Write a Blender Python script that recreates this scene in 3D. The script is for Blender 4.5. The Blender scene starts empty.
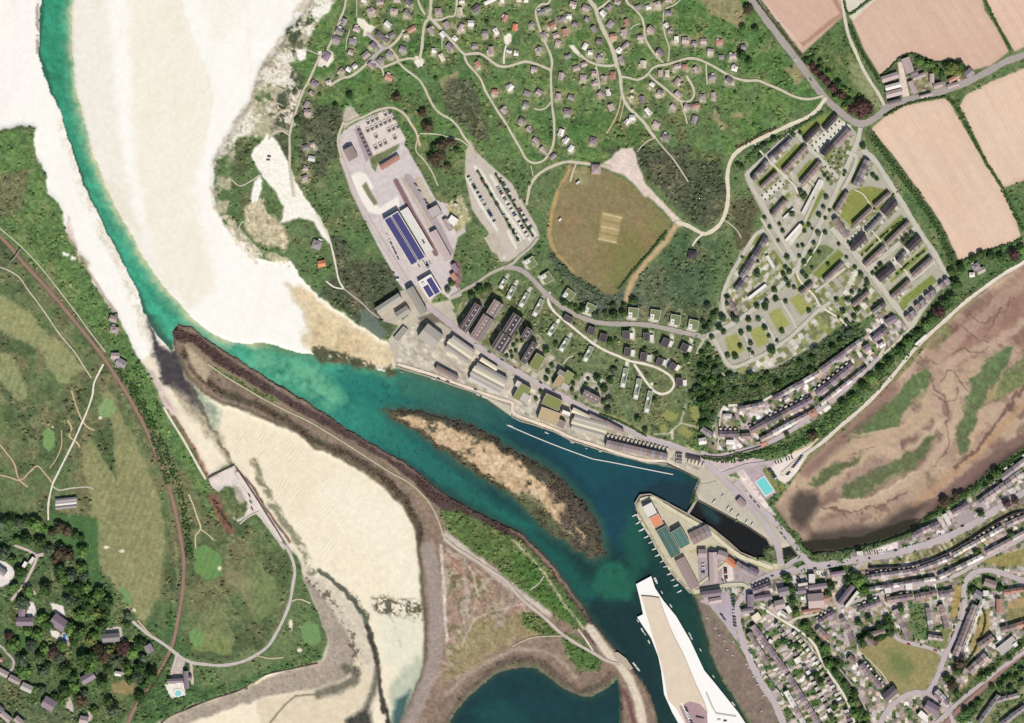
import bpy, math, random
import numpy as np
R = math.radians
C = bpy.context.scene
S = 1.25                      # metres per map unit
SUN_EL, SUN_AZ = 50.0, 163.0  # sun height and compass bearing (north is up the picture)

# ---------------------------------------------------------------- camera, world, sun, exposure
cam = bpy.data.objects.new("camera", bpy.data.cameras.new("camera"))
C.collection.objects.link(cam)
cam.location = (0, 0, 4000)
cam.data.sensor_width = 36
cam.data.lens = 36 * 4000 / (1024 * S)
cam.data.clip_start = 10
cam.data.clip_end = 30000
C.camera = cam
W = bpy.data.worlds.new("World"); C.world = W; W.use_nodes = True
nt = W.node_tree
bg = nt.nodes["Background"]
sky = nt.nodes.new("ShaderNodeTexSky"); sky.sky_type = 'NISHITA'; sky.sun_disc = False
sky.sun_elevation = R(SUN_EL); sky.sun_rotation = R(SUN_AZ)
nt.links.new(sky.outputs[0], bg.inputs[0]); bg.inputs[1].default_value = 0.085
sl = bpy.data.lights.new("sun", 'SUN'); sl.energy = 4.3; sl.angle = R(0.6); sl.color = (1.0, 0.955, 0.9)
so = bpy.data.objects.new("sun", sl); C.collection.objects.link(so)
so.rotation_euler = (R(90 - SUN_EL), 0, R(180 - SUN_AZ)); so.location = (0, 0, 900)
C.view_settings.view_transform = 'Standard'; C.view_settings.look = 'None'
C.view_settings.gamma = 1; C.view_settings.use_curve_mapping = False
C.view_settings.exposure = 0.60
C.cycles.max_bounces = 4; C.cycles.diffuse_bounces = 2

KEXP = np.array([1.9, 1.9, 1.95])   # how bright a flat surface of base colour 1 comes out
def lin(c):
    c = np.asarray(c, float) / 255.0
    return np.where(c < 0.04045, c / 12.92, ((c + 0.055) / 1.055) ** 2.4)
def alb(c): return np.clip(lin(c) / KEXP, 0.004, 0.82)
def P(x, y, z=0.0): return ((x - 512) * S, (361.5 - y) * S, z)

# ---------------------------------------------------------------- map grid and noise
X0, Y0, GW, GH = -90, -90, 1204, 903
gx, gy = np.meshgrid(np.arange(GW) + X0, np.arange(GH) + Y0)
gx = gx.astype(np.float32); gy = gy.astype(np.float32)
def vnoise(x, y, sc, seed):
    r = np.random.RandomState(seed).rand(256, 256).astype(np.float32)
    u = x / sc + 1000.3; v = y / sc + 1000.7
    i = np.floor(u).astype(int); j = np.floor(v).astype(int)
    f = u - i; g = v - j; f = f * f * (3 - 2 * f); g = g * g * (3 - 2 * g)
    i &= 255; j &= 255; i1 = (i + 1) & 255; j1 = (j + 1) & 255
    return ((r[j, i] * (1 - f) + r[j, i1] * f) * (1 - g) + (r[j1, i] * (1 - f) + r[j1, i1] * f) * g) * 2 - 1
def fbm(x, y, sc, seed, o=4, gain=0.55):
    s = 0; a = 1; t = 0
    for k in range(o):
        s = s + a * vnoise(x, y, sc / 2 ** k, seed + k * 7); t += a; a *= gain
    return s / t
n_big = fbm(gx, gy, 60, 1); n_mid = fbm(gx, gy, 18, 11); n_fine = fbm(gx, gy, 5, 21, 3, 0.8); n_px = fbm(gx, gy, 2.2, 31, 2, 0.9)
n_b2 = fbm(gx, gy, 40, 41); n_m2 = fbm(gx, gy, 12, 51)
wxf = fbm(gx, gy, 9, 61, 3, 0.7); wyf = fbm(gx, gy, 9, 71, 3, 0.7)
def inside_sd(poly, warp=0.0, pad=6):
    """signed distance (positive inside) over the polygon's box"""
    p = np.array(poly, float)
    a0 = int(max(0, p[:, 0].min() - pad - X0)); a1 = int(min(GW, p[:, 0].max() + pad + 1 - X0))
    b0 = int(max(0, p[:, 1].min() - pad - Y0)); b1 = int(min(GH, p[:, 1].max() + pad + 1 - Y0))
    if a1 <= a0 or b1 <= b0: return None
    sl = (slice(b0, b1), slice(a0, a1))
    x = gx[sl] + warp * wxf[sl] * 2; y = gy[sl] + warp * wyf[sl] * 2
    d = np.full(x.shape, 1e9, np.float32); ins = np.zeros(x.shape, bool)
    for k in range(len(p)):
        ax, ay = p[k]; bx, by = p[(k + 1) % len(p)]
        ex, ey = bx - ax, by - ay; L = ex * ex + ey * ey + 1e-9
        t = np.clip(((x - ax) * ex + (y - ay) * ey) / L, 0, 1)
        d = np.minimum(d, (x - ax - t * ex) ** 2 + (y - ay - t * ey) ** 2)
        if ay != by:
            c = ((ay > y) != (by > y)) & (x < (bx - ax) * (y - ay) / (by - ay) + ax)
            ins ^= c
    d = np.sqrt(d)
    return sl, np.where(ins, d, -d)
def line_d(pts, warp=0.0, pad=12):
    p = np.array(pts, float)
    a0 = int(max(0, p[:, 0].min() - pad - X0)); a1 = int(min(GW, p[:, 0].max() + pad + 1 - X0))
    b0 = int(max(0, p[:, 1].min() - pad - Y0)); b1 = int(min(GH, p[:, 1].max() + pad + 1 - Y0))
    if a1 <= a0 or b1 <= b0: return None
    sl = (slice(b0, b1), slice(a0, a1))
    x = gx[sl] + warp * wxf[sl] * 2; y = gy[sl] + warp * wyf[sl] * 2
    d = np.full(x.shape, 1e9, np.float32)
    for k in range(len(p) - 1):
        ax, ay = p[k]; bx, by = p[k + 1]
        ex, ey = bx - ax, by - ay; L = ex * ex + ey * ey + 1e-9
        t = np.clip(((x - ax) * ex + (y - ay) * ey) / L, 0, 1)
        d = np.minimum(d, (x - ax - t * ex) ** 2 + (y - ay - t * ey) ** 2)
    return sl, np.sqrt(d)
col = np.zeros((GH, GW, 3), np.float32)       # ground cover colour (as seen in daylight), 0..255
rough = np.full((GH, GW), 0.16, np.float32)   # how mottled the cover is; dark spots in grass also paint bush shade
scrub = np.full((GH, GW), 0.35, np.float32)   # how bushy the surface is
cls = np.zeros((GH, GW), np.uint8)
hgt = np.full((GH, GW), 4.5, np.float32)
CL = {'ground': 0, 'beach': 1, 'water': 2, 'mudflat': 3, 'breakwater': 4, 'island': 5, 'pavement': 6, 'cricket_field': 7, 'golf_course': 8, 'farm_field': 9, 'lawn': 10, 'heath': 11, 'shingle_bank': 12, 'park_field': 13}
def apply(sl, m, color=None, ro=None, sc=None, c=None, h=None):
    if color is not None:
        col[sl] = col[sl] * (1 - m[..., None]) + np.asarray(color, np.float32) * m[..., None]
    if ro is not None: rough[sl] = rough[sl] * (1 - m) + ro * m
    if sc is not None: scrub[sl] = scrub[sl] * (1 - m) + sc * m
    if h is not None: hgt[sl] = np.where(m > 0.5, h, hgt[sl])
    if c is not None: cls[sl] = np.where(m > 0.5, CL[c], cls[sl])
def paint(poly, color, soft=1.2, warp=0.0, ro=None, sc=None, c=None, h=None, a=1.0, br=None):
    """br = (noise, threshold, softness): breaks the cover up into patches"""
    r = inside_sd(poly, warp, 6 + int(soft))
    if r is None: return
    sl, d = r
    m = np.clip(d / soft + 0.5, 0, 1) * a
    if br is not None: m = m * np.clip((br[0][sl] - br[1]) / br[2] + 0.5, 0, 1)
    apply(sl, m, color, ro, sc, c, h)
def stroke(pts, w, color, soft=1.0, warp=0.0, ro=None, sc=None, c=None, h=None, a=1.0, br=None):
    r = line_d(pts, warp, w + 4 + soft)
    if r is None: return
    sl, d = r
    m = np.clip((w / 2 - d) / soft + 0.5, 0, 1) * a
    if br is not None: m = m * np.clip((br[0][sl] - br[1]) / br[2] + 0.5, 0, 1)
    apply(sl, m, color, ro, sc, c, h)
def plots(poly, ang, cw, ch, palette, seed, mix=0.85):
    """gardens and yards: small rectangular plots of different cover"""
    r = inside_sd(poly, 0.3)
    if r is None: return
    sl, d = r
    ca, sa = math.cos(R(ang)), math.sin(R(ang))
    jit = fbm(gx[sl], gy[sl], 4, seed, 2) * 1.2
    u = (gx[sl] * ca + gy[sl] * sa + jit) / cw; v = (-gx[sl] * sa + gy[sl] * ca + jit) / ch
    i = np.floor(u).astype(int); v = v + (i * 0.37) % 1; j = np.floor(v).astype(int)
    h = ((i * 73856093) ^ (j * 19349663) ^ (seed * 83492791)) & 0xffff
    pal = np.array(palette, np.float32)
    cc = pal[h % len(pal)] * (0.85 + 0.3 * ((h // 64) % 97) / 97.0)[..., None]
    m = np.clip(d + 0.5, 0, 1) * mix
    apply(sl, m, cc, 0.12, 0.1)
# ---------------------------------------------------------------- ground cover: land
g = 0.5 + 0.5 * np.clip(n_big * 1.6 + n_mid * 0.5, -1, 1)
g2 = 0.5 + 0.5 * np.clip(n_m2 * 1.5, -1, 1)
base = np.array([92, 118, 72]) * (1 - g[..., None]) + np.array([116, 128, 86]) * g[..., None]
base = base * (1 - 0.35 * g2[..., None]) + np.array([72, 104, 52]) * 0.35 * g2[..., None]
col[:] = base
# chalet hill: greener with dry patches
HILL = [(300,-90),(745,-90),(770,40),(825,105),(740,150),(715,180),(640,160),(560,165),(480,165),(420,150),(340,130),(295,90),(290,40)]
paint(HILL, (98,128,72), 12, 3, ro=0.22, sc=0.45, a=0.6)
paint(HILL, (132,128,92), 4, 2, a=0.6, br=(n_m2, 0.28, 0.25))
paint(HILL, (92,140,62), 3, 2, a=0.6, br=(n_mid+n_fine*.4, .22, .2))
paint(HILL, (80,120,60), 4, 2, a=0.75, br=(n_b2, 0.05, 0.3))
paint([(330,150),(300,80),(350,82),(420,75),(440,90),(450,130),(470,160),(460,300),(430,290),(400,240)], (98,118,72), 5, 2, a=0.7, br=(n_m2, -0.1, 0.4))
paint([(600,110),(640,120),(700,110),(750,140),(720,180),(640,160)], (112,112,72), 6, 3, a=0.6, br=(n_m2, 0.0, 0.4))
for q in ([(700,0),(716,-20),(740,0),(745,15),(740,30),(728,22),(712,16)], [(783,68),(810,60),(812,75),(795,85)], [(460,70),(455,95),(445,100),(440,80)], [(715,110),(726,128),(722,132),(712,118)], [(730,112),(742,112),(742,120),(732,118)]):
    paint(q, (165,148,112), 2, 1.2, ro=0.1, sc=0.1, a=0.8)
# dark heather and gorse stands
HEATH = [[(446,80),(470,78),(478,100),(490,130),(488,142),(468,132),(452,118),(444,100)],
 [(640,160),(660,150),(700,160),(722,165),(727,195),(722,215),(705,229),(690,222),(665,195),(648,180)],
 [(262,68),(272,64),(290,66),(305,80),(300,100),(292,128),(266,132),(268,110),(272,90)],
 [(284,30),(300,18),(316,22),(300,55),(292,62),(284,50)], [(272,135),(288,134),(290,178),(272,160)],
 [(330,235),(345,240),(352,262),(395,262),(405,300),(372,330),(340,290)], [(300,100),(345,110),(340,150),(320,180),(300,185)],
 [(600,150),(690,145),(688,170),(640,168)], [(330,275),(365,300),(392,330),(384,340),(320,296)],
 [(240,60),(262,55),(268,75),(250,100),(236,150),(240,110)]]
for q in HEATH: paint(q, (84,88,68), 5, 1.6, ro=0.24, sc=0.8, c='heath', a=0.85)
paint([(560,280),(640,270),(700,250),(712,330),(640,320),(600,318)], (100,110,80), 8, 2, ro=0.22, sc=0.6)
paint([(570,290),(620,290),(650,300),(640,318),(590,314)], (92,105,86), 8, 2, ro=0.25, sc=0.8)
paint([(655,225),(705,240),(725,240),(705,320),(670,310)], (74,98,66), 10, 2, ro=0.2, a=0.7)
paint([(728,200),(760,200),(745,260),(735,240)], (98,96,70), 5, 2, ro=0.2)
# valley wood slope above the terraces and the thicket round the villas
WOODSLOPE = [(690,395),(705,345),(728,372),(770,370),(815,340),(850,320),(866,332),(845,352),(815,372),(780,392),(745,405),(722,404),(712,440),(698,430)]
paint(WOODSLOPE, (78,96,62), 4, 1.5, ro=0.25, sc=0.9)
paint([(470,285),(545,290),(600,330),(700,340),(690,400),(690,445),(600,415),(520,372),(450,315)], (110,122,82), 5, 1, ro=0.22, sc=0.4)
# west: golf links
GOLF = [(-90,215),(0,235),(60,290),(110,360),(150,420),(180,470),(225,500),(262,540),(290,560),(290,600),(270,645),(220,665),(190,655),(150,620),(100,590),(50,530),(0,500),(-90,480)]
paint(GOLF, (100,118,74), 6, 2, ro=0.16, sc=0.2, c='golf_course')
paint(GOLF, (122,120,86), 6, 2, a=0.8, br=(n_m2+n_mid*.6, 0.0, 0.35))
paint(GOLF, (76,92,58), 6, 2, a=0.7, sc=.4, br=(n_b2-n_mid*.6, 0.12, 0.3))
for q, cc in (([(0,295),(20,305),(45,330),(70,350),(85,370),(70,378),(40,350),(0,330),(-90,320),(-90,280)], (154,156,108)),
 ([(-10,350),(10,355),(26,380),(28,398),(18,404),(0,380),(-90,390),(-90,340)], (150,154,106)), ([(44,350),(60,350),(74,368),(72,384),(60,382),(48,366)], (148,154,104)),
 ([(82,445),(92,440),(110,470),(118,482),(110,410),(100,392),(112,392),(125,420),(140,450),(160,500),(165,543),(160,590),(145,625),(118,610),(98,590),(90,560),(92,500),(84,470)], (148,146,102)),
 ([(205,600),(222,605),(236,640),(225,655),(200,650),(192,640)], (120,130,84)), ([(228,565),(250,578),(256,600),(256,620),(240,590),(222,575)], (138,136,98)),
 ([(190,640),(215,632),(232,640),(232,655),(195,650)], (128,140,84)), ([(256,560),(276,580),(278,605),(262,620),(250,600)], (118,134,84))):
    paint(q, cc, 3, 1.5, ro=0.1, sc=0.02, a=0.92, br=(n_m2*.6+n_fine*.4+.85, 0, .7))
for q, cc in (([(98,408),(106,398),(114,400),(116,412),(110,418),(102,418)], (138,166,108)), ([(42,432),(48,428),(55,432),(56,446),(50,452),(44,446)], (126,158,98)),
 ([(118,590),(124,586),(130,592),(132,602),(126,606),(119,602)], (116,152,94)), ([(200,552),(208,548),(216,554),(217,568),(208,574),(201,568)], (118,152,96)),
 ([(189,632),(196,628),(204,632),(204,642),(196,648),(190,642)], (118,152,94)), ([(300,626),(308,620),(318,626),(321,640),(314,646),(304,642)], (118,152,96)), ([(194,548),(206,545),(222,556),(222,575),(205,580),(194,570)], (110,146,84))):
    paint(q, cc, 1.2, 0.8, ro=0.03, sc=0, a=0.95)
for p in ((107,547,3,1.5),(122,551,3,1.5),(118,602,2,2),(121,606,2,2),(127,608,2.4,2),(134,610,2.4,2),(220,568,2,2),(143,385,1.5,1.5),(101,418,2,1.6),(53,427,1.2,1),(291,625,2.2,6),(300,650,2.5,2),(302,661,2,1.5)):
    q = [(p[0] + p[2] * math.cos(t), p[1] + p[3] * math.sin(t)) for t in np.linspace(0, 6.28, 13)[:-1]]
    paint(q, (240,228,205), 1, 0.2, ro=0.03, sc=0)
r = inside_sd(GOLF, 0); sl_, d_ = r
col[sl_] *= (1 + .025*np.sin((gx[sl_]*.9+gy[sl_]*.35)*1.1)*np.clip(d_/8, 0, 1)*(scrub[sl_] < .1))[..., None]
for q in ([(20,335),(40,350),(60,372)], [(0,400),(25,408),(50,404)], [(100,600),(120,580),(150,570)], [(150,545),(152,570),(149,600)], [(175,540),(178,580),(170,620)], [(215,585),(230,600),(240,620)], [(60,388),(75,395),(85,410)], [(20,420),(30,440),(34,462)], [(205,500),(225,530),(250,545)], [(128,560),(140,590),(150,615)]):
    stroke(q, 1.6, (160,152,112), 1.2, 1.5, a=.6)
# west coast scrub belt
paint([(-90,130),(45,130),(64,210),(92,270),(130,345),(165,400),(205,475),(215,520),(185,470),(150,420),(115,360),(60,290),(0,230),(-90,200)], (98,128,72), 4, 2, ro=0.22, sc=0.36)
paint([(0,175),(30,170),(22,210),(0,222)], (120,116,84), 5, 2, a=0.8)
# SW woodland floor and gardens
paint([(-90,500),(0,505),(45,520),(95,560),(130,610),(165,640),(160,690),(120,723),(100,813),(-90,813)], (84,106,64), 6, 2, ro=0.25, sc=0.6)
paint([(-90,640),(10,640),(30,700),(90,700),(100,813),(-90,813)], (92,106,72), 6, 2, ro=0.25, sc=0.6)
paint([(52,512),(98,518),(100,590),(60,540),(50,530)], (74,112,62), 3, 0.5, ro=0.08, sc=0.1)
paint([(50,565),(85,555),(88,590),(70,600),(52,590)], (100,116,78), 4, 1, ro=0.1, sc=0.2)
paint([(15,632),(32,632),(32,648),(18,648)], (76,116,62), 3, 1, ro=0.1, sc=0.1)
paint([(112,682),(136,680),(138,692),(125,696),(114,692)], (150,136,92), 3, 1, ro=0.1, sc=0.1)
paint([(170,600),(200,690),(240,680),(320,650),(320,660),(240,700),(160,723),(130,723),(160,680)], (74,106,60), 5, 1.5, ro=0.22, sc=0.7)
paint([(204,672),(219,672),(219,684),(206,684)], (104,128,78), 3, .5)
# ---------------------------------------------------------------- farm fields
FIELDS = [[(752,-90),(842,-90),(848,12),(802,54),(768,15),(745,-20)], [(848,-90),(880,0),(853,22),(842,8)],
 [(880,-2),(870,5),(850,24),(862,52),(878,76),(890,70),(900,58),(918,54),(935,62),(955,60),(968,72),(990,66),(1008,52),(1006,42),(984,10),(965,-90),(880,-90)],
 [(980,-5),(1014,52),(1030,45),(1120,20),(1120,-90),(960,-90)],
 [(869,130),(885,116),(905,106),(945,98),(950,104),(965,130),(985,165),(1002,188),(1014,215),(1020,236),(1010,244),(985,250),(958,262),(950,250),(936,220),(915,190),(893,160),(872,140)],
 [(958,108),(965,96),(990,82),(1020,70),(1120,30),(1120,200),(1024,180),(1002,188),(988,168),(970,130)],
 [(998,190),(1024,180),(1120,200),(1120,175),(1015,178),(1004,186)]]
FCOL = [(213,178,158),(222,214,192),(216,182,160),(226,192,170),(228,198,174),(228,198,174),(226,196,172)]
FANG = [40, 20, 55, 60, 58, 62, 60]
for i, q in enumerate(FIELDS):
    r = inside_sd(q, 0.4)
    if r is None: continue
    sl_, d = r
    a_ = R(FANG[i]); u = gx[sl_] * math.sin(a_) - gy[sl_] * math.cos(a_)
    st = 0.5 * np.sin(u * 1.6 + n_mid[sl_] * 1.5) + 0.9 * vnoise(u, gy[sl_] * 0.04, 3.0, 90 + i) + 0.7 * n_big[sl_]
    cc = np.array(FCOL[i]) * (1 + 0.022 * st)[..., None] + np.stack([st * 0, n_b2[sl_] * 4, n_b2[sl_] * 6], -1)
    edge = np.clip(1 - d / 5, 0, 1) * 0.25
    cc = cc * (1 - edge[..., None]) + np.array((196,160,138)) * edge[..., None]
    m = np.clip(d / 1.2 + 0.5, 0, 1)
    apply(sl_, m, cc, 0.02, 0.0, 'farm_field')
stroke([(832,-5),(838,8),(842,14),(802,45),(795,42)], 4, (178,140,118), 2, 0.4)
stroke([(760,0),(800,46)], 3, (222,196,178), 2, 0.3)
# ground between fields
HED = (84,100,66)
for q, w in (([(752,-10),(776,22),(802,56)],2), ([(838,-10),(848,16),(880,-6)],1.6), ([(802,56),(825,42),(850,22)],1.2), ([(850,24),(862,52),(878,78)],5), ([(978,-10),(1010,52)],2.5), ([(946,98),(960,110),(985,162),(1002,188)],3), ([(869,132),(893,162),(915,192),(938,225),(955,262)],7)):
    stroke(q, w, HED, 1.5, 0.3, ro=0.2, sc=0.5, c='ground')
paint([(806,52),(845,24),(870,78),(884,107),(862,122),(848,118),(820,85)], (92,116,66), 2, 0.6, ro=0.2, sc=0.5, c='ground')
paint([(850,62),(860,64),(875,90),(884,106),(878,112),(860,92),(848,75)], (160,160,116), 4, 1, ro=0.1, sc=0.1, a=0.8)
paint([(880,76),(892,68),(902,56),(916,54),(935,62),(955,61),(972,72),(960,84),(920,96),(888,104)], (92,104,70), 1.5, 0.4, ro=0.2, sc=0.3, c='ground')
paint([(897,63),(902,62),(905,75),(910,100),(903,102),(900,88),(898,72)], (232,214,198), 1.5, 0.3, ro=0.04, sc=0)
plots([(905,78),(930,72),(935,92),(912,98)], -18, 4, 3, [(170,160,130),(150,150,105),(130,110,100),(200,185,160)], 5)
plots([(930,86),(962,78),(964,86),(935,95)], -18, 3, 3, [(200,170,170),(225,205,200),(150,110,105),(180,150,140)], 6)
paint([(945,95),(962,90),(965,96),(958,108),(950,100)], (88,112,66), 2, 0.5, ro=0.2, sc=0.4, c='ground')
# ---------------------------------------------------------------- sand
SAND = (254,250,241)
BAY = [(-90,-90),(345,-90),(312,0),(304,14),(288,28),(283,42),(272,58),(262,66),(258,82),(250,104),(236,124),(228,142),(216,158),(213,172),(214,190),(217,208),(222,222),(232,236),(256,258),(276,262),(292,262),(300,276),(314,292),(332,306),(356,323),(380,340),(398,347),(397,368),(380,374),(150,374),(154,368),(141,362),(136,352),(128,338),(118,318),(105,300),(94,285),(88,264),(80,254),(66,232),(62,212),(58,203),(48,193),(46,178),(38,160),(34,145),(36,127),(22,125),(10,130),(0,131),(-90,134)]
paint(BAY, SAND, 2.2, 1.4, ro=0.012, sc=0.0, c='beach', h=1.0)
for q, cc, a_ in (([(60,-90),(105,-90),(108,0),(112,60),(118,110),(124,165),(135,210),(150,250),(170,280),(190,310),(160,300),(120,240),(80,140),(58,60)], (243,236,222), 0.9),
 ([(132,-90),(178,-90),(182,10),(196,45),(208,80),(212,110),(202,150),(195,181),(196,215),(208,250),(214,290),(190,310),(165,280),(150,240),(138,181),(132,120),(130,40)], (246,238,220), 0.95),
 ([(214,-90),(300,-90),(250,0),(222,45),(210,30),(200,0)], (249,241,226), 0.7), ([(100,181),(116,181),(132,215),(142,228),(138,232),(122,215)], (238,228,205), 0.6),
 ([(40,-90),(30,60),(20,100),(0,110),(-90,110),(-90,60),(10,50),(20,-90)], (254,246,240), 0.8)):
    paint(q, cc, 9, 2.5, ro=0.02, a=a_)
stroke([(205,140),(212,110),(208,80),(196,45),(182,10),(178,-30)], 2, (238,228,210), 3, 1.5, a=0.5)
r = inside_sd(BAY, 1); sl_, d = r
dk = np.clip((fbm(gx[sl_]*.5+gy[sl_]*.12, gy[sl_]*.13, 6, 401, 3)+.1)*1.2, 0, 1)*np.clip(d/10, 0, 1)
col[sl_] = col[sl_]*(1-.015*dk[..., None]*np.array((.8,1,1.4)))
paint([(300,285),(330,308),(356,325),(380,342),(398,348),(397,368),(382,368),(350,358),(318,356),(305,345),(312,330),(305,310),(290,292)], (226,205,168), 7, 2, ro=0.09, sc=0.05)
paint([(300,330),(320,318),(345,330),(372,350),(350,356),(318,352)], (200,180,138), 6, 3, ro=0.15, a=0.6, br=(n_m2, 0, 0.4))
stroke([(288,285),(298,300),(308,318),(311,332),(304,340)], 5, (212,196,160), 4, 2, a=0.7)
# dune edge, broken sand and marram
DUNE = [(310,-20),(350,-20),(330,10),(312,30),(300,62),(290,64),(302,90),(295,130),(262,140),(250,135),(232,175),(228,215),(260,250),(290,258),(292,268),(256,264),(232,240),(218,222),(210,185),(214,158),(232,124),(250,100),(262,62),(284,32)]
paint(DUNE, (222,204,178), 3, 2, ro=0.12, sc=0.3, a=0.75, br=(n_m2, -0.05, 0.25))
paint(DUNE, (248,240,226), 3, 2.5, ro=0.05, a=0.9, br=(n_mid+n_fine*.6+n_px*.3, 0.12, 0.35))
paint(DUNE, (150,134,104), 2, 2, ro=0.2, sc=0.4, a=0.5, br=(n_fine, 0.22, 0.3))
for q in ([(312,8),(335,3),(330,12),(318,18),(312,14)], [(296,50),(306,48),(307,60),(300,62)], [(306,34),(313,28),(312,32),(308,38)], [(244,-90),(252,90),(250,100)]):
    paint(q, (250,242,230), 2, 1, ro=0.03)
for q in ([(237,138),(248,135),(250,150),(246,165),(238,178),(232,170)], [(238,195),(246,192),(258,200),(262,215),(250,222),(240,212)]):
    paint(q, (98,108,72), 3, 1.5, ro=0.2, sc=0.5)
paint([(244,214),(250,202),(262,198),(270,215),(282,225),(290,240),(285,250),(262,245),(246,230)], (214,196,164), 4, 2, ro=0.2, sc=0.2, a=0.9)
paint([(254,182),(262,176),(262,190),(258,200),(250,205)], (252,246,236), 2, 1, ro=0.02)
# pale track basin above the beach
paint([(264,140),(268,134),(276,140),(290,165),(296,181),(304,196),(318,214),(328,232),(330,244),(322,236),(314,222),(300,218),(285,222),(280,224),(284,208),(276,192),(266,181),(256,165),(250,155)], (251,244,230), 2, 1, ro=0.02, sc=0)
# west beach speckle near the channel
stroke([(62,122),(75,165),(95,215),(118,265),(138,310),(150,345)], 9, (214,202,176), 6, 3, ro=0.15, a=0.7, br=(n_fine, 0.0, 0.4))
stroke([(38,0),(37,20),(38,52)], 3, (150,130,112), 2, 1, ro=0.15, a=0.8, br=(n_fine, -0.2, 0.4))
for q in ([(66,212),(72,228),(78,252),(90,262),(92,274),(80,262),(68,240)],): paint(q, (212,180,168), 3, 1.5, ro=0.15, a=0.6)
stroke([(90,272),(104,296),(116,312),(110,308)], 2.5, (206,180,165), 2, 0.5)
# ---------------------------------------------------------------- inner estuary sands
EST = [(140,362),(175,335),(183,360),(190,378),(204,392),(220,402),(256,414),(278,424),(300,432),(316,448),(330,452),(350,462),(372,474),(392,490),(406,506),(416,526),(420,548),(421,580),(424,600),(426,640),(424,668),(414,695),(400,730),(390,813),(140,813),(120,760),(160,722),(190,706),(215,698),(245,688),(268,674),(290,668),(322,662),(328,640),(318,612),(306,585),(300,560),(285,545),(258,505),(238,468),(232,462),(209,478),(190,440),(172,410),(166,402),(155,378)]
paint(EST, (245,233,206), 2, 0.8, ro=0.03, sc=0, c='beach', h=0.7)
paint([(300,470),(400,500),(415,560),(420,600),(405,610),(380,560),(340,520)], (248,238,216), 14, 3, a=0.7)
paint([(208,420),(250,425),(300,440),(330,470),(300,520),(260,480),(225,450)], (240,224,196), 12, 3, a=0.6)
r = inside_sd([(215,410),(300,432),(340,470),(360,540),(320,570),(270,520),(225,450)], 2)
sl_, d = r; u = gx[sl_] * 0.8 + gy[sl_] * 0.6
rip = np.sin(u * 1.9 + n_mid[sl_] * 5) * np.clip(d / 12, 0, 1) * np.clip(0.5 + n_m2[sl_] * 1.5, 0, 1)
col[sl_] *= (1 + 0.05 * rip)[..., None]
paint([(186,380),(205,395),(222,410),(216,430),(198,420)], (158,170,146), 6, 2, ro=0.15, a=0.9)
paint([(300,560),(315,575),(340,590),(362,610),(375,650),(380,690),(370,720),(345,700),(330,660),(330,620),(310,590)], (218,206,184), 5, 1.5, ro=0.08)
paint([(302,575),(318,590),(338,620),(356,650),(352,672),(330,690),(290,692),(256,700),(220,712),(190,722),(150,740),(150,726),(190,706),(245,688),(290,668),(324,660),(328,640),(316,606)], (172,158,142), 3, 1, ro=0.1, c='shingle_bank')
paint([(256,700),(300,692),(345,680),(360,655),(372,680),(350,723),(340,813),(280,813)], (228,212,184), 4, 1.5, ro=0.04, c='beach')
stroke([(346,668),(356,672),(354,680),(340,688),(318,694)], 9, (104,102,88), 5, 1.6, ro=0.14, a=.85)
stroke([(318,694),(295,696),(285,705),(270,723)], 1.5, (120,108,96), 1.5, 0.5)
stroke([(255,462),(262,485),(276,508),(290,530),(306,555),(312,572)], 7, (124,122,96), 3, 1.8, ro=0.2, c='mudflat', a=0.85, br=(n_fine+n_m2, -.35, .5))
stroke([(318,570),(345,590),(362,612),(372,640),(378,662)], 4.5, (66,76,62), 1.8, 1.4, ro=0.2, c='mudflat', h=0.3, a=.85)
stroke([(366,625),(372,645),(378,668),(380,690),(382,712)], 4, (76,66,58), 2, 1.2, ro=0.2, c='mudflat', h=0.3)
stroke([(378,668),(372,695),(362,715),(352,735)], 6, (100,96,80), 4, 1, ro=0.15, a=0.8, c='mudflat', h=0.3)
paint([(388,690),(400,672),(418,650),(424,668),(414,695),(402,722),(392,723)], (150,168,148), 6, 2, ro=0.06, a=0.5)
paint([(392,723),(396,700),(410,690),(404,715),(400,740)], (72,102,98), 5, 1)
stroke([(382,700),(388,720),(395,740)], 5, (70,62,56), 3, 1.5, ro=0.2)
paint([(345,720),(368,706),(372,723),(360,760)], (70,68,60), 5, 1.5, ro=0.2)
paint([(372,598),(386,594),(400,598),(414,600),(428,602),(428,622),(408,618),(390,616),(376,612)], (74,72,58), 5, 2.4, ro=0.25, sc=0.3, a=0.9, br=(n_fine+n_px*.4, 0.0, 0.3))
stroke([(390,615),(396,630),(400,648)], 3, (120,116,92), 2, 1.5, a=0.7, br=(n_fine, 0, 0.5))
stroke([(308,576),(328,598),(346,625),(356,650),(358,672)], 8, (84,72,64), 3, 2, ro=0.25, a=0.85, br=(n_fine+n_px*.5, .12, 0.2))
stroke([(340,585),(356,600),(368,618)], 6, (84,74,64), 3, 2, ro=.25, a=.8, br=(n_fine+n_px*.5, .15, .2))
paint([(378,615),(420,618),(424,650),(400,672),(385,660)], (228,226,204), 8, 2, a=0.7)
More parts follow.
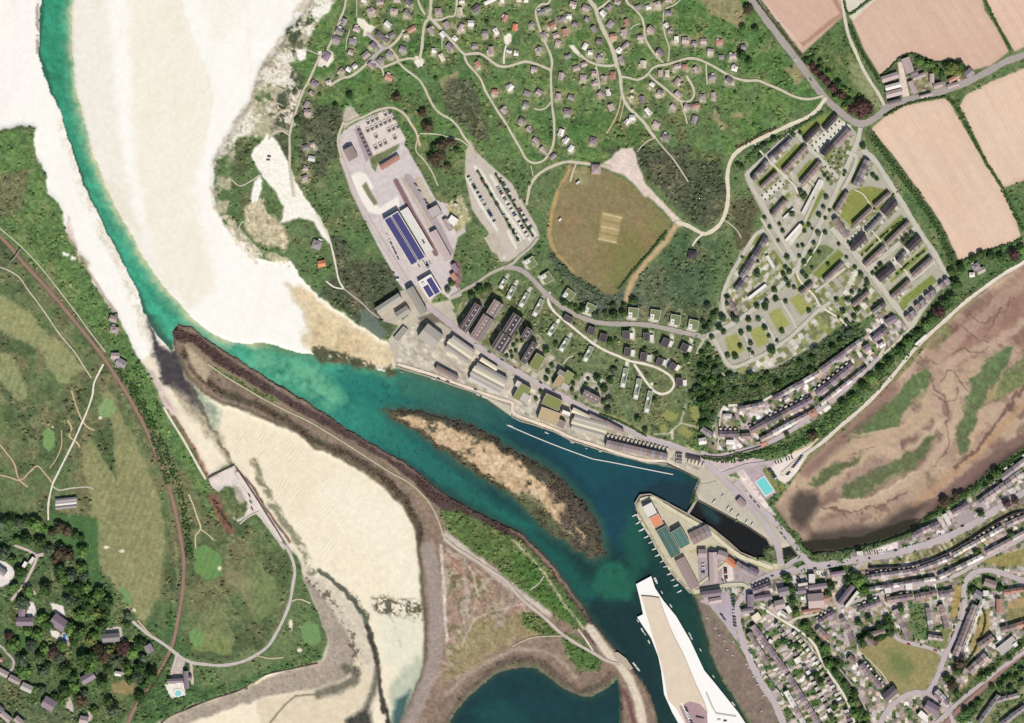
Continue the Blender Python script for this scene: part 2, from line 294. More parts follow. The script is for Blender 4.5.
# ---------------------------------------------------------------- dark channel beside the breakwater head
paint([(146,318),(152,322),(160,345),(172,352),(178,340),(184,356),(186,376),(198,394),(205,414),(196,410),(186,402),(174,390),(162,384),(152,352)], (72,68,70), 5, 2.2, ro=0.16, c='mudflat', h=0.25, sc=0)
paint([(172,385),(190,398),(206,415),(222,440),(232,462),(224,458),(204,430),(184,410)], (176,162,136), 6, 2.2, ro=0.15, a=.8)
stroke([(188,384),(204,414),(220,444),(232,462)], 3, (104,96,78), 2, 2.0, ro=0.2, a=.8, br=(n_fine, -.25, .4))
stroke([(148,325),(152,352),(158,376),(168,400),(180,412)], 5, (228,214,196), 4, 1.5, a=0.8, br=(n_fine, -0.2, 0.5))
# ---------------------------------------------------------------- breakwater and spit
BRK = [(172,332),(178,326),(188,325),(200,336),(216,346),(235,358),(256,371),(275,384),(300,398),(322,412),(345,428),(372,444),(395,457),(412,468),(430,484),(450,498),(475,512),(500,524),(520,534),(536,548),(550,564),(562,578),(572,592),(582,606),(590,620),(602,634),(614,648),(622,656),(634,672),(645,690),(652,706),(658,730),(664,813),(622,813),(624,723),(622,692),(616,672),(604,676),(592,688),(580,690),(566,680),(548,664),(530,656),(512,658),(492,668),(472,684),(456,704),(444,723),(420,813),(388,813),(402,728),(416,694),(426,668),(428,640),(425,600),(423,575),(422,548),(417,525),(406,505),(390,488),(370,472),(348,460),(330,450),(316,446),(300,430),(278,422),(256,412),(222,400),(204,390),(190,376),(182,358),(176,345)]
stroke(BRK + BRK[:1], 7, (112,102,84), 3, 1, ro=.15, sc=0)
paint(BRK, (142,122,106), 1.6, 0.8, ro=0.14, sc=0.1, c='breakwater', h=3.0)
stroke([(178,334),(196,342),(215,356),(240,373),(270,392),(300,410),(330,426),(360,446),(392,465),(415,480),(440,500),(470,516),(500,530),(520,545),(540,566),(556,586),(572,606),(586,624),(598,640)], 12, (88,70,66), 3, 0.8, ro=0.14)
stroke([(184,352),(200,376),(222,392),(256,404),(285,420),(312,438),(350,456),(380,474),(405,498),(418,525),(423,560)], 7, (92,82,66), 4, 1, ro=0.18)
stroke([(190,345),(215,366),(245,384),(275,402),(310,422),(350,444),(388,466),(410,484),(425,500)], 7, (150,132,110), 3, 0.8, ro=0.1)
stroke([(215,368),(235,380),(256,392),(275,400)], 5, (104,116,70), 3, 1, ro=0.2)
stroke([(300,418),(340,436),(380,460),(408,484)], 3, (128,110,96), 2, 0.6, a=0.7)
paint([(186,345),(196,352),(212,368),(206,382),(196,372),(188,360)], (186,168,140), 4, 1, ro=0.08)
paint([(440,510),(455,508),(480,520),(512,536),(532,550),(552,575),(575,605),(590,625),(575,628),(545,610),(520,590),(490,562),(462,545),(446,530)], (92,114,62), 4, 1.5, ro=0.22, sc=0.6, c='ground')
paint([(512,548),(530,552),(552,578),(570,606),(585,624),(560,618),(530,590),(514,570)], (80,112,52), 4, 1.5, ro=0.24, sc=0.7)
paint([(444,548),(470,560),(500,585),(530,608),(556,632),(530,640),(500,650),(480,665),(460,678),(440,690),(436,660),(440,610)], (164,138,120), 4, 1.5, ro=0.18, sc=0.1, c='shingle_bank')
paint([(446,555),(470,560),(500,600),(520,612),(500,620),(480,600),(455,575)], (158,118,102), 6, 2, ro=0.2, a=0.7, br=(n_mid, -.2, .4))
paint([(446,560),(500,590),(540,615),(500,650),(440,685)], (122,124,80), 4, 2, ro=.2, a=.7, br=(n_m2-n_fine*.4, .1, .25))
paint([(444,548),(470,560),(500,585),(530,608),(520,640),(480,665),(440,690),(436,660),(440,610)], (182,166,148), 3, 2, ro=.1, a=.8, br=(n_m2+n_fine*.6, .2, .3))
paint([(470,620),(520,615),(550,628),(520,640),(490,655),(465,672),(440,680)], (150,138,98), 8, 2, ro=0.14, a=0.8)
for q in ([(520,612),(540,616),(560,634),(545,636),(525,626)], [(560,634),(580,636),(602,660),(598,670),(580,672),(566,652)]):
    paint(q, (84,112,58), 4, 1.2, ro=0.22, sc=0.6, c='ground')
stroke([(428,548),(434,580),(437,620),(436,655),(428,680),(414,712),(405,735)], 15, (164,148,138), 4, 0.8, ro=0.06, c='shingle_bank')
stroke([(441,545),(444,590),(446,625),(448,640)], 3, (226,210,196), 2, 0.8, a=0.85)
stroke([(446,535),(462,548),(480,562),(505,582),(530,600),(548,614)], 7, (206,190,178), 4, 1, ro=0.06)
stroke([(464,560),(468,600),(465,640)], 4, (190,172,164), 3, 1.5, a=0.7)
stroke([(520,596),(505,612),(495,628)], 7, (178,160,148), 4, 1.5, a=0.7)
stroke([(426,690),(440,672),(460,660)], 3, (190,168,150), 3, 1, a=0.6)
stroke([(446,728),(458,706),(474,686),(494,670),(512,661),(530,659),(548,667),(566,683),(582,692),(596,688),(610,676)], 7, (112,96,84), 4, 1.4, ro=0.16)
stroke([(448,694),(466,676),(492,660),(512,650),(535,648),(556,656),(576,676)], 4, (170,152,134), 3, 1, ro=0.1)
stroke([(590,628),(606,650),(616,660),(630,680),(638,700),(644,730)], 9, (222,208,186), 3, 0.6, ro=0.05)
stroke([(622,690),(628,700),(634,723),(638,760)], 4, (120,84,80), 2, 0.8, ro=0.1)
stroke([(512,540),(530,556),(548,580),(566,606),(584,628)], 2.5, (196,178,160), 2, 0.8, a=0.8)
stroke([(470,566),(478,590),(474,620),(462,645)], 1.4, (204,188,172), 1.2, 1.2, a=.8)
stroke([(530,604),(512,606),(490,612),(472,622)], 1.4, (204,188,172), 1.2, 1.2, a=.8)
# ---------------------------------------------------------------- river water
RIVER = [(42,-90),(41,0),(39,20),(39,50),(42,70),(48,86),(55,102),(60,110),(64,124),(70,145),(80,175),(90,200),(102,222),(114,246),(128,272),(138,292),(143,312),(148,320),(160,338),(172,352),(173,340),(172,332),(178,324),(190,325),(203,336),(218,346),(237,358),(256,370),(275,382),(300,397),(322,411),(345,427),(372,443),(395,456),(414,468),(430,482),(450,496),(475,510),(500,522),(520,532),(538,548),(552,564),(563,578),(573,592),(583,606),(591,620),(603,634),(615,648),(618,652),(636,672),(648,690),(654,706),(660,730),(668,813),(790,813),(760,750),(748,723),(735,700),(722,680),(712,655),(704,625),(700,608),(694,596),(690,593),(672,573),(650,535),(638,513),(635,503),(640,495),(650,494),(662,500),(688,514),(694,491),(700,480),(697,478),(680,470),(667,464),(640,462),(600,450),(570,441),(555,432),(520,421),(512,417),(514,407),(480,394),(430,377),(397,368),(390,373),(372,368),(352,362),(332,358),(318,356),(308,354),(290,350),(262,342),(240,344),(220,338),(204,328),(190,315),(176,300),(162,284),(148,264),(136,242),(122,218),(108,190),(100,170),(90,142),(83,115),(76,85),(73,60),(72,30),(76,-90)]
wat = inside_sd(RIVER, 0.9, 12)
sl_, d = wat
mk = d > 0
tx, ty = gx[sl_], gy[sl_]
# colour down the river: turquoise shallows to deep blue-green
keys = [(-90,(60,160,140)),(100,(62,158,140)),(200,(74,170,152)),(300,(66,166,150)),(380,(78,172,158)),(470,(70,166,154)),(520,(58,150,146)),(570,(42,118,124)),(620,(26,82,100)),(700,(24,70,84)),(800,(24,66,68)),(1000,(22,60,64)),(1400,(20,56,60))]
s = tx * 0.75 + ty * 0.66 + n_m2[sl_] * 18
s = np.where(ty < 340, np.minimum(s, ty * 1.05), s)
cc = np.stack([np.interp(s, [k[0] for k in keys], [k[1][c] for k in keys]) for c in range(3)], -1)
cc = cc * (1 + 0.13 * n_mid[sl_] + 0.09 * n_fine[sl_] + 0.06 * n_px[sl_])[..., None]
apply(sl_, mk.astype(np.float32), cc, 0.03, 0.0, 'water', 0.0)
st_ = fbm(gx[sl_]*.25+gy[sl_]*.2+8*n_mid[sl_], (gx[sl_]*.65-gy[sl_]*.75)+6*n_m2[sl_], 7, 371, 4, .7)
col[sl_] = np.where(mk[..., None], col[sl_]*(1+.13*st_)[..., None], col[sl_])
def wpaint(q, cc, soft, warp, a=1.0, br=None):
    r = inside_sd(q, warp, 6 + int(soft))
    s_, dd = r
    m = np.clip(dd / soft + 0.5, 0, 1) * a * (cls[s_] == CL['water'])
    if br is not None: m = m * np.clip((br[0][s_] - br[1]) / br[2] + 0.5, 0, 1)
    apply(s_, m, cc)
def wstroke(q, w, cc, soft, warp, a=1.0, br=None):
    s_, dd = line_d(q, warp, w + soft + 6)
    m = np.clip((w / 2 - dd) / soft + 0.5, 0, 1) * a * (cls[s_] == CL['water'])
    if br is not None: m = m * np.clip((br[0][s_] - br[1]) / br[2] + 0.5, 0, 1)
    apply(s_, m, cc)
wpaint([(395,375),(430,380),(480,398),(512,412),(512,430),(470,420),(430,408),(400,395)], (70,128,118), 10, 2, 0.6)
wpaint([(490,412),(515,425),(545,434),(600,455),(690,470),(690,510),(640,500),(640,560),(600,540),(585,495),(550,455),(510,425)], (28,78,112), 22, 2.4, 0.75)
wpaint([(330,375),(380,380),(400,400),(385,420),(350,400)], (36,124,130), 12, 3, 0.6)
wpaint([(360,395),(400,430),(450,465),(500,505),(540,530),(520,530),(460,500),(400,460),(350,425)], (58,160,148), 12, 2, 0.45)
wpaint([(255,350),(320,365),(345,400),(330,410),(290,385),(250,362)], (132,206,180), 14, 2.4, 0.7, br=(n_mid+n_fine*.5+.5, 0, .8))
wpaint([(560,400),(620,445),(640,470),(590,490),(560,450)], (30,90,110), 12, 2, 0.5)
wpaint([(470,505),(520,520),(570,560),(600,600),(580,610),(540,560)], (30,120,120), 10, 2, 0.5)
wpaint([(600,560),(620,560),(634,575),(634,600),(610,610),(592,590)], (46,140,118), 10, 3, 0.55)
wpaint([(630,510),(642,520),(650,560),(636,580),(620,540)], (34,100,88), 8, 2, 0.7)
wpaint([(655,600),(690,600),(720,680),(745,723),(720,723),(690,660)], (26,74,70), 8, 2, 0.5)
wpaint([(585,600),(636,600),(660,700),(655,723),(640,680),(605,636)], (20,52,66), 8, 2, 0.7)
wpaint([(688,482),(705,480),(700,496),(688,514),(640,492),(660,480)], (32,52,68), 8, 1, 0.6)
wstroke([(78,-60),(74,30),(78,85),(92,142),(110,190),(138,242),(164,284),(192,315),(222,338)], 15, (190,212,190), 15, 2.4, 0.8)
wstroke([(78,-60),(74,30),(78,85),(92,142),(110,190),(138,242),(164,284),(192,315),(222,338),(262,343)], 8, (236,230,210), 9, 2.4, 0.95)
wstroke([(42,0),(39,50),(55,103),(70,145),(90,200),(114,246),(138,292),(148,320)], 3, (52,92,86), 3, 1, 0.8)
wstroke([(148,320),(158,335),(170,350)], 12, (60,96,92), 6, 1, 0.8)
wstroke([(397,460),(430,482),(475,510),(520,532),(552,564),(583,606),(603,634),(620,652)], 6, (54,78,80), 6, 1, 0.7)
wstroke([(262,344),(290,350),(318,356),(350,362),(390,373)], 8, (124,150,120), 8, 2, 0.7)
wstroke([(397,369),(430,379),(480,396),(512,412)], 6, (110,118,96), 8, 1, 0.6)
wstroke([(700,608),(712,655),(735,700),(752,730)], 10, (60,78,66), 10, 2, 0.8)
# dark weed on the sea bed
wpaint([(330,360),(400,375),(600,450),(690,520),(600,640),(500,540),(380,460)], (30,66,72), 3, 3, 0.45, br=(n_fine, 0.35, 0.3))
# rocks by the foreshore
for q in ([(311,346),(322,345),(332,350),(345,352),(362,358),(368,364),(356,368),(340,362),(322,362),(312,356)],[(362,358),(372,360),(378,368),(368,370)],[(380,368),(392,366),(400,372),(388,376)]):
    paint(q, (84,84,62), 3, 2.2, ro=0.25, sc=0.2, c='beach', h=0.6, br=(n_fine, -0.25, 0.3))
# ---------------------------------------------------------------- rocky island
ISL = [(384,411),(392,408),(404,410),(420,411),(440,415),(460,422),(480,430),(498,440),(516,452),(536,462),(555,474),(570,488),(584,504),(596,522),(603,540),(603,552),(594,558),(582,552),(570,545),(552,534),(535,518),(518,500),(500,488),(480,478),(456,462),(436,446),(418,434),(402,424),(392,418)]
wstroke(ISL + ISL[:1], 10, (70,110,104), 9, 1.5, 0.7)
paint(ISL, (92,86,66), 2.5, 2.5, ro=0.2, sc=0.2, c='island', h=1.6)
paint([(396,414),(420,416),(445,424),(470,436),(500,448),(520,464),(545,482),(566,506),(580,530),(588,548),(574,540),(556,520),(530,502),(505,486),(480,470),(450,450),(420,430)], (206,176,140), 3, 2.2, ro=0.16, a=0.95, br=(n_mid+n_fine*.6, -0.4, 0.3))
paint([(400,416),(420,418),(445,428),(470,440),(500,454),(520,470),(545,490),(560,506),(540,500),(510,480),(470,458),(430,434)], (222,198,164), 3, 2.2, ro=.1, a=.8, br=(n_m2+n_fine*.5, .05, .3))
paint([(500,480),(540,500),(570,540),(560,540),(530,515),(505,492)], (104,112,80), 4, 2.2, a=0.7, br=(n_m2, -0.1, 0.4))
stroke([(400,411),(440,417),(480,432),(516,454),(555,476),(584,506),(600,540)], 6, (72,66,60), 4, 2.2, ro=0.25, a=0.85, br=(n_fine, -0.2, 0.5))
paint([(540,470),(570,490),(598,530),(600,552),(580,552),(560,520),(548,500)], (84,78,70), 4, 2.5, ro=0.25, a=0.75, br=(n_m2, -0.1, 0.3))
# ---------------------------------------------------------------- south lagoon
LAG = [(440,813),(444,740),(452,718),(464,700),(478,688),(496,674),(512,668),(530,667),(545,674),(560,686),(574,694),(590,697),(606,688),(616,680),(620,694),(620,723),(628,813)]
stroke(LAG[1:13], 7, (112,104,86), 3, .8, ro=.15, sc=0)
s_, dd = inside_sd(LAG, 0.8)
apply(s_, (dd > 0).astype(np.float32), np.array((20,64,78)) * (1 + 0.12 * n_mid[s_] + 0.05 * n_fine[s_])[..., None], 0.03, 0, 'water', 0.0)
wpaint([(470,710),(500,700),(530,720),(500,740)], (32,92,96), 10, 3, 0.5)
wstroke(LAG[1:13], 7, (52,78,76), 7, 1, 0.8)
# ---------------------------------------------------------------- harbour foreshore at low tide
paint([(694,596),(702,598),(712,606),(725,622),(740,642),(756,665),(772,690),(792,723),(810,813),(775,813),(750,723),(736,700),(722,678),(712,655),(704,625)], (136,118,106), 4, 1, ro=0.12, sc=0.05, c='mudflat', h=0.4)
stroke([(694,592),(712,606),(730,630),(752,662),(776,700),(800,740)], 5, (120,120,84), 3, 1, ro=0.2)
stroke([(735,640),(756,668),(778,700),(800,735)], 5, (100,118,74), 3, 0.8, ro=0.2, c='ground')
# ---------------------------------------------------------------- Copperhouse-style tidal flats on the right
FLAT = [(1120,180),(1024,262),(1002,278),(985,290),(968,302),(945,325),(922,350),(905,370),(882,395),(858,418),(835,438),(812,458),(800,470),(786,490),(774,504),(784,518),(800,535),(812,552),(830,553),(860,547),(885,541),(912,528),(925,518),(935,508),(950,498),(968,488),(985,474),(1000,462),(1024,446),(1120,380)]
paint(FLAT, (166,140,122), 2.5, 0.8, ro=0.05, sc=0, c='mudflat', h=0.4)
paint(FLAT, (194,168,144), 3, 2, a=0.8, br=(n_b2, 0.05, 0.4))
s_, dd = inside_sd(FLAT, 1)
for w_, cc_, se in ((26, (122,92,82), 301), (14, (190,164,134), 307), (9, (110,88,78), 311)):
    u = (gx[s_] + gy[s_]) * 0.7; v = (gx[s_] - gy[s_]) * 0.7
    st = vnoise(v + 12 * n_mid[s_], u * 0.6 + 14 * n_b2[s_], w_, se)
    m = np.clip((st - 0.25) / 0.3, 0, 1) * np.clip(dd / 4, 0, 1) * 0.55
    apply(s_, m, cc_)
rg = np.abs(fbm((gx[s_]+gy[s_])*.45+9*n_mid[s_], (gx[s_]-gy[s_])*.9+10*n_b2[s_], 13, 331, 4, .6))
for th, cc_, a_ in ((.02, (112,86,76), .5), (.0, (0,0,0), 0)):
    if a_: apply(s_, np.clip((th-rg)/.03+.5, 0, 1)*np.clip(dd/6, 0, 1)*a_, cc_)
rg2 = np.abs(fbm((gx[s_]+gy[s_])*.35-7*n_m2[s_]*.5, (gx[s_]-gy[s_])*.8+12*n_mid[s_], 17, 351, 4, .6))
apply(s_, np.clip((.06-rg2)/.05+.5, 0, 1)*np.clip(dd/6, 0, 1)*.35, (206,180,150))
for q, cc_ in (([(1000,290),(1024,270),(1120,240),(1120,330),(1024,345),(995,340),(970,360),(940,375),(920,372),(935,345),(960,320)], (150,112,98)),):
    paint(q, cc_, 10, 3, a=0.6)
for q, w_, cc_, wp in (([(930,394),(928,412),(908,430),(880,440),(855,447),(830,454),(813,470),(807,484)], 15, (196,170,140), 1.5), ([(865,455),(845,470),(826,487),(815,500)], 9, (198,172,142), 1.5), ([(866,450),(885,450),(902,456)], 11, (200,174,146), 2),
 ([(816,512),(843,505),(868,503),(893,492),(918,474),(938,452),(953,432),(956,412),(948,387),(952,360)], 9, (198,172,146), 1.8), ([(936,400),(932,372),(940,352),(955,340)], 14, (184,156,136), 2), ([(950,345),(975,325),(1000,300),(1035,276)], 11, (180,150,132), 2.5), ([(945,366),(968,352),(990,345),(1024,322)], 9, (192,166,144), 2.2),
 ([(985,400),(1000,388),(1024,372),(1080,340)], 8, (170,152,112), 2), ([(1024,440),(995,460),(970,478),(950,496),(930,510)], 16, (124,98,90), 2), ([(1024,402),(1000,430),(978,452),(955,472),(930,492),(905,512)], 7, (190,152,118), 2), ([(908,448),(930,434),(944,418)], 5, (206,182,154), 1.5), ([(958,455),(972,440),(985,420)], 5, (200,168,138), 2)):
    stroke(q, w_, cc_, 4, wp, a=.85)
for q, cc_ in (([(843,437),(873,412),(898,392),(918,372),(930,366),(932,376),(922,392),(908,409),(893,427),(868,434),(850,442)], (88,112,66)), ([(810,484),(820,472),(843,461),(863,454),(855,464),(835,477),(818,487)], (88,98,64)),
 ([(843,487),(863,474),(888,462),(908,452),(928,437),(934,432),(930,450),(913,467),(888,482),(863,497),(845,498)], (90,102,68)), ([(971,380),(981,366),(998,352),(1012,346),(1006,370),(990,390),(980,407),(975,412),(968,400)], (88,110,70)),
 ([(966,402),(975,410),(979,420),(969,437),(969,452),(960,454),(957,434),(962,420)], (88,104,68)), ([(1006,372),(1030,352),(1080,325),(1120,330),(1060,365),(1024,385),(1000,398),(992,400)], (120,122,82)), ([(930,330),(945,322),(950,335),(935,352),(926,350)], (134,120,90))):
    paint(q, cc_, 3, 2.6, ro=0.18, a=0.88, br=(n_fine+n_m2*.6+n_px*.3+.75, 0, .6))
    paint(q, (112,132,78), 6, 2, a=.5, br=(n_m2, .05, .4))
paint([(862,492),(885,480),(905,468),(900,474),(880,486)], (170,152,116), 2, 2, a=.7); paint([(912,400),(920,388),(926,392),(918,406)], (168,148,120), 2, 1.5, a=.8)
for q, w_ in (([(1024,386),(1008,408),(990,432),(972,455),(955,468)], 3.2), ([(942,322),(952,330),(962,326),(975,338),(988,344)], 1.3), ([(930,372),(934,388),(944,397),(948,412)], 1.6), ([(934,394),(944,404),(956,400),(958,386)], 1.2), ([(952,352),(964,348),(978,354),(988,349)], 1.2), ([(962,300),(967,316),(985,322),(1003,312),(1012,298)], 1.3), ([(985,330),(996,318),(1000,308)], 1.2),
 ([(946,420),(952,440),(944,455),(932,466)], 1.3), ([(874,447),(860,452),(846,455)], 1), ([(940,380),(950,372),(960,376),(966,390)], 1.2), ([(820,508),(850,512),(880,506),(906,492)], 1.6), ([(915,350),(925,360),(936,362)], 1.2)):
    stroke(q, w_, (112,84,74), 1, 2.2, a=.8)
stroke([(826,446),(850,437),(880,432),(905,424)], 2, (206,184,152), 1.5, 1.5, a=.7); stroke([(840,500),(868,499),(892,488),(916,470)], 2, (214,190,162), 1.5, 1.5, a=.8)
stroke([(800,466),(830,438),(860,412),(890,385),(915,352),(945,322),(975,296)], 6, (138,128,92), 4, 0.8, a=0.8)
stroke([(808,470),(840,440),(870,412),(892,388)], 12, (132,102,94), 8, 1, a=0.8)
for q in ([(790,498),(800,490),(820,492),(822,505),(812,520),(800,530),(788,518)], [(804,540),(812,532),(840,528),(880,522),(905,505),(930,500),(915,522),(885,538),(840,550),(812,552)]):
    s_, dd = inside_sd(q, 1.2)
    apply(s_, np.clip(dd / 8 + 0.3, 0, 1) * 0.9, (74,64,58), 0.04, 0, None)
paint([(800,541),(815,540),(860,536),(905,520),(920,518),(910,530),(885,540),(850,548),(812,553)], (54,52,44), 3, 0.8, ro=0.04, c='water', h=0.0)
# ---------------------------------------------------------------- cricket field
CRK = [(562,178),(572,168),(606,170),(628,182),(650,200),(670,222),(670,230),(650,255),(628,282),(616,294),(606,295),(590,284),(570,272),(552,252),(548,236),(552,212),(556,195)]
paint(CRK, (142,128,92), 2.5, 0.3, ro=0.07, sc=0, c='cricket_field')
s_, dd = inside_sd(CRK)
apply(s_, np.clip(dd / 3, 0, 1) * np.clip(0.5 + n_b2[s_] * 1.2, 0, 1) * 0.8, (122,124,72))
apply(s_, np.clip(dd / 3, 0, 1) * np.clip(n_mid[s_] * 1.4, 0, 1) * 0.5, (160,122,92))
for q in ([(602,212),(622,216),(616,244),(598,240)],): paint(q, (176,156,112), 2, 0.3, ro=0.04)
for k in range(5):
    a0, a1 = (603.5 - k * 1.2, 214 + k * 6.2), (621.5 - k * 1.3, 218 + k * 6.2)
    stroke([a0, a1], 1.4, (214,196,150) if k % 2 == 0 else (150,134,84), 1)
stroke([(676,226),(664,244),(646,262),(634,278),(628,292),(626,300)], 6, (196,168,128), 3, 0.6, ro=0.05, sc=0)
stroke([(666,232),(650,252),(632,272),(618,288)], 3, (84,92,66), 2, 0.8, ro=0.2, sc=0.4)
stroke([(572,162),(566,178),(556,196),(551,214),(549,236),(556,254),(572,272)], 4, (184,156,104), 2, 0.5, ro=0.05)
stroke([(572,164),(572,176),(560,190)], 4, (150,136,98), 2, 0.5)
stroke([(552,256),(566,274),(590,290),(604,300),(612,312)], 8, (84,94,76), 4, 1.5, ro=0.25, sc=0.7)
paint([(572,168),(586,166),(588,186),(576,184)], (150,146,104), 2, 0.5, ro=0.15)
paint([(600,166),(612,158),(622,148),(632,148),(636,158),(640,170),(644,180),(654,194),(646,198),(634,184),(622,174),(610,171)], (228,208,196), 2, 0.8, ro=0.06, sc=0, c='pavement')
stroke([(640,184),(652,196),(664,208),(680,224)], 6, (226,208,192), 2, 0.6, ro=.05, sc=0)
# ---------------------------------------------------------------- factory site
PV = (212,200,196)
paint([(340,136),(345,130),(358,122),(386,110),(392,113),(406,140),(404,145),(410,152),(425,180),(436,200),(452,206),(462,215),(466,232),(458,238),(452,262),(458,282),(462,296),(450,300),(440,292),(428,304),(416,304),(400,285),(380,250),(362,215),(350,190),(342,165),(339,150)], PV, 1.2, 0.2, ro=0.05, sc=0, c='pavement')
paint([(354,128),(386,110),(392,114),(405,140),(367,161)], (226,212,200), 1, 0.1, ro=0.04)
paint([(354,129),(360,127),(374,156),(366,162)], (176,160,162), 1, 0.1)
paint([(406,142),(412,140),(430,170),(436,185),(428,184),(412,156)], (100,118,72), 2, 0.6, ro=0.2, sc=0.3, c='ground')
paint([(370,158),(400,144),(398,150),(378,164),(376,172),(372,168)], (118,124,84), 1.5, 0.4, ro=0.15, c='ground')
paint([(350,176),(358,172),(366,174),(374,188),(366,194),(372,202),(380,208),(398,196),(400,206),(392,212),(378,215),(368,212),(360,200)], (246,236,224), 2, 0.3, ro=0.02)
stroke([(396,181),(404,196),(412,212),(424,232),(436,254)], 5, (140,108,108), 1, 0.1)
stroke([(402,178),(412,196),(424,216),(436,238),(446,256)], 2, (196,180,150), 1, 0.1)
stroke([(408,178),(418,194),(430,214),(440,232),(450,252)], 8, (174,160,160), 1, 0.1, a=0.9)
stroke([(418,180),(428,198),(436,208)], 7, (200,186,164), 1, 0.1, a=0.9)
paint([(446,206),(460,196),(471,218),(458,232),(450,222)], (176,168,124), 2, 0.8, ro=0.18, sc=0.1, c='ground')
plots([(446,204),(461,194),(472,220),(458,236)], 60, 3, 3, [(170,165,120),(200,190,160),(130,140,90),(215,205,185)], 15, 0.5)
paint([(340,140),(350,136),(356,150),(350,165),(344,172),(341,160)], (214,198,194), 1, 0.1)
paint([(344,112),(350,104),(356,112),(362,118),(352,124),(343,130)], (196,184,166), 2, 0.6, ro=0.08, sc=0.05)
paint([(362,186),(366,182),(378,204),(374,206)], (130,130,96), 1.5, 0.3)
paint([(452,262),(460,262),(462,280),(458,290),(452,282)], (150,112,112), 1.2, 0.3, ro=0.2)
paint([(361,312),(366,308),(389,332),(381,340),(361,324)], (106,118,104), 1, 0.1, ro=0.05, sc=0, c='pavement')
paint([(376,310),(400,292),(416,285),(432,302),(432,320),(420,328),(400,326),(384,322)], (196,184,168), 1, 0.1, ro=0.05, sc=0, c='pavement')
for q in ([(378,320),(392,324),(388,332),(380,326)], [(402,308),(410,316),(416,312),(420,320),(412,324),(402,320)]): paint(q, (84,100,70), 1.2, 0.2, ro=0.15, c='lawn')
# long car park
PARK = [(466,152),(470,140),(476,152),(498,172),(512,184),(524,205),(536,225),(540,236),(524,252),(508,262),(500,262),(488,232),(472,210),(465,175)]
paint(PARK, (202,190,176), 1, 0.2, ro=0.04, sc=0, c='pavement')
for q in (((467,178),(480,204),(497,230)), ((475,167),(493,198),(520,240)), ((480,170),(497,199),(524,238)), ((491,176),(508,204),(530,240)), ((498,176),(514,204),(536,236))):
    stroke(q, 3, (232,226,210), 0.8, 0.1)
for q in (((478,172),(492,196),(506,220),(518,240)), ((496,175),(510,198),(524,222),(533,236))): stroke(q, 2.4, (84,94,68), 1, 0.4, ro=0.25, sc=.4)
stroke([(492,240),(504,258)], 3, (230,224,208), 1, .1); stroke([(508,232),(516,248)], 3, (230,224,208), 1, .1)
paint([(484,238),(494,232),(506,250),(503,258),(492,252)], (196,184,166), 1, 0.2, ro=0.04, sc=0, c='pavement')
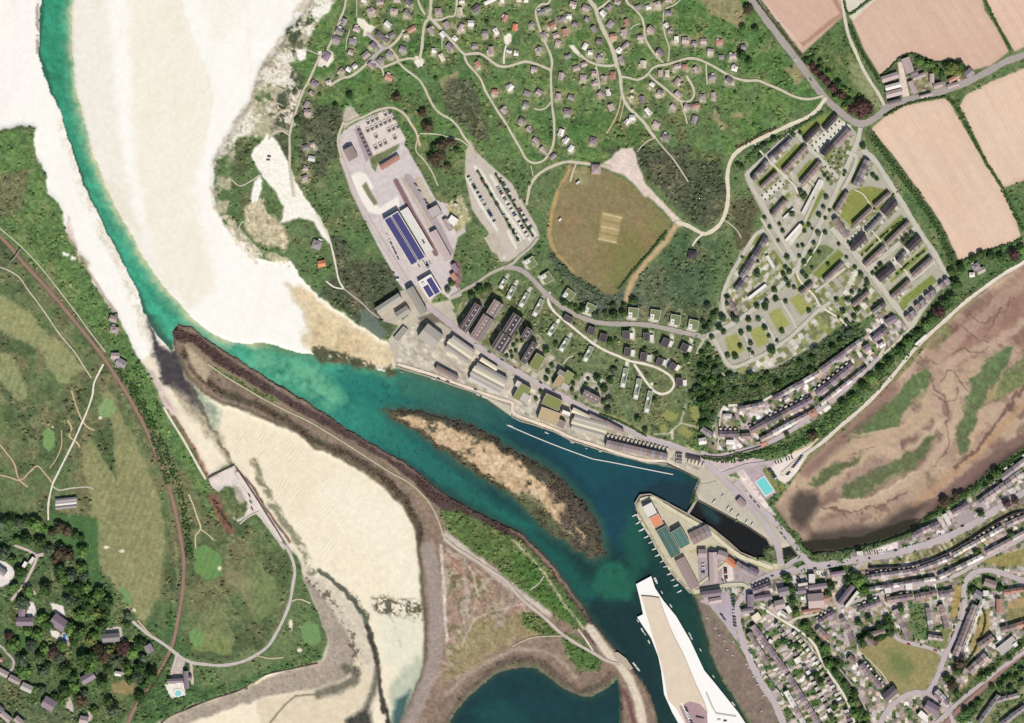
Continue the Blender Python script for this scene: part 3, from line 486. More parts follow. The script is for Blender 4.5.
# where the chalets and estate rows stand: their gardens and worn ground are painted from the same lists
CH = """344 23 9 6 -65 g;340 32 9 7 25 g;337 40 9 7 20 g;353 42 9 7 10 g;357 30 8 6 20 p;351 53 6 6 20 p;342 72 7 6 45 p;349 70 6 5 30 w;355 67 6 5 -40 w;327 57 10 8 -60 v;315 84 9 6 30 v;329 83 6 5 -20 b;372 12 8 7 -50 p;380 3 8 6 -10 p;394 12 9 6 5 p;397 1 8 5 0 p;409 3 8 6 45 d;407 14 8 5 30 g;388 25 8 6 40 w;380 36 9 7 40 d;386 40 9 5 45 d;392 36 7 6 -30 g;374 46 7 6 45 v;366 56 10 7 -40 p;390 55 8 6 40 g;381 61 7 6 40 g;372 66 9 6 40 p;389 78 9 7 20 r;412 30 10 6 -30 r;406 36 6 5 -20 c;403 50 8 7 20 g;364 1 6 5 10 w;
431 31 8 6 55 p;438 12 7 7 0 p;447 26 9 7 60 p;443 35 7 6 50 w;455 39 6 5 45 w;450 47 8 6 40 v;434 51 5 5 0 w;442 58 9 5 60 c;460 12 9 6 90 c;462 2 6 5 0 w;476 9 10 7 -40 d;490 2 14 4 -25 w;502 1 6 5 90 w;461 28 8 5 -60 p;471 24 7 7 0 w;485 34 7 6 0 g;496 32 8 5 60 w;505 19 9 5 -65 r;515 28 8 6 -80 o;475 47 7 6 0 g;491 51 9 6 90 p;478 65 8 5 60 r;509 52 6 3 20 w;516 54 5 5 0 w;532 25 5 5 45 g;541 13 9 6 -15 g;539 50 6 5 -70 g;534 70 7 6 10 p;510 88 8 6 -40 w;519 1 6 4 0 c;526 1 5 5 0 w;
548 10 7 5 -20 g;544 36 7 6 60 g;573 5 8 6 15 p;586 9 9 7 20 p;561 20 9 5 -30 g;569 17 6 5 0 w;552 26 8 7 -30 r;565 33 8 6 80 r;556 36 7 6 -20 p;558 43 6 5 20 p;575 25 6 5 20 v;587 20 5 5 20 g;594 30 8 6 60 g;599 42 7 6 10 v;585 47 8 5 -60 w;590 53 5 5 0 w;568 57 8 4 -20 g;603 14 7 6 45 w;609 8 7 5 -50 g;617 3 7 5 20 p;610 25 9 7 -50 g;627 23 8 5 60 r;624 33 7 6 75 p;613 37 8 6 -10 r;625 46 10 4 -45 g;619 51 7 5 -60 w;621 60 8 5 60 g;600 58 6 6 10 g;576 69 8 6 -20 p;584 65 7 5 -20 p;561 77 9 6 -80 p;583 78 7 6 0 p;594 74 6 6 0 p;595 84 6 5 0 p;604 79 6 5 -80 p;613 76 9 6 90 r;643 65 9 7 -85 c;660 74 8 5 90 p;667 74 8 4 90 c;652 85 6 4 40 w;638 8 7 5 -20 g;648 8 6 5 -20 w;657 5 8 6 -20 p;668 1 8 5 0 p;651 30 9 6 40 p;640 38 7 5 -10 p;660 53 9 6 40 v;668 14 7 6 0 g;666 26 6 4 50 w;670 32 6 5 0 p;
676 40 7 5 90 w;685 41 8 7 0 p;694 44 6 5 0 g;703 42 7 6 0 p;719 43 8 6 -10 r;710 52 7 6 10 p;721 58 6 5 0 g;732 57 8 6 -10 p;743 48 6 6 0 g;734 69 7 6 15 w;677 67 8 5 -15 p;685 67 6 5 -10 r;696 70 7 5 50 p;712 78 8 6 -10 g;729 80 7 6 35 d;677 82 8 6 -55 p;
312 94 6 5 40 p;307 105 8 5 -60 g;308 113 8 7 0 p;306 148 7 6 -20 g;313 145 6 5 -10 p;312 159 8 6 10 w;306 169 6 5 0 p;305 178 7 5 -20 g;
495 92 7 5 0 r;504 111 8 6 45 p;527 94 8 6 20 g;539 93 7 6 30 p;526 105 6 6 15 g;522 121 7 5 30 g;529 130 7 5 40 p;536 141 8 5 40 p;543 150 7 5 50 p;
558 97 7 6 100 p;571 98 7 6 20 g;567 112 8 6 15 v;561 133 8 6 -70 w;566 141 8 5 -55 w;571 149 8 5 -60 w;553 157 8 5 -35 g;593 141 8 7 15 v;601 95 8 6 40 p;608 93 8 4 80 w;611 108 8 6 70 p;627 122 6 5 -50 w;632 118 7 6 0 w;632 91 4 2.5 -20 c;632 97 4 3 0 c;642 100 8 5 -85 v;648 112 9 5 50 w;656 125 8 6 30 p;665 137 8 6 20 v;660 93 7 6 20 g;673 107 6 5 40 p;
678 95 8 6 40 p;687 107 8 6 20 p;696 106 9 5 -12 r;702 97 6 5 0 g;713 96 7 5 90 p;694 120 9 6 -70 g"""
for ci, ln in enumerate(CH.replace('\n','').split(';')):
    q = ln.split(); x, y = float(q[0]), float(q[1]); r_ = random.Random(ci)
    pts = [(x+(6.5+2.5*r_.random())*math.cos(t), y+(6+2.5*r_.random())*math.sin(t)) for t in np.linspace(0, 6.28, 9)[:-1]]
    paint(pts, r_.choice([(150,142,106),(128,130,92),(120,128,84),(164,152,122),(112,124,78)]), 4, 1.5, ro=.2, sc=.12, a=.75, br=(n_fine+n_px*.5, -.2, .5))
    if r_.random() < .6: paint([(x+a*3.4+r_.uniform(-2,2), y+b_*2.6+3.5) for a, b_ in ((-1,-1),(1,-1),(1,1),(-1,1))], (216,204,184), 1.5, .6, sc=0, a=.65)
# ---------------------------------------------------------------- harbour quarter
paint([(388,340),(405,318),(425,305),(450,300),(470,330),(500,360),(540,385),(600,412),(645,434),(700,452),(712,470),(745,480),(770,515),(790,545),(790,560),(770,548),(766,540),(748,526),(697,500),(694,490),(700,478),(680,470),(667,463),(600,449),(555,431),(512,417),(480,394),(430,376),(396,366)], (196,186,168), 1, 0.1, ro=0.04, sc=0, c='pavement', h=3.2)
paint([(398,346),(412,340),(440,348),(470,362),(512,384),(512,400),(480,386),(440,372),(400,362)], (210,200,180), 2, 0.3, ro=0.05)
paint([(418,318),(434,312),(450,322),(452,330),(440,322),(424,326)], (120,112,98), 2, 0.3)
for q in ([(452,310),(472,296),(488,300),(508,320),(540,336),(560,362),(570,380),(612,384),(606,410),(560,394),(520,372),(480,346)],):
    paint(q, (150,148,124), 1.5, 0.2, ro=0.08, c='pavement')
for q in ([(489,348),(500,336),(492,330),(484,340)], [(494,318),(504,316),(500,326)], [(454,306),(462,300),(466,312),(458,326)], [(536,352),(545,358),(536,374),(528,368)], [(548,386),(556,372),(562,378),(556,392)]):
    paint(q, (110,122,70), 1.2, 0.3, ro=0.15, c='lawn')
paint([(582,376),(588,372),(604,380),(607,388),(600,394),(582,390),(574,392),(578,384)], (206,198,184), 1, 0.1)
paint([(510,345),(522,342),(528,348),(514,364),(506,358)], (206,198,184), 1, 0.1)
paint([(528,376),(548,352),(556,360),(552,380),(546,386),(534,380)], (196,188,172), 1, 0.1)
for q in ([(524,398),(532,388),(545,392),(540,410),(528,416)],): paint(q, (214,206,190), 1, 0.1)
paint([(548,392),(566,400),(562,418),(554,428),(540,420)], (186,170,134), 1, 0.1, ro=0.03)
paint([(650,440),(656,424),(660,408),(684,404),(700,408),(700,420),(696,432),(692,444),(676,440),(664,440)], (104,116,72), 1.2, 0.5, ro=0.15, c='ground')
for q in ([(661,417),(666,410),(679,414),(676,420),(670,422)], [(689,405),(698,406),(700,418),(695,423),(691,416)], [(676,431),(682,425),(694,433),(688,439)], [(660,426),(665,424),(668,430),(664,436),(660,432)]):
    paint(q, (146,148,88), 1, 0.1, ro=0.04, sc=0, c='lawn')
stroke([(654,434),(668,434),(680,423),(686,404)], 1.5, (196,190,170), 1, 0.2)
stroke([(680,423),(698,427)], 1.5, (196,190,170), 1, 0.2)
stroke([(672,438),(672,430)], 3, (196,190,170), 1, 0.2)
paint([(600,412),(620,416),(650,432),(648,438),(620,426),(598,418)], (130,134,88), 1, 0.3, ro=0.15, c='ground')
paint([(684,444),(700,452),(710,462),(704,462),(688,452)], (168,176,118), 1.5, 0.4, ro=0.15)
plots([(396,366),(405,330),(425,318),(470,346),(520,376),(580,402),(640,434),(690,452),(700,470),(680,470),(640,462),(570,438),(514,410),(480,394),(430,376)], 30, 6, 3, [(196,186,168),(206,198,182),(178,168,152),(214,206,188),(188,176,156),(160,150,134)], 41, .55)
plots([(452,310),(472,296),(488,300),(508,320),(540,336),(560,362),(570,380),(612,384),(606,410),(560,394),(520,372),(480,346)], -58, 4, 3, [(150,148,124),(120,126,84),(180,172,152),(104,110,74),(200,192,172)], 42, .6)
# peninsula between river and dock
PEN = [(635,503),(640,495),(650,494),(662,500),(688,514),(712,528),(728,541),(740,552),(752,557),(772,564),(790,562),(800,575),(745,586),(715,590),(693,594),(672,573),(650,535),(638,513)]
paint(PEN, (206,196,170), 1, 0.1, ro=0.05, sc=0, c='pavement', h=3.2)
paint([(696,500),(748,527),(767,540),(770,546),(764,549),(763,556),(752,556),(740,552),(728,541),(712,527),(688,514)], (26,28,32), 1, 0.1, ro=0.02, sc=0, c='water', h=0.0)
wpaint([(698,504),(712,508),(722,520),(716,524),(704,514)], (44,86,104), 6, 1, 0.7)
paint([(764,548),(776,545),(778,558),(766,560)], (88,104,72), 1.5, 0.5, ro=0.2, c='ground', h=2)
paint([(782,548),(790,546),(797,556),(795,562),(784,560)], (40,42,40), 1, 0.1, c='water', h=0.0)
paint([(782,558),(796,554),(798,562),(788,566)], (92,104,70), 1.5, 0.3, c='ground', h=2)
paint([(697,550),(706,549),(718,552),(742,560),(768,573),(752,580),(745,584),(715,588),(700,588),(698,570)], (176,160,160), 1, 0.2, ro=0.08)
paint([(722,562),(732,562),(734,580),(722,582)], (226,212,204), 1, 0.3)
stroke([(690,552),(710,546),(730,550),(750,562),(772,572)], 3, (188,180,140), 2, 0.3)
# ---------------------------------------------------------------- town ground
TOWNPAL = [(98,120,74),(98,120,74),(80,106,60),(186,170,166),(206,190,184),(168,148,144),(232,222,214),(150,136,128),(120,128,90),(196,174,168),(244,238,232),(150,140,98),(214,190,170)]
TOWN = [(698,592),(745,586),(800,573),(850,562),(900,553),(950,540),(1000,508),(1050,480),(1120,440),(1120,813),(800,813),(775,700),(745,655),(725,622)]
paint(TOWN, (140,134,118), 2, 0.5, ro=0.14, sc=0.2)
plots(TOWN, 0, 4, 4, TOWNPAL, 21, 0.8)
plots([(744,600),(765,606),(800,640),(840,680),(860,723),(870,813),(800,813),(770,690),(745,645)], -32, 7, 2.2, TOWNPAL + [(72,100,52)] * 3, 22, 0.9)
plots([(930,520),(975,490),(1030,455),(1120,420),(1120,470),(1000,512),(950,540),(900,553),(850,560),(850,548),(900,540)], -28, 4, 3, [(196,180,178),(170,150,150),(220,208,204),(110,118,80),(150,130,132)], 23, 0.9)
plots([(905,555),(950,542),(1000,512),(1030,500),(1030,512),(1000,522),(962,545),(930,558),(880,566)], -28, 2.2, 6, [(120,122,80),(150,144,96),(100,112,70),(190,180,150),(130,116,96)], 24, 0.9)
paint([(700,602),(712,592),(728,592),(734,610),(736,640),(725,625),(710,606)], (184,170,176), 1, 0.3, ro=0.06, sc=0, c='pavement')
NWT = [(706,438),(722,406),(745,406),(775,395),(815,372),(845,350),(865,330),(880,310),(900,318),(912,328),(890,345),(865,372),(845,392),(815,420),(775,440),(740,450),(710,450)]
paint(NWT, (150,140,128), 1.5, 0.3, ro=0.1, sc=0.1)
plots(NWT, -40, 3.2, 5, TOWNPAL, 25, 0.9)
stroke([(703,456),(730,458),(760,450),(800,440),(830,420),(850,398),(868,378),(885,360),(905,340),(930,318),(950,302),(975,292),(1000,270),(1024,252)], 9, (80,106,62), 3, 1, ro=0.25, sc=0.9)
paint([(760,464),(782,458),(800,448),(815,440),(806,458),(795,474),(785,484),(778,480),(770,466)], (236,222,212), 1.2, 0.3, ro=0.03, sc=0, c='pavement')
paint([(700,460),(745,456),(775,462),(770,470),(745,470),(724,476)], (204,184,184), 1, 0.2, ro=0.05, c='pavement')
paint([(744,470),(764,464),(776,486),(778,492),(766,500),(745,474)], (188,168,172), 1, 0.1, ro=0.06, sc=0, c='pavement')
paint([(762,470),(766,466),(778,486),(782,482),(784,490),(778,496),(772,486)], (128,132,78), 1.2, 0.3, ro=0.12, c='ground')
paint([(735,470),(742,468),(765,500),(776,515),(770,515),(750,495)], (226,208,200), 1, 0.1)
stroke([(808,560),(850,550),(880,543),(905,535)], 5, (98,112,74), 2, 0.4, ro=0.2, sc=0.3, c='ground')
paint([(864,548),(897,541),(898,548),(866,556)], (236,222,214), 1, 0.2, ro=0.05)
stroke([(925,520),(950,504),(975,488),(1000,468),(1024,450),(1100,410)], 7, (92,114,66), 3, 0.8, ro=0.22, sc=0.6, c='ground')
stroke([(860,552),(905,536),(925,520)], 3, (94,110,66), 2, 0.5, ro=0.2, c='ground')
paint([(954,517),(968,508),(975,518),(958,528)], (176,160,162), 1, 0.1, ro=0.04)
# park and greens
paint([(858,648),(866,640),(885,635),(892,634),(905,640),(938,650),(940,658),(934,675),(925,690),(912,691),(900,696),(886,680),(872,666)], (152,142,96), 1.5, 0.3, ro=0.06, sc=0.02, c='park_field')
paint([(885,652),(900,650),(912,665),(908,680),(894,672)], (112,126,76), 8, 2, a=0.8)
paint([(856,638),(866,630),(880,625),(893,620),(892,632),(878,638),(864,644)], (58,72,46), 2, 1, ro=0.25, sc=0.9)  # dark shade of the park trees painted into the ground
for q, cc_ in (([(955,585),(962,585),(960,600),(957,618),(950,618),(952,600)], (168,146,92)), ([(908,606),(924,602),(928,640),(914,638)], (104,124,78)), ([(1006,602),(1024,596),(1120,590),(1120,615),(1008,612)], (176,150,108)), ([(1008,608),(1030,606),(1120,612),(1120,622),(1006,624)], (140,134,92)),
 ([(983,612),(990,606),(988,630),(978,650),(966,665),(972,640)], (172,146,100)), ([(980,560),(1000,555),(1024,548),(1024,565),(1000,566)], (150,140,86)), ([(940,628),(950,628),(946,648),(934,650),(924,644),(938,640)], (124,132,82)), ([(965,582),(985,574),(1000,578),(1003,588),(985,592),(972,590),(968,600),(966,590)], (92,114,66)), ([(975,672),(985,665),(970,685),(955,698),(948,700)], (166,144,96)),
 ([(950,560),(965,556),(975,562),(962,578),(952,574)], (120,126,78))):
    paint(q, cc_, 1.5, 0.4, ro=0.12, sc=0.1, c='park_field' if cc_[0] > 140 else 'ground')
# wooded stream belts
BELT1 = [(795,622),(806,618),(815,632),(840,665),(862,700),(870,723),(878,813),(858,813),(852,712),(838,685),(824,662),(812,645),(796,630)]
paint(BELT1, (76,100,58), 2.5, 1, ro=0.25, sc=0.9, c='ground')
stroke([(806,620),(822,645),(842,672),(860,700),(872,735)], 3, (70,64,52), 2, 1, a=0.8)
stroke([(786,580),(790,600),(797,620)], 6, (82,104,62), 3, 1, ro=0.25, sc=0.8)
stroke([(955,700),(985,672),(1024,640),(1090,585)], 8, (84,104,64), 3, 0.8, ro=0.2, sc=0.7)
stroke([(962,715),(990,690),(1024,662),(1090,605)], 16, (80,106,62), 4, 0.8, ro=0.22, sc=0.7, c='ground')
paint([(823,565),(840,560),(855,572),(868,572),(870,596),(858,604),(848,600),(846,580)], (88,114,62), 2, 0.7, ro=0.22, sc=0.6)
paint([(982,690),(1010,672),(1060,640),(1060,813),(960,813)], (108,118,80), 2, 0.5, ro=0.14, sc=0.2)
plots([(978,690),(1024,668),(1090,640),(1090,813),(970,813)], -40, 7, 7, [(104,118,74),(92,110,66),(130,132,92),(150,144,112),(110,120,80)], 27, 0.7)
plots([(855,596),(905,592),(900,604),(870,612),(858,606)], -8, 4, 5, TOWNPAL, 28)
# ---------------------------------------------------------------- new quarter on the hill
DEV = [(800,142),(820,120),(832,112),(852,128),(868,150),(884,175),(906,205),(925,240),(946,278),(940,290),(912,328),(900,316),(880,306),(860,322),(846,322),(815,345),(775,368),(742,374),(728,370),(708,340),(718,318),(722,292),(740,252),(758,232),(766,222),(745,180),(744,172),(760,160),(776,142),(790,128)]
paint(DEV, (182,177,160), 1.2, 0.2, ro=0.05, sc=0.0, c='pavement')
LAWN = (132,142,74)
def lawnstrip(a, b, w, cc_=LAWN):
    (x0, y0), (x1, y1) = a, b
    L = math.hypot(x1 - x0, y1 - y0); nx, ny = -(y1 - y0) / L * w / 2, (x1 - x0) / L * w / 2
    paint([(x0 + nx, y0 + ny), (x1 + nx, y1 + ny), (x1 - nx, y1 - ny), (x0 - nx, y0 - ny)], cc_, 0.8, 0.1, ro=0.05, sc=0, c='lawn')
D = [('upper dark terrace beside the pale lay-by',(791,140),(769,160),5,'d',1),('short dark terrace beside the meadow path',(767,162),(752,180),5,'d',1),('long brown terrace left of the central avenue',(806,147),(783,172),5,'n',1),('brown terrace below the thin white path',(776,174),(761,188),5,'n',1),
 ('small dark terrace under the pale tree court',(819,127),(804,142),5,'k',1),('dark terrace nearest the upper road junction',(836,116),(824,130),5,'k',1),('brown terrace facing the green strip centre',(820,163),(801,185),6,'n',1),('dark terrace by the dotted orchard',(831,145),(822,156),6,'k',1),
 ('purple brown terrace by the road junction',(849,131),(834,147),7,'n',1),('dark terrace inside the eastern road bend',(867,161),(855,186),7,'d',1),('curved dark terrace along the meadow edge',(766,238),(741,278),6,'d',1),('short terrace above the big round tree',(785,201),(772,216),5,'n',1),
 ('steep terrace left of the wide lawn',(847,193),(835,212),5,'n',1),('brown terrace along the diagonal avenue',(834,219),(846,237),5.5,'n',1),('upper terrace right of the wide lawn',(889,194),(874,207),5,'n',1),('lower terrace right of the wide lawn',(871,209),(853,226),5,'n',1),
 ('dark garden terrace at the hedge end',(895,202),(883,215),7,'k',0),('middle dark garden terrace below the tree dotted court',(881,217),(866,233),5,'d',0),('dark garden terrace by the diagonal avenue',(864,236),(851,249),7,'k',0),('upper terrace on the second green strip',(908,223),(886,244),5,'n',1),
 ('lower terrace on the second green strip',(884,247),(864,266),5,'n',1),('dark garden terrace by the second street',(919,238),(907,250),7,'k',0),('middle garden terrace of the second street',(905,253),(897,262),5,'d',0),('lower dark garden terrace of the second street',(893,267),(877,280),7,'k',0),
 ('upper terrace on the third green strip',(931,259),(912,276),5.5,'n',1),('lower terrace on the third green strip',(909,282),(891,298),5.5,'n',1),('garden terrace between avenue and slope houses',(868,292),(852,306),4.5,'n',1),('small terrace at the avenue foot',(884,303),(872,313),4.5,'d',1),('short terrace below the central plaza',(812,284),(800,294),4.5,'n',1),('terrace behind the square lawn in the middle',(842,264),(824,281),5,'n',1),('small dark terrace near the meadow corner',(746,277),(736,291),6,'d',1),('slanted terrace left of the sandy lane',(728,298),(737,315),4,'n',1)]
for di, (ph_, a_, b_, dp_, k_, g__) in enumerate(D):
    (x0,y0),(x1,y1) = a_, b_; L = math.hypot(x1-x0,y1-y0); nx, ny = (y1-y0)/L, -(x1-x0)/L
    if nx+ny > 0: nx, ny = -nx, -ny
    o1 = dp_/2+2.6; lawnstrip((x0+nx*o1,y0+ny*o1),(x1+nx*o1,y1+ny*o1),4,(132,140,80))
    o2 = -dp_/2-1.6; q = [(x0+nx*(o2+1.8),y0+ny*(o2+1.8)),(x1+nx*(o2+1.8),y1+ny*(o2+1.8)),(x1+nx*(o2-1.6),y1+ny*(o2-1.6)),(x0+nx*(o2-1.6),y0+ny*(o2-1.6))]
    plots(q, math.degrees(math.atan2(y1-y0,x1-x0)), 2.4, 8, [(120,122,84),(206,200,186),(104,110,76),(172,164,148),(130,134,86)], 60+di, .9)
for a_, b_, w_ in (((758,186),(799,146),7),((801,132),(828,117),7),((795,180),(811,161),4),((823,162),(832,150),4),((772,206),(796,192),7),((791,240),(805,224),8),((806,220),(822,190),6),
 ((770,252),(782,270),9),((758,236),(735,276),3),((815,277),(841,252),9),((850,228),(898,193),3.5),((857,257),(902,216),4),((862,262),(906,221),4),((895,275),(926,248),4.5),((890,282),(920,256),3),
 ((903,302),(934,278),8),((895,312),(905,303),8),((826,333),(848,314),7),((856,322),(868,308),8),((835,318),(842,306),5),((812,290),(822,300),5),((756,300),(776,282),4),((745,306),(756,298),5),((735,298),(742,310),4),
 ((840,160),(850,146),6),((790,262),(800,288),3),((875,190),(866,205),3)):
    lawnstrip(a_, b_, w_)
paint([(850,190),(870,186),(892,192),(850,226),(840,216),(846,200)], (142,146,78), 1, 0.1, ro=0.05, c='lawn')
for q in ([(725,338),(737,333),(745,350),(732,357),(727,350)], [(749,331),(762,325),(769,342),(758,349)], [(768,314),(779,307),(790,324),(778,332)], [(789,300),(799,293),(811,307),(801,316)]):
    paint(q, (162,162,96), 1, 0.1, ro=0.03, sc=0, c='lawn')
plots([(732,372),(728,366),(775,350),(800,325),(825,305),(836,316),(815,344),(775,366),(745,374)], -35, 5, 6, [(190,184,168),(140,144,86),(120,124,90),(206,200,188),(140,144,86)], 31, 0.9)
plots([(800,290),(815,276),(838,296),(850,312),(832,330),(812,312)], 50, 4, 4, [(190,184,168),(140,144,86),(150,148,100),(210,200,190),(110,118,80)], 32, 0.9)
plots([(842,262),(850,262),(884,300),(893,318),(880,306),(862,322),(846,322),(834,312),(815,290),(826,280)], -42, 5, 6, [(190,184,168),(132,138,82),(120,124,84),(206,200,184),(126,132,80),(176,170,152)], 34, .9)
plots([(716,296),(728,286),(742,300),(756,290),(786,272),(792,282),(760,306),(735,322),(722,322)], -35, 5, 5, [(190,184,168),(128,134,84),(204,198,184),(176,170,152),(112,118,76)], 35, .8)
plots([(764,196),(790,170),(812,190),(800,214),(782,238),(770,222)], -48, 6, 5, [(190,184,168),(200,194,180),(128,134,84),(180,174,158)], 36, .7)
for q in ([(807,147),(838,120),(851,126),(819,153)], [(759,197),(781,180),(785,184),(764,202)], [(848,239),(878,213),(884,217),(854,244)], [(884,266),(905,246),(911,250),(889,271)], [(804,216),(821,180),(824,182),(807,218)], [(786,244),(801,226),(804,229),(790,247)]):
    paint(q, (222,216,202), 1, .1, ro=.03, sc=0)
plots([(742,252),(764,238),(778,262),(790,270),(774,288),(748,300),(726,298),(728,280)], -55, 7, 4, [(130,140,80),(190,184,168),(122,130,80),(206,200,186)], 43, .8)
plots([(800,180),(822,168),(812,196),(804,214),(796,200)], -55, 6, 4, [(130,140,80),(190,184,168),(196,190,176)], 44, .7)
paint([(806,248),(826,244),(834,250),(822,262),(808,276),(800,268)], (116,128,84), 1.5, 0.5, ro=0.12)
plots([(818,168),(848,140),(856,150),(842,178),(830,186)], -42, 3, 3, [(100,112,66),(120,124,80),(88,100,62),(176,172,150)], 33, 0.8)
paint([(800,214),(806,204),(796,196),(788,214),(776,236),(782,240)], (192,184,168), 1, 0.1)
# plots of the villas along the curved road
VP = [(531,263,58),(547,278,58),(569,295,35),(590,309,25),(633,313,5),(655,315,8),(675,320,10),(693,325,12)]
for x, y, a_ in VP:
    ca, sa = math.cos(R(a_)), math.sin(R(a_))
    q = [(x + u * ca - v * sa, y + u * sa + v * ca) for u, v in ((-6,-1),(4,-1),(4,7.5),(-6,7.5))]
    paint(q, (206,200,186), 0.8, 0.2, ro=0.03, sc=0)
STRIPS = ((511,293,17,-62),(524,300,19,-60),(538,308,23,-62),(503,284,12,-58),(552,330,16,-55),(564,345,18,-58),(588,354,20,-62),(624,378,24,-78),(637,389,26,-78),(648,402,28,-78))
for x, y, l, a_ in STRIPS:
    ca, sa = math.cos(R(a_)), math.sin(R(a_)); stroke([(x+ca*l*.3, y+sa*l*.3), (x+ca*(l*.5+4), y+sa*(l*.5+4))], 3.4, (212,206,190), 1, .1, sc=0)
for x, y, w_, l_ in ((633,334,4,12),(652,337,4,12),(672,338,4,9),(691,342,4,9),(633,353,4,8),(650,358,4,8),(668,363,5,9),(684,381,5,6)):
    paint([(x-w_/2,y-l_/2),(x+w_/2,y-l_/2),(x+w_/2,y+l_/2),(x-w_/2,y+l_/2)], (212,204,186), 1, .3, sc=0)
# pale pads and parking spots
for q in ([(356,18),(366,20),(369,25),(376,27),(370,36),(363,37),(364,30),(358,26)], [(504,36),(509,33),(512,36),(511,42),(507,46),(504,42)], [(569,46),(574,45),(579,52),(584,58),(580,58),(574,53)], [(414,57),(420,56),(424,60),(423,67),(418,68),(414,63)], [(318,52),(326,49),(333,53),(334,60),(328,68),(318,67)]):
    paint(q, (240,230,212), 1, 0.3, ro=0.02, sc=0)
for q in ([(-20,562),(4,560),(12,566),(16,572),(12,582),(0,588),(-20,590)], [(28,602),(34,602),(37,612),(32,618),(27,616)], [(60,634),(70,632),(70,645),(66,646)], [(50,628),(60,632),(60,640),(52,636)], [(60,702),(70,696),(74,706),(74,714)], [(50,602),(64,606),(66,616),(54,612)], [(86,712),(94,710),(92,720),(88,722)],
          [(165,684),(185,682),(186,695),(172,698),(168,692)], [(176,660),(180,655),(186,660),(182,678),(170,677)], [(190,660),(193,660),(194,680),(190,680)], [(114,672),(120,670),(126,674),(118,676)], [(102,628),(122,626),(124,640),(104,644)]):
    paint(q, (238,228,220) if q[0][0] < 60 or q[0][0] == 165 else (206,190,180), 1, 0.3, ro=0.04, sc=0)
# old quay on the estuary
CAUSE = [(209,479),(234,464),(240,470),(258,497),(276,525),(290,546),(284,550),(262,520),(256,514),(238,522),(233,518),(248,504),(236,488),(225,486),(219,492),(210,486)]
paint(CAUSE, (230,216,206), 1.2, 0.2, ro=0.05, sc=0, c='pavement', h=3.2)
paint([(219,492),(229,486),(240,498),(248,508),(244,516),(236,520),(230,505)], (98,112,70), 2, 0.5, ro=0.2, sc=0.3, c='ground')
paint([(233,484),(240,488),(246,500),(240,504),(236,496)], (186,176,160), 2, 0.4)
paint([(207,495),(218,494),(225,510),(232,526),(236,532),(230,536),(222,526),(214,510)], (132,100,82), 2, 0.6, ro=0.2, sc=0.2)
stroke([(238,470),(252,486),(262,502),(276,522),(290,542)], 2.5, (128,96,84), 1.5, 0.6, ro=0.2)
stroke([(165,398),(182,430),(198,455),(208,476)], 3, (180,120,110), 2, 0.8, ro=0.15, a=0.7)
stroke([(150,372),(160,390),(166,404),(174,412)], 5, (228,206,196), 3, 1.2, ro=0.1)
for p in ((66,254,6),(74,258,5),(80,253,4)): paint([(p[0]-p[2]/2,p[1]-2),(p[0]+p[2]/2,p[1]-1),(p[0]+p[2]/2,p[1]+2),(p[0]-p[2]/2,p[1]+2)], (236,226,220), 1.5, 0.8)
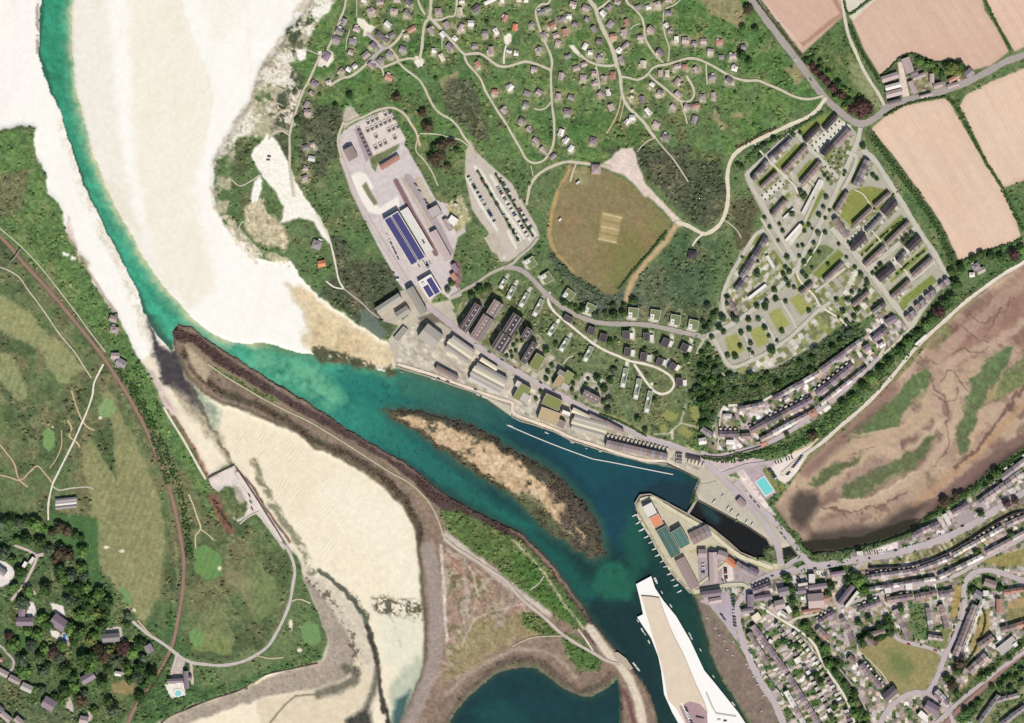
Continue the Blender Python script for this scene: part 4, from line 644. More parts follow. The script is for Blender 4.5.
# ---------------------------------------------------------------- roads and paths: (name, width, colour, points)
LANE, MAIN, TOWNR, NEWR, WHITE, BROWN, TAN, GREYP = (206,196,172), (170,160,153), (192,178,178), (200,194,178), (232,222,204), (168,136,112), (200,176,140), (176,166,156)
ROADS = [
('road',7,MAIN,[(738,-60),(745,-14),(755,5),(775,32),(800,65),(822,95),(835,108),(850,120),(862,124),(875,118),(890,106),(905,101),(930,95),(960,85),(985,73),(1005,62),(1030,52),(1120,8)]),
('road',6,TOWNR,[(425,304),(440,316),(455,328),(475,344),(500,362),(530,379),(560,395),(590,412),(620,426),(645,437),(680,448),(700,459),(716,472),(732,488),(748,505),(762,520),(772,534),(778,550),(781,566)]),
('road',7,TOWNR,[(790,740),(775,704),(762,684),(748,655),(739,628),(737,610),(742,597),(755,583),(775,574),(800,569),(830,564),(860,559),(890,554),(920,546),(950,535),(980,519),(1000,506),(1030,488),(1120,430)]),
('road',6,TOWNR,[(735,482),(748,496),(765,513),(780,528),(792,542),(802,556),(812,564),(826,564)]),
('road',5,TOWNR,[(785,566),(795,560),(806,555)]),
('road',4,TOWNR,[(862,562),(850,574),(840,590),(838,604),(842,620),(848,646)]),
('road',4,TOWNR,[(838,606),(855,601),(870,597),(900,588),(930,583),(950,577),(965,570),(980,560),(1000,550),(1024,537),(1110,490)]),
('road',5.5,TOWNR,[(1110,600),(1030,582),(1008,575),(990,570),(975,572),(966,580),(963,592),(964,605),(958,628),(950,645),(944,656),(940,668),(934,682),(926,692),(915,692),(900,698),(886,712),(880,730),(878,813)]),
('road',4,TOWNR,[(944,655),(930,648),(915,644),(900,640),(890,632)]),
('road',4,TOWNR,[(926,692),(940,702),(950,715),(956,735)]),
('road',4,TOWNR,[(935,723),(960,700),(985,680),(1000,668),(1040,640)]),
('path',3,LANE,[(788,622),(800,617),(815,614),(836,607)]),
('path',2.6,WHITE,[(760,606),(772,614),(792,626),(806,636),(815,646),(820,658),(828,672),(838,686),(848,704),(854,722),(860,760)]),
('path',1.5,GREYP,[(836,665),(850,682),(860,698),(868,715)]),
('path',1.4,LANE,[(858,650),(872,663),(884,676),(892,692)]),
('road',4.5,TOWNR,[(700,452),(715,456),(740,451),(765,444),(785,434),(800,424),(820,408),(838,395),(855,380),(868,368),(880,356)]),
('road',3,LANE,[(878,330),(884,345),(879,356)]),('road',3,LANE,[(911,327),(900,338),(890,348),(879,357)]),
('path',2.5,WHITE,[(720,414),(724,407),(735,405),(748,406),(762,401),(780,391),(800,380),(815,372)]),
('path',1.5,LANE,[(720,414),(719,430),(717,450)]),
('path',4,(222,208,192),[(782,474),(795,462),(808,452),(822,442),(840,426),(858,411),(875,395),(892,376),(908,356),(925,338),(945,320),(965,302),(985,287),(1005,273),(1030,258),(1110,200)]),
('road',4,TOWNR,[(772,462),(745,466),(722,474)]),
('path',2,(225,200,160),[(794,452),(808,446),(818,438)]),
# harbour promenades
('pavement',3,(232,214,194),[(398,364),(430,374),(455,383),(480,392),(500,399),(512,403),(514,413),(535,422),(556,430),(570,437),(600,447),(625,455),(645,460),(666,461)]),
('pavement',3,(214,206,176),[(637,514),(650,535),(672,572),(690,591)]),
('pavement',2.4,(214,206,176),[(692,590),(712,574),(730,560),(742,556)]),
('road',4,(210,202,176),[(694,592),(715,587),(740,584),(748,588)]),
('pavement',4,(222,214,180),[(640,500),(652,498),(664,505),(686,518),(708,531),(724,544),(740,556),(756,562),(772,568)]),
# chalet lanes
('lane',2.6,LANE,[(350,-60),(346,0),(341,18),(335,33),(330,45),(326,52)]),
('lane',2.6,LANE,[(320,56),(314,70),(308,83),(303,92),(298,106),(293,122),(290,135),(290,150),(290,166),(292,180),(294,196)]),
('path',1.8,LANE,[(290,136),(282,131),(274,133),(269,140)]),
('path',1,LANE,[(358,-40),(357,0),(357,17)]),('path',1,LANE,[(350,30),(347,40),(346,50)]),('path',1.2,LANE,[(304,49),(312,52),(319,55)]),
('lane',4,TOWNR,[(368,34),(376,42),(383,49)]),
('lane',4,TOWNR,[(390,47),(382,50),(374,57),(367,64)]),
('lane',3,LANE,[(367,64),(358,72),(350,77),(344,78),(336,82),(330,86)]),
('lane',3,LANE,[(389,48),(396,42),(402,34),(404,30)]),
('lane',3,LANE,[(390,49),(395,55),(398,61),(390,65),(382,68)]),
('lane',4,TOWNR,[(372,60),(377,65),(383,69)]),('path',2,LANE,[(382,68),(384,76)]),
('lane',3,LANE,[(398,61),(408,59),(415,59)]),
('lane',2.4,LANE,[(398,62),(405,69),(413,75),(420,81),(425,89),(430,100),(436,110),(444,116),(450,119),(458,127),(464,137),(470,145),(475,156)]),
('path',1.4,LANE,[(420,134),(430,134),(440,135),(450,138),(460,140),(468,146)]),
('lane',3.6,LANE,[(430,-40),(431,0),(430,17)]),('lane',2.4,LANE,[(414,-20),(419,3),(425,15)]),
('lane',3.2,LANE,[(430,18),(425,24),(423,36),(422,48),(420,58)]),
('lane',4.2,LANE,[(428,16),(434,22),(440,28)]),
('lane',3,LANE,[(440,28),(447,36),(456,46),(464,54),(472,54),(480,54),(487,58),(492,62),(498,66),(506,67),(514,65),(525,62),(535,64),(543,67),(552,71)]),
('lane',2.6,LANE,[(464,54),(467,63),(474,71),(481,80),(485,90),(490,99),(498,112),(506,124),(514,138),(521,150),(526,159),(533,163),(541,162),(547,157),(552,148),(554,138),(554,122),(552,105),(551,88),(551,72),(552,63),(550,54),(546,45)]),
('lane',2.6,LANE,[(546,45),(541,33),(537,20),(536,11),(541,5),(550,1),(555,-30)]),
('lane',2.4,LANE,[(457,-30),(456,12),(448,17),(441,20),(434,20)]),
('lane',2.2,WHITE,[(504,64),(504,56),(506,46)]),
('lane',2,LANE,[(551,102),(546,108),(540,110),(534,109)]),
('lane',4.6,LANE,[(580,-40),(588,-4),(595,8),(598,18),(603,30),(609,42),(614,55),(617,68)]),
('lane',3.6,LANE,[(617,66),(620,76),(621,88),(623,98),(628,107),(636,115),(644,123),(650,132),(655,138)]),
('path',1.4,LANE,[(655,138),(664,149),(672,158),(679,168),(688,182)]),('path',1.2,LANE,[(655,138),(648,141),(641,147),(637,152)]),
('lane',2.6,LANE,[(597,10),(603,6),(610,0)]),
('lane',2.8,LANE,[(580,55),(586,60),(594,64),(603,66),(612,66),(616,64)]),
('lane',2.8,LANE,[(621,77),(628,78),(636,80),(643,78),(648,74),(652,69),(658,66),(666,65),(676,62),(686,59),(695,59),(704,62),(714,67),(724,73),(734,78),(746,81),(758,81),(768,85),(780,90),(792,96),(802,99),(812,99),(823,96)]),
('lane',2.6,LANE,[(648,74),(655,81),(664,88),(672,95),(680,101),(687,102),(692,99),(694,93),(692,86),(686,76)]),
('path',1.6,LANE,[(680,101),(684,112),(687,124)]),('path',1.4,LANE,[(596,66),(598,76),(600,88)]),
('lane',2.4,LANE,[(622,-30),(626,0),(633,8),(641,17),(644,27),(645,38),(650,48),(656,56),(663,63)]),
('path',1.4,LANE,[(668,62),(669,48),(665,36),(663,22),(665,10),(676,4),(690,-10)]),
('path',1.6,TAN,[(621,96),(619,108),(615,119),(610,128),(606,134)]),('path',1.2,TAN,[(624,100),(622,112),(619,122)]),
('path',1.5,LANE,[(706,62),(706,72),(707,85)]),('path',1.1,LANE,[(640,24),(634,26),(630,30)]),('path',1.2,LANE,[(441,28),(442,38),(442,50)]),
('path',1.2,LANE,[(595,68),(597,80),(600,92)]),
('lane',3.4,LANE,[(526,205),(528,196),(530,186),(536,177),(545,170),(556,165),(567,162),(580,163),(595,165),(610,167)]),
('path',1,LANE,[(531,166),(533,176)]),('lane',2,LANE,[(576,164),(573,172),(570,182)]),
('road',4,(226,214,188),[(676,222),(688,226),(697,231),(704,234),(712,231),(719,225),(724,216),(727,205),(728,192),(727,178),(729,165),(734,155),(744,147),(758,140),(775,132),(792,124),(806,118),(816,111),(822,103),(826,98)]),
('path',2,WHITE,[(703,234),(697,239),(692,246)]),('path',1.2,LANE,[(724,220),(731,225),(737,231),(741,238)]),
('lane',3.6,(214,206,184),[(836,-30),(845,22),(849,38),(855,52),(862,68),(870,82),(878,94),(884,106)]),
('path',2.6,LANE,[(362,118),(374,112),(383,109),(392,108),(400,111),(406,116),(411,124)]),
('path',2.4,LANE,[(344,122),(340,132),(338,142),(340,152),(342,160)]),('path',2.4,LANE,[(342,124),(348,124),(356,120),(364,117)]),
('path',1.4,LANE,[(419,135),(416,150),(424,160),(432,172),(438,186)]),('path',2.4,(214,190,160),[(411,124),(416,132),(420,146)]),
('road',4,(206,192,188),[(341,158),(348,175),(356,195),(368,218),(382,242),(396,264),(408,283),(420,300)]),
('path',2,WHITE,[(316,214),(322,226),(329,238),(333,252),(336,266),(339,280),(344,289)]),('path',2,GREYP,[(344,289),(352,295),(362,303),(370,311),(379,318)]),('path',1.6,WHITE,[(343,289),(334,287),(326,281)]),
('path',1.6,LANE,[(261,198),(256,212),(251,222),(250,225)]),('path',1.2,LANE,[(250,225),(243,222),(238,230)]),('path',1.4,LANE,[(232,180),(240,186),(250,182),(260,175)]),
# between factory and car park
('road',3,(186,178,160),[(452,297),(462,291),(475,284),(488,275),(500,269),(512,264),(520,256),(530,248),(538,238)]),
('road',5,GREYP,[(504,268),(514,268),(524,272),(534,281),(543,291),(552,299),(562,307),(574,314),(588,320),(602,323),(618,324),(636,324),(654,326),(672,330),(690,334),(706,337)]),
('lane',2.8,WHITE,[(550,292),(548,300),(552,309),(560,317),(570,325),(582,335),(594,344),(606,351),(618,356),(630,361),(640,363),(652,366),(663,371),(671,377),(674,384),(670,391),(662,394),(654,391),(647,383),(640,373),(634,364)]),
('path',1.4,LANE,[(563,364),(568,358),(573,356)]),('path',3,(200,192,172),[(697,354),(700,346),(705,338)]),('path',1.2,LANE,[(720,371),(726,377),(732,382)]),
('path',2,LANE,[(524,362),(532,352),(540,344)]),
# new quarter
('road',5,NEWR,[(860,128),(857,142),(851,156),(845,170),(838,186),(831,202),(824,216),(815,232),(808,246),(800,260),(796,272)]),
('road',5,NEWR,[(796,134),(810,149),(824,164),(838,178)]),('path',1.6,WHITE,[(754,143),(758,149),(766,158),(776,168),(786,178),(794,186),(798,194)]),
('road',5,NEWR,[(747,174),(752,188),(762,204),(772,222),(784,242),(795,261)]),('road',3,NEWR,[(761,218),(769,232),(777,246),(786,258)]),
('road',4,NEWR,[(764,230),(756,234),(748,246),(738,262),(729,278),(723,294),(723,308),(728,318)]),
('path',2,WHITE,[(796,268),(798,278),(806,288),(814,296),(820,306),(832,314),(842,321),(852,334)]),
('road',6,NEWR,[(831,228),(845,243),(860,260),(875,279),(890,299),(902,315),(911,327)]),
('road',5,NEWR,[(861,150),(870,156),(877,164),(884,175),(893,189),(903,205),(912,220),(922,236),(932,250),(941,266),(946,278),(934,292),(922,308),(911,327)]),
('road',5,NEWR,[(848,240),(866,226),(882,211),(893,198)]),('road',5,NEWR,[(868,270),(890,251),(905,238),(917,226)]),('road',4,NEWR,[(888,300),(906,284),(922,272),(934,260)]),
('path',1.2,WHITE,[(854,190),(862,194),(868,202),(874,212)]),('path',1.2,WHITE,[(871,230),(880,241),(887,250)]),('path',1.2,WHITE,[(896,262),(904,270),(911,279)]),
('road',5,NEWR,[(700,338),(712,334),(728,326),(744,316),(760,304),(774,292),(786,280),(796,268)]),
('road',4,NEWR,[(712,336),(720,350),(726,362),(734,367),(750,361),(768,352),(786,340),(802,326),(816,312),(830,302)]),
('road',3,NEWR,[(742,330),(748,344),(752,358)]),('road',3,NEWR,[(762,318),(770,332),(776,344)]),('road',3,NEWR,[(780,300),(790,316),(796,328)]),
('road',4,NEWR,[(797,130),(788,136),(776,146),(764,158),(752,168),(745,176)]),
('path',1.6,WHITE,[(822,232),(818,244),(812,254),(804,266)]),('road',4,NEWR,[(846,152),(856,158),(850,176),(842,190)]),
('road',3,NEWR,[(815,292),(830,280),(845,268)]),
('road',3,NEWR,[(806,178),(816,190),(812,204),(804,222)]),
# west
('path',2,WHITE,[(49,520),(49,504),(53,485),(59,472),(66,458),(74,442),(82,424),(88,410),(93,395),(95,382),(104,364)]),
('path',1.6,(196,190,166),[(53,486),(60,490),(72,488),(88,487),(94,489)]),
('path',1.8,TAN,[(72,390),(76,404),(82,419),(88,427),(95,430)]),('path',2,TAN,[(68,420),(72,428),(70,436),(78,443),(80,447)]),('path',1.6,TAN,[(53,483),(46,474),(38,466),(30,472),(20,480),(0,475),(-60,470)]),
('path',1.6,TAN,[(0,444),(8,454),(15,464),(19,478),(28,487)]),('path',1.2,TAN,[(62,430),(62,446),(56,460),(50,468)]),
('railway',3.4,(152,122,106),[(-60,185),(0,236),(25,264),(50,291),(75,321),(100,352),(115,374),(130,398),(144,424),(156,452),(166,476),(174,504),(180,532),(184,560),(183,590),(179,615),(174,640),(166,660),(156,678),(145,694),(134,710),(122,740)]),
('railway',4,(156,120,112),[(1110,580),(1024,652),(1002,670),(982,688),(964,704),(948,720),(930,740)]),
('railway',3.6,(168,140,140),[(1110,470),(1024,518),(1004,524),(985,536),(966,548),(950,559),(930,567),(905,571),(868,572),(850,574)]),
('path',1.2,LANE,[(0,228),(22,247),(40,266),(60,291),(76,312),(92,334),(106,352)]),
('path',1.4,LANE,[(-40,255),(12,272),(30,292),(45,312),(60,334),(75,352),(84,366),(92,378)]),
('road',3.2,(200,190,180),[(133,621),(146,632),(160,641),(170,648),(180,656),(192,662),(206,664),(222,665),(240,662),(254,656),(268,646),(277,632),(284,618),(290,602),(293,585),(295,570),(291,555),(284,543)]),
('path',4,(232,218,208),[(282,541),(270,524),(258,505),(246,486),(237,472)]),
('path',2.4,(232,222,200),[(164,407),(174,424),(184,440),(194,458),(206,479)]),('path',1.4,(214,206,180),[(240,524),(250,516),(262,510)]),
('path',1.6,(206,196,150),[(189,494),(194,506),(198,518),(201,528),(196,536),(196,548)]),('path',1.4,(206,196,150),[(201,529),(208,534),(214,540)]),
('path',1.6,(200,182,146),[(264,560),(285,598),(290,602)]) if False else ('path',1.6,(200,190,160),[(291,601),(300,599),(311,603)]),
('path',1.8,(190,170,130),[(-10,600),(2,614)]) if False else ('path',1.6,(196,176,140),[(256,655),(270,658),(284,657)]),
('lane',3,(206,188,180),[(15,545),(28,550),(37,556),(34,566),(30,574),(26,582),(20,590),(12,600)]),('lane',2.4,(206,188,180),[(27,582),(32,588),(36,594)]),('lane',4,(206,188,180),[(36,556),(44,554)]),
('lane',2.6,(190,180,172),[(-30,630),(0,645),(8,653),(14,660),(13,668),(6,676)]),
('path',3,(206,190,180),[(178,652),(175,662),(171,675)]),('path',2.6,(206,190,180),[(191,661),(192,672),(193,684)]),
('railway',2,(140,116,96),[(168,657),(162,672),(152,685),(143,696)]),
('path',1.2,(190,184,140),[(124,640),(136,641),(147,642)]),('path',1.8,(200,180,150),[(138,620),(147,630),(155,638)]),
('path',1.6,(190,182,152),[(208,364),(225,376),(245,388),(262,398),(285,410),(310,422),(340,440),(365,456),(390,472),(408,482),(422,494),(432,507),(439,522),(444,538)]),
('path',3.4,(200,186,172),[(444,538),(456,548),(472,558),(490,570),(505,580),(518,595),(530,606),(545,618),(560,632),(576,643),(592,652),(606,660),(618,664)]),
('path',1.4,(196,180,160),[(512,646),(530,638),(548,636),(566,636)]),('path',1.4,WHITE,[(578,629),(584,637),(590,646),(594,652)]),
('path',1.2,(200,184,166),[(530,590),(538,584),(544,576)]),
]
def smooth(pts, step=1.6):
    p = [np.array(q, float) for q in pts]
    p = [2 * p[0] - p[1]] + p + [2 * p[-1] - p[-2]]
    out = []
    for i in range(1, len(p) - 2):
        n = max(1, int(np.linalg.norm(p[i + 1] - p[i]) / step))
        for k in range(n):
            t = k / n
            out.append(0.5 * ((2 * p[i]) + (-p[i-1] + p[i+1]) * t + (2*p[i-1] - 5*p[i] + 4*p[i+1] - p[i+2]) * t*t + (-p[i-1] + 3*p[i] - 3*p[i+1] + p[i+2]) * t**3))
    out.append(p[-2]); return out
ROADS = [(n, w * (0.84 if n == 'lane' else 0.9 if n == 'path' else 0.94), c, smooth(p)) for n, w, c, p in ROADS]
for n, w, c, p in ROADS:
    pp = p[::2] + [p[-1]]
    r = line_d(pp, 0.4, w + 8)
    if r is None: continue
    sl_, d = r
    flat = np.clip((w / 2 + 2.2 - d) / 1.5, 0, 1)
    scrub[sl_] *= (1 - flat)
    if n == 'railway':
        vm = np.clip((w / 2 + 2.2 - d) / 1.6, 0, 1) * .6; col[sl_] = col[sl_] * (1 - vm[..., None]) + np.array((112, 96, 78), np.float32) * vm[..., None]
    elif w >= 2:
        land = (cls[sl_] != CL['water'])
        vm = np.clip((w / 2 + 1.3 - d) / 1.6, 0, 1) * 0.4 * land
        col[sl_] = col[sl_] * (1 - vm[..., None]) + np.array((150, 142, 112), np.float32) * vm[..., None]
        rd = (d < w / 2 + 0.7) & (cls[sl_] == CL['water'])
# ---------------------------------------------------------------- finish relief and cover
iswat = cls == CL['water']
def blur(a, r):
    k = 2 * r + 1
    for ax in (0, 1):
        c = np.cumsum(np.concatenate([np.repeat(np.take(a, [0], ax), r + 1, ax), a, np.repeat(np.take(a, [-1], ax), r, ax)], ax), ax)
        a = (np.take(c, range(k, c.shape[ax]), ax) - np.take(c, range(0, c.shape[ax] - k), ax)) / k
    return a
hb = blur(blur(hgt.astype(np.float64), 2), 3)
amp = 1 + rough * (0.9 * n_fine + 0.8 * n_px) * 1.35
col *= np.clip(amp, 0.5, 1.6)[..., None]
# straw-dry and bare flecks in the grassland, and darker green flecks
gm = (rough > .07) & np.isin(cls, [0, 8, 11]) & (col[..., 1] > col[..., 0] * 1.02)
f1 = np.clip((n_fine * .7 + n_mid * .8 + n_px * .5 - .32) * 3.5, 0, 1) * gm * .55; f1 = f1[..., None]
col[:] = col * (1 - f1) + np.array((150, 142, 106), np.float32) * f1
f2 = np.clip((-n_fine * .8 + n_m2 * .7 - n_px * .4 - .3) * 3, 0, 1) * gm * .38; f2 = f2[..., None]
col[:] = col * (1 - f2) + np.array((66, 82, 50), np.float32) * f2
gl = np.where(gm, .08, 0)[..., None]; col[:] = col * (1 - gl) + np.array((140, 138, 116), np.float32) * gl
hue = (rough * 42 * n_mid)[..., None] * np.array([1.0, 0.3, 0.2]); col += hue * (rough > 0.08)[..., None]
wf = iswat[:-1, :-1] if False else None
fc = cls[:-1, :-1]
vw = np.zeros_like(iswat)
fw = fc == CL['water']
vw[:-1, :-1] |= fw; vw[1:, :-1] |= fw; vw[:-1, 1:] |= fw; vw[1:, 1:] |= fw
Z = hb + scrub * np.clip(0.55 + 0.9 * n_px + 0.5 * n_fine, 0, 2) * 1.5
Z = np.where(vw, 0.0, np.maximum(Z, 0.12))
Z[0, :] = Z[-1, :] = -0.6; Z[:, 0] = Z[:, -1] = -0.6
def H(x, y):
    u = min(max(x - X0, 0), GW - 1.01); v = min(max(y - Y0, 0), GH - 1.01)
    i, j = int(u), int(v); f, g_ = u - i, v - j
    return float((Z[j, i] * (1 - f) + Z[j, i + 1] * f) * (1 - g_) + (Z[j + 1, i] * (1 - f) + Z[j + 1, i + 1] * f) * g_)
# ---------------------------------------------------------------- materials
def new_mat(name):
    m = bpy.data.materials.new(name); m.use_nodes = True
    return m, m.node_tree, m.node_tree.nodes["Principled BSDF"]
def nd(t, kind, **kw):
    n = t.nodes.new(kind)
    for k, v in kw.items(): setattr(n, k, v)
    return n
def cover_mat(name, rough_=0.95, bump=0.4, scale=0.35, amt=0.12, spec=0.15):
    m, t, b = new_mat(name)
    at = nd(t, "ShaderNodeAttribute", attribute_name="cover")
    tc = nd(t, "ShaderNodeTexCoord"); no = nd(t, "ShaderNodeTexNoise"); no.inputs["Scale"].default_value = scale; no.inputs["Detail"].default_value = 6
    t.links.new(tc.outputs["Object"], no.inputs["Vector"])
    mr = nd(t, "ShaderNodeMapRange"); mr.inputs[1].default_value = 0.3; mr.inputs[2].default_value = 0.7; mr.inputs[3].default_value = 1 - amt; mr.inputs[4].default_value = 1 + amt
    t.links.new(no.outputs[0], mr.inputs[0])
    mx = nd(t, "ShaderNodeVectorMath", operation='SCALE'); t.links.new(at.outputs["Color"], mx.inputs[0]); t.links.new(mr.outputs[0], mx.inputs["Scale"])
    t.links.new(mx.outputs[0], b.inputs["Base Color"])
    b.inputs["Roughness"].default_value = rough_; b.inputs["Specular IOR Level"].default_value = spec
    bp = nd(t, "ShaderNodeBump"); bp.inputs["Strength"].default_value = bump; bp.inputs["Distance"].default_value = 0.6
    t.links.new(no.outputs[0], bp.inputs["Height"]); t.links.new(bp.outputs[0], b.inputs["Normal"])
    return m
M_COVER = cover_mat("ground cover", bump=0.5); M_SAND = cover_mat("sand", bump=0.15, amt=0.02, scale=0.15); M_MUD = cover_mat("wet mud", 0.8, 0.15, 0.2, 0.06, 0.15)
M_PAVE = cover_mat("paving", 0.9, 0.1, 0.5, 0.06); M_WATER = cover_mat("water surface", 0.35, 0.2, 0.12, 0.05, 0.12)
CMAT = {'ground': M_COVER, 'heath': M_COVER, 'golf_course': M_COVER, 'cricket_field': M_COVER, 'lawn': M_COVER, 'park_field': M_COVER, 'beach': M_SAND, 'farm_field': M_SAND, 'mudflat': M_MUD, 'island': M_COVER, 'breakwater': M_COVER, 'shingle_bank': M_COVER, 'pavement': M_PAVE, 'water': M_WATER}
_mats = {}
def mat(key, c, ro=0.8, var=0.12, scale=0.6, rnd=0.0, spec=0.3, stripes=None):
    if key in _mats: return _mats[key]
    m, t, b = new_mat(key)
    base_ = alb(c); tc = nd(t, "ShaderNodeTexCoord"); no = nd(t, "ShaderNodeTexNoise"); no.inputs["Scale"].default_value = scale; no.inputs["Detail"].default_value = 5
    t.links.new(tc.outputs["Object"], no.inputs["Vector"])
    mr = nd(t, "ShaderNodeMapRange"); mr.inputs[1].default_value = 0.3; mr.inputs[2].default_value = 0.7; mr.inputs[3].default_value = 1 - var; mr.inputs[4].default_value = 1 + var
    t.links.new(no.outputs[0], mr.inputs[0]); out = mr.outputs[0]
    if rnd:
        oi = nd(t, "ShaderNodeObjectInfo"); m2 = nd(t, "ShaderNodeMapRange"); m2.inputs[3].default_value = 1 - rnd; m2.inputs[4].default_value = 1 + rnd
        t.links.new(oi.outputs["Random"], m2.inputs[0]); mm = nd(t, "ShaderNodeMath", operation='MULTIPLY'); t.links.new(out, mm.inputs[0]); t.links.new(m2.outputs[0], mm.inputs[1]); out = mm.outputs[0]
    if stripes:
        sx = nd(t, "ShaderNodeTexWave", wave_type='BANDS', bands_direction=stripes[0]); sx.inputs["Scale"].default_value = stripes[1]
        t.links.new(tc.outputs["Object"], sx.inputs["Vector"]); m3 = nd(t, "ShaderNodeMapRange"); m3.inputs[3].default_value = 1 - stripes[2]; m3.inputs[4].default_value = 1 + stripes[2]
        t.links.new(sx.outputs[0], m3.inputs[0]); mm = nd(t, "ShaderNodeMath", operation='MULTIPLY'); t.links.new(out, mm.inputs[0]); t.links.new(m3.outputs[0], mm.inputs[1]); out = mm.outputs[0]
    sc_ = nd(t, "ShaderNodeVectorMath", operation='SCALE'); sc_.inputs[0].default_value = tuple(base_); t.links.new(out, sc_.inputs["Scale"])
    t.links.new(sc_.outputs[0], b.inputs["Base Color"]); b.inputs["Roughness"].default_value = ro; b.inputs["Specular IOR Level"].default_value = spec
    _mats[key] = m; return m
def mesh_np(name, V, F, material):
    me = bpy.data.meshes.new(name); V = np.asarray(V, np.float32); F = np.asarray(F, np.int32)
    me.vertices.add(len(V)); me.vertices.foreach_set("co", V.ravel())
    n = F.shape[1]; me.loops.add(F.size); me.loops.foreach_set("vertex_index", F.ravel())
    me.polygons.add(len(F)); me.polygons.foreach_set("loop_start", np.arange(0, F.size, n, dtype=np.int32)); me.polygons.foreach_set("loop_total", np.full(len(F), n, np.int32))
    me.update(calc_edges=True)
    if material: me.materials.append(material)
    return me
def link(name, me, parent=None, **kw):
    o = bpy.data.objects.new(name, me); C.collection.objects.link(o)
    if parent is not None: o.parent = parent
    for k, v in kw.items(): o[k] = v
    return o
def setcol(me, c3):
    ca = me.color_attributes.new("cover", 'FLOAT_COLOR', 'POINT')
    a = np.ones((len(c3), 4), np.float32); a[:, :3] = c3
    ca.data.foreach_set("color", a.ravel())
# ---------------------------------------------------------------- terrain sheets, one object per kind of ground
col[iswat] = col[iswat]*np.array((.96,.93,.82), np.float32)
AL = alb(np.clip(col, 0, 255)).astype(np.float32)
PX = ((gx - 512) * S).ravel(); PY = ((361.5 - gy) * S).ravel(); VV = np.stack([PX, PY, Z.ravel()], -1)
idx = np.arange(GH * GW).reshape(GH, GW)
quads = np.stack([idx[:-1, :-1], idx[1:, :-1], idx[1:, 1:], idx[:-1, 1:]], -1)
for nm, k in CL.items():
    q = quads[fc == k]
    if not len(q): continue
    used, inv = np.unique(q.ravel(), return_inverse=True)
    me = mesh_np(nm, VV[used], inv.reshape(-1, 4), CMAT[nm]); setcol(me, AL.reshape(-1, 3)[used])
    me.polygons.foreach_set("use_smooth", np.ones(len(me.polygons), bool))
    link(nm, me, kind='structure')
me = mesh_np("terrain", [(-15000, -15000, -0.9), (15000, -15000, -0.9), (15000, 15000, -0.9), (-15000, 15000, -0.9)], [(0, 1, 2, 3)], mat("far land", (96, 112, 74)))
link("terrain", me, kind='structure')
for ri, (n, w, c, p) in enumerate(ROADS):
    V = []; F = []; p = np.array(p); tn = np.gradient(p, axis=0); tn /= np.linalg.norm(tn, axis=1)[:, None] + 1e-9
    K = 2 if w < 3 else 4
    for i, (q, d) in enumerate(zip(p, tn)):
        ww = w * (1 + 0.09 * math.sin(i * 0.37 + ri) + 0.08 * math.sin(i * 1.3 + ri * 2) + 0.06 * math.sin(i * 2.9 + ri))
        for k in range(K + 1):
            s_ = (k / K - 0.5) * ww; x = q[0] - d[1] * s_; y = q[1] + d[0] * s_
            hz = max(H(x, y), H(q[0], q[1])) if cls[min(max(int(y) - Y0, 0), GH - 1), min(max(int(x) - X0, 0), GW - 1)] != CL['water'] else 3.2
            V.append(P(x, y, hz + 0.28 + 0.021 * (ri % 31)))
        if i:
            for k in range(K):
                a0 = (i - 1) * (K + 1) + k; F.append((a0, a0 + K + 1, a0 + K + 2, a0 + 1))
    key = "%s surface %d %d %d" % ((n,) + tuple(c))
    link(n, mesh_np(n, V, F, mat(key, c, 0.9, 0.07, 0.08, 0)), kind='structure')
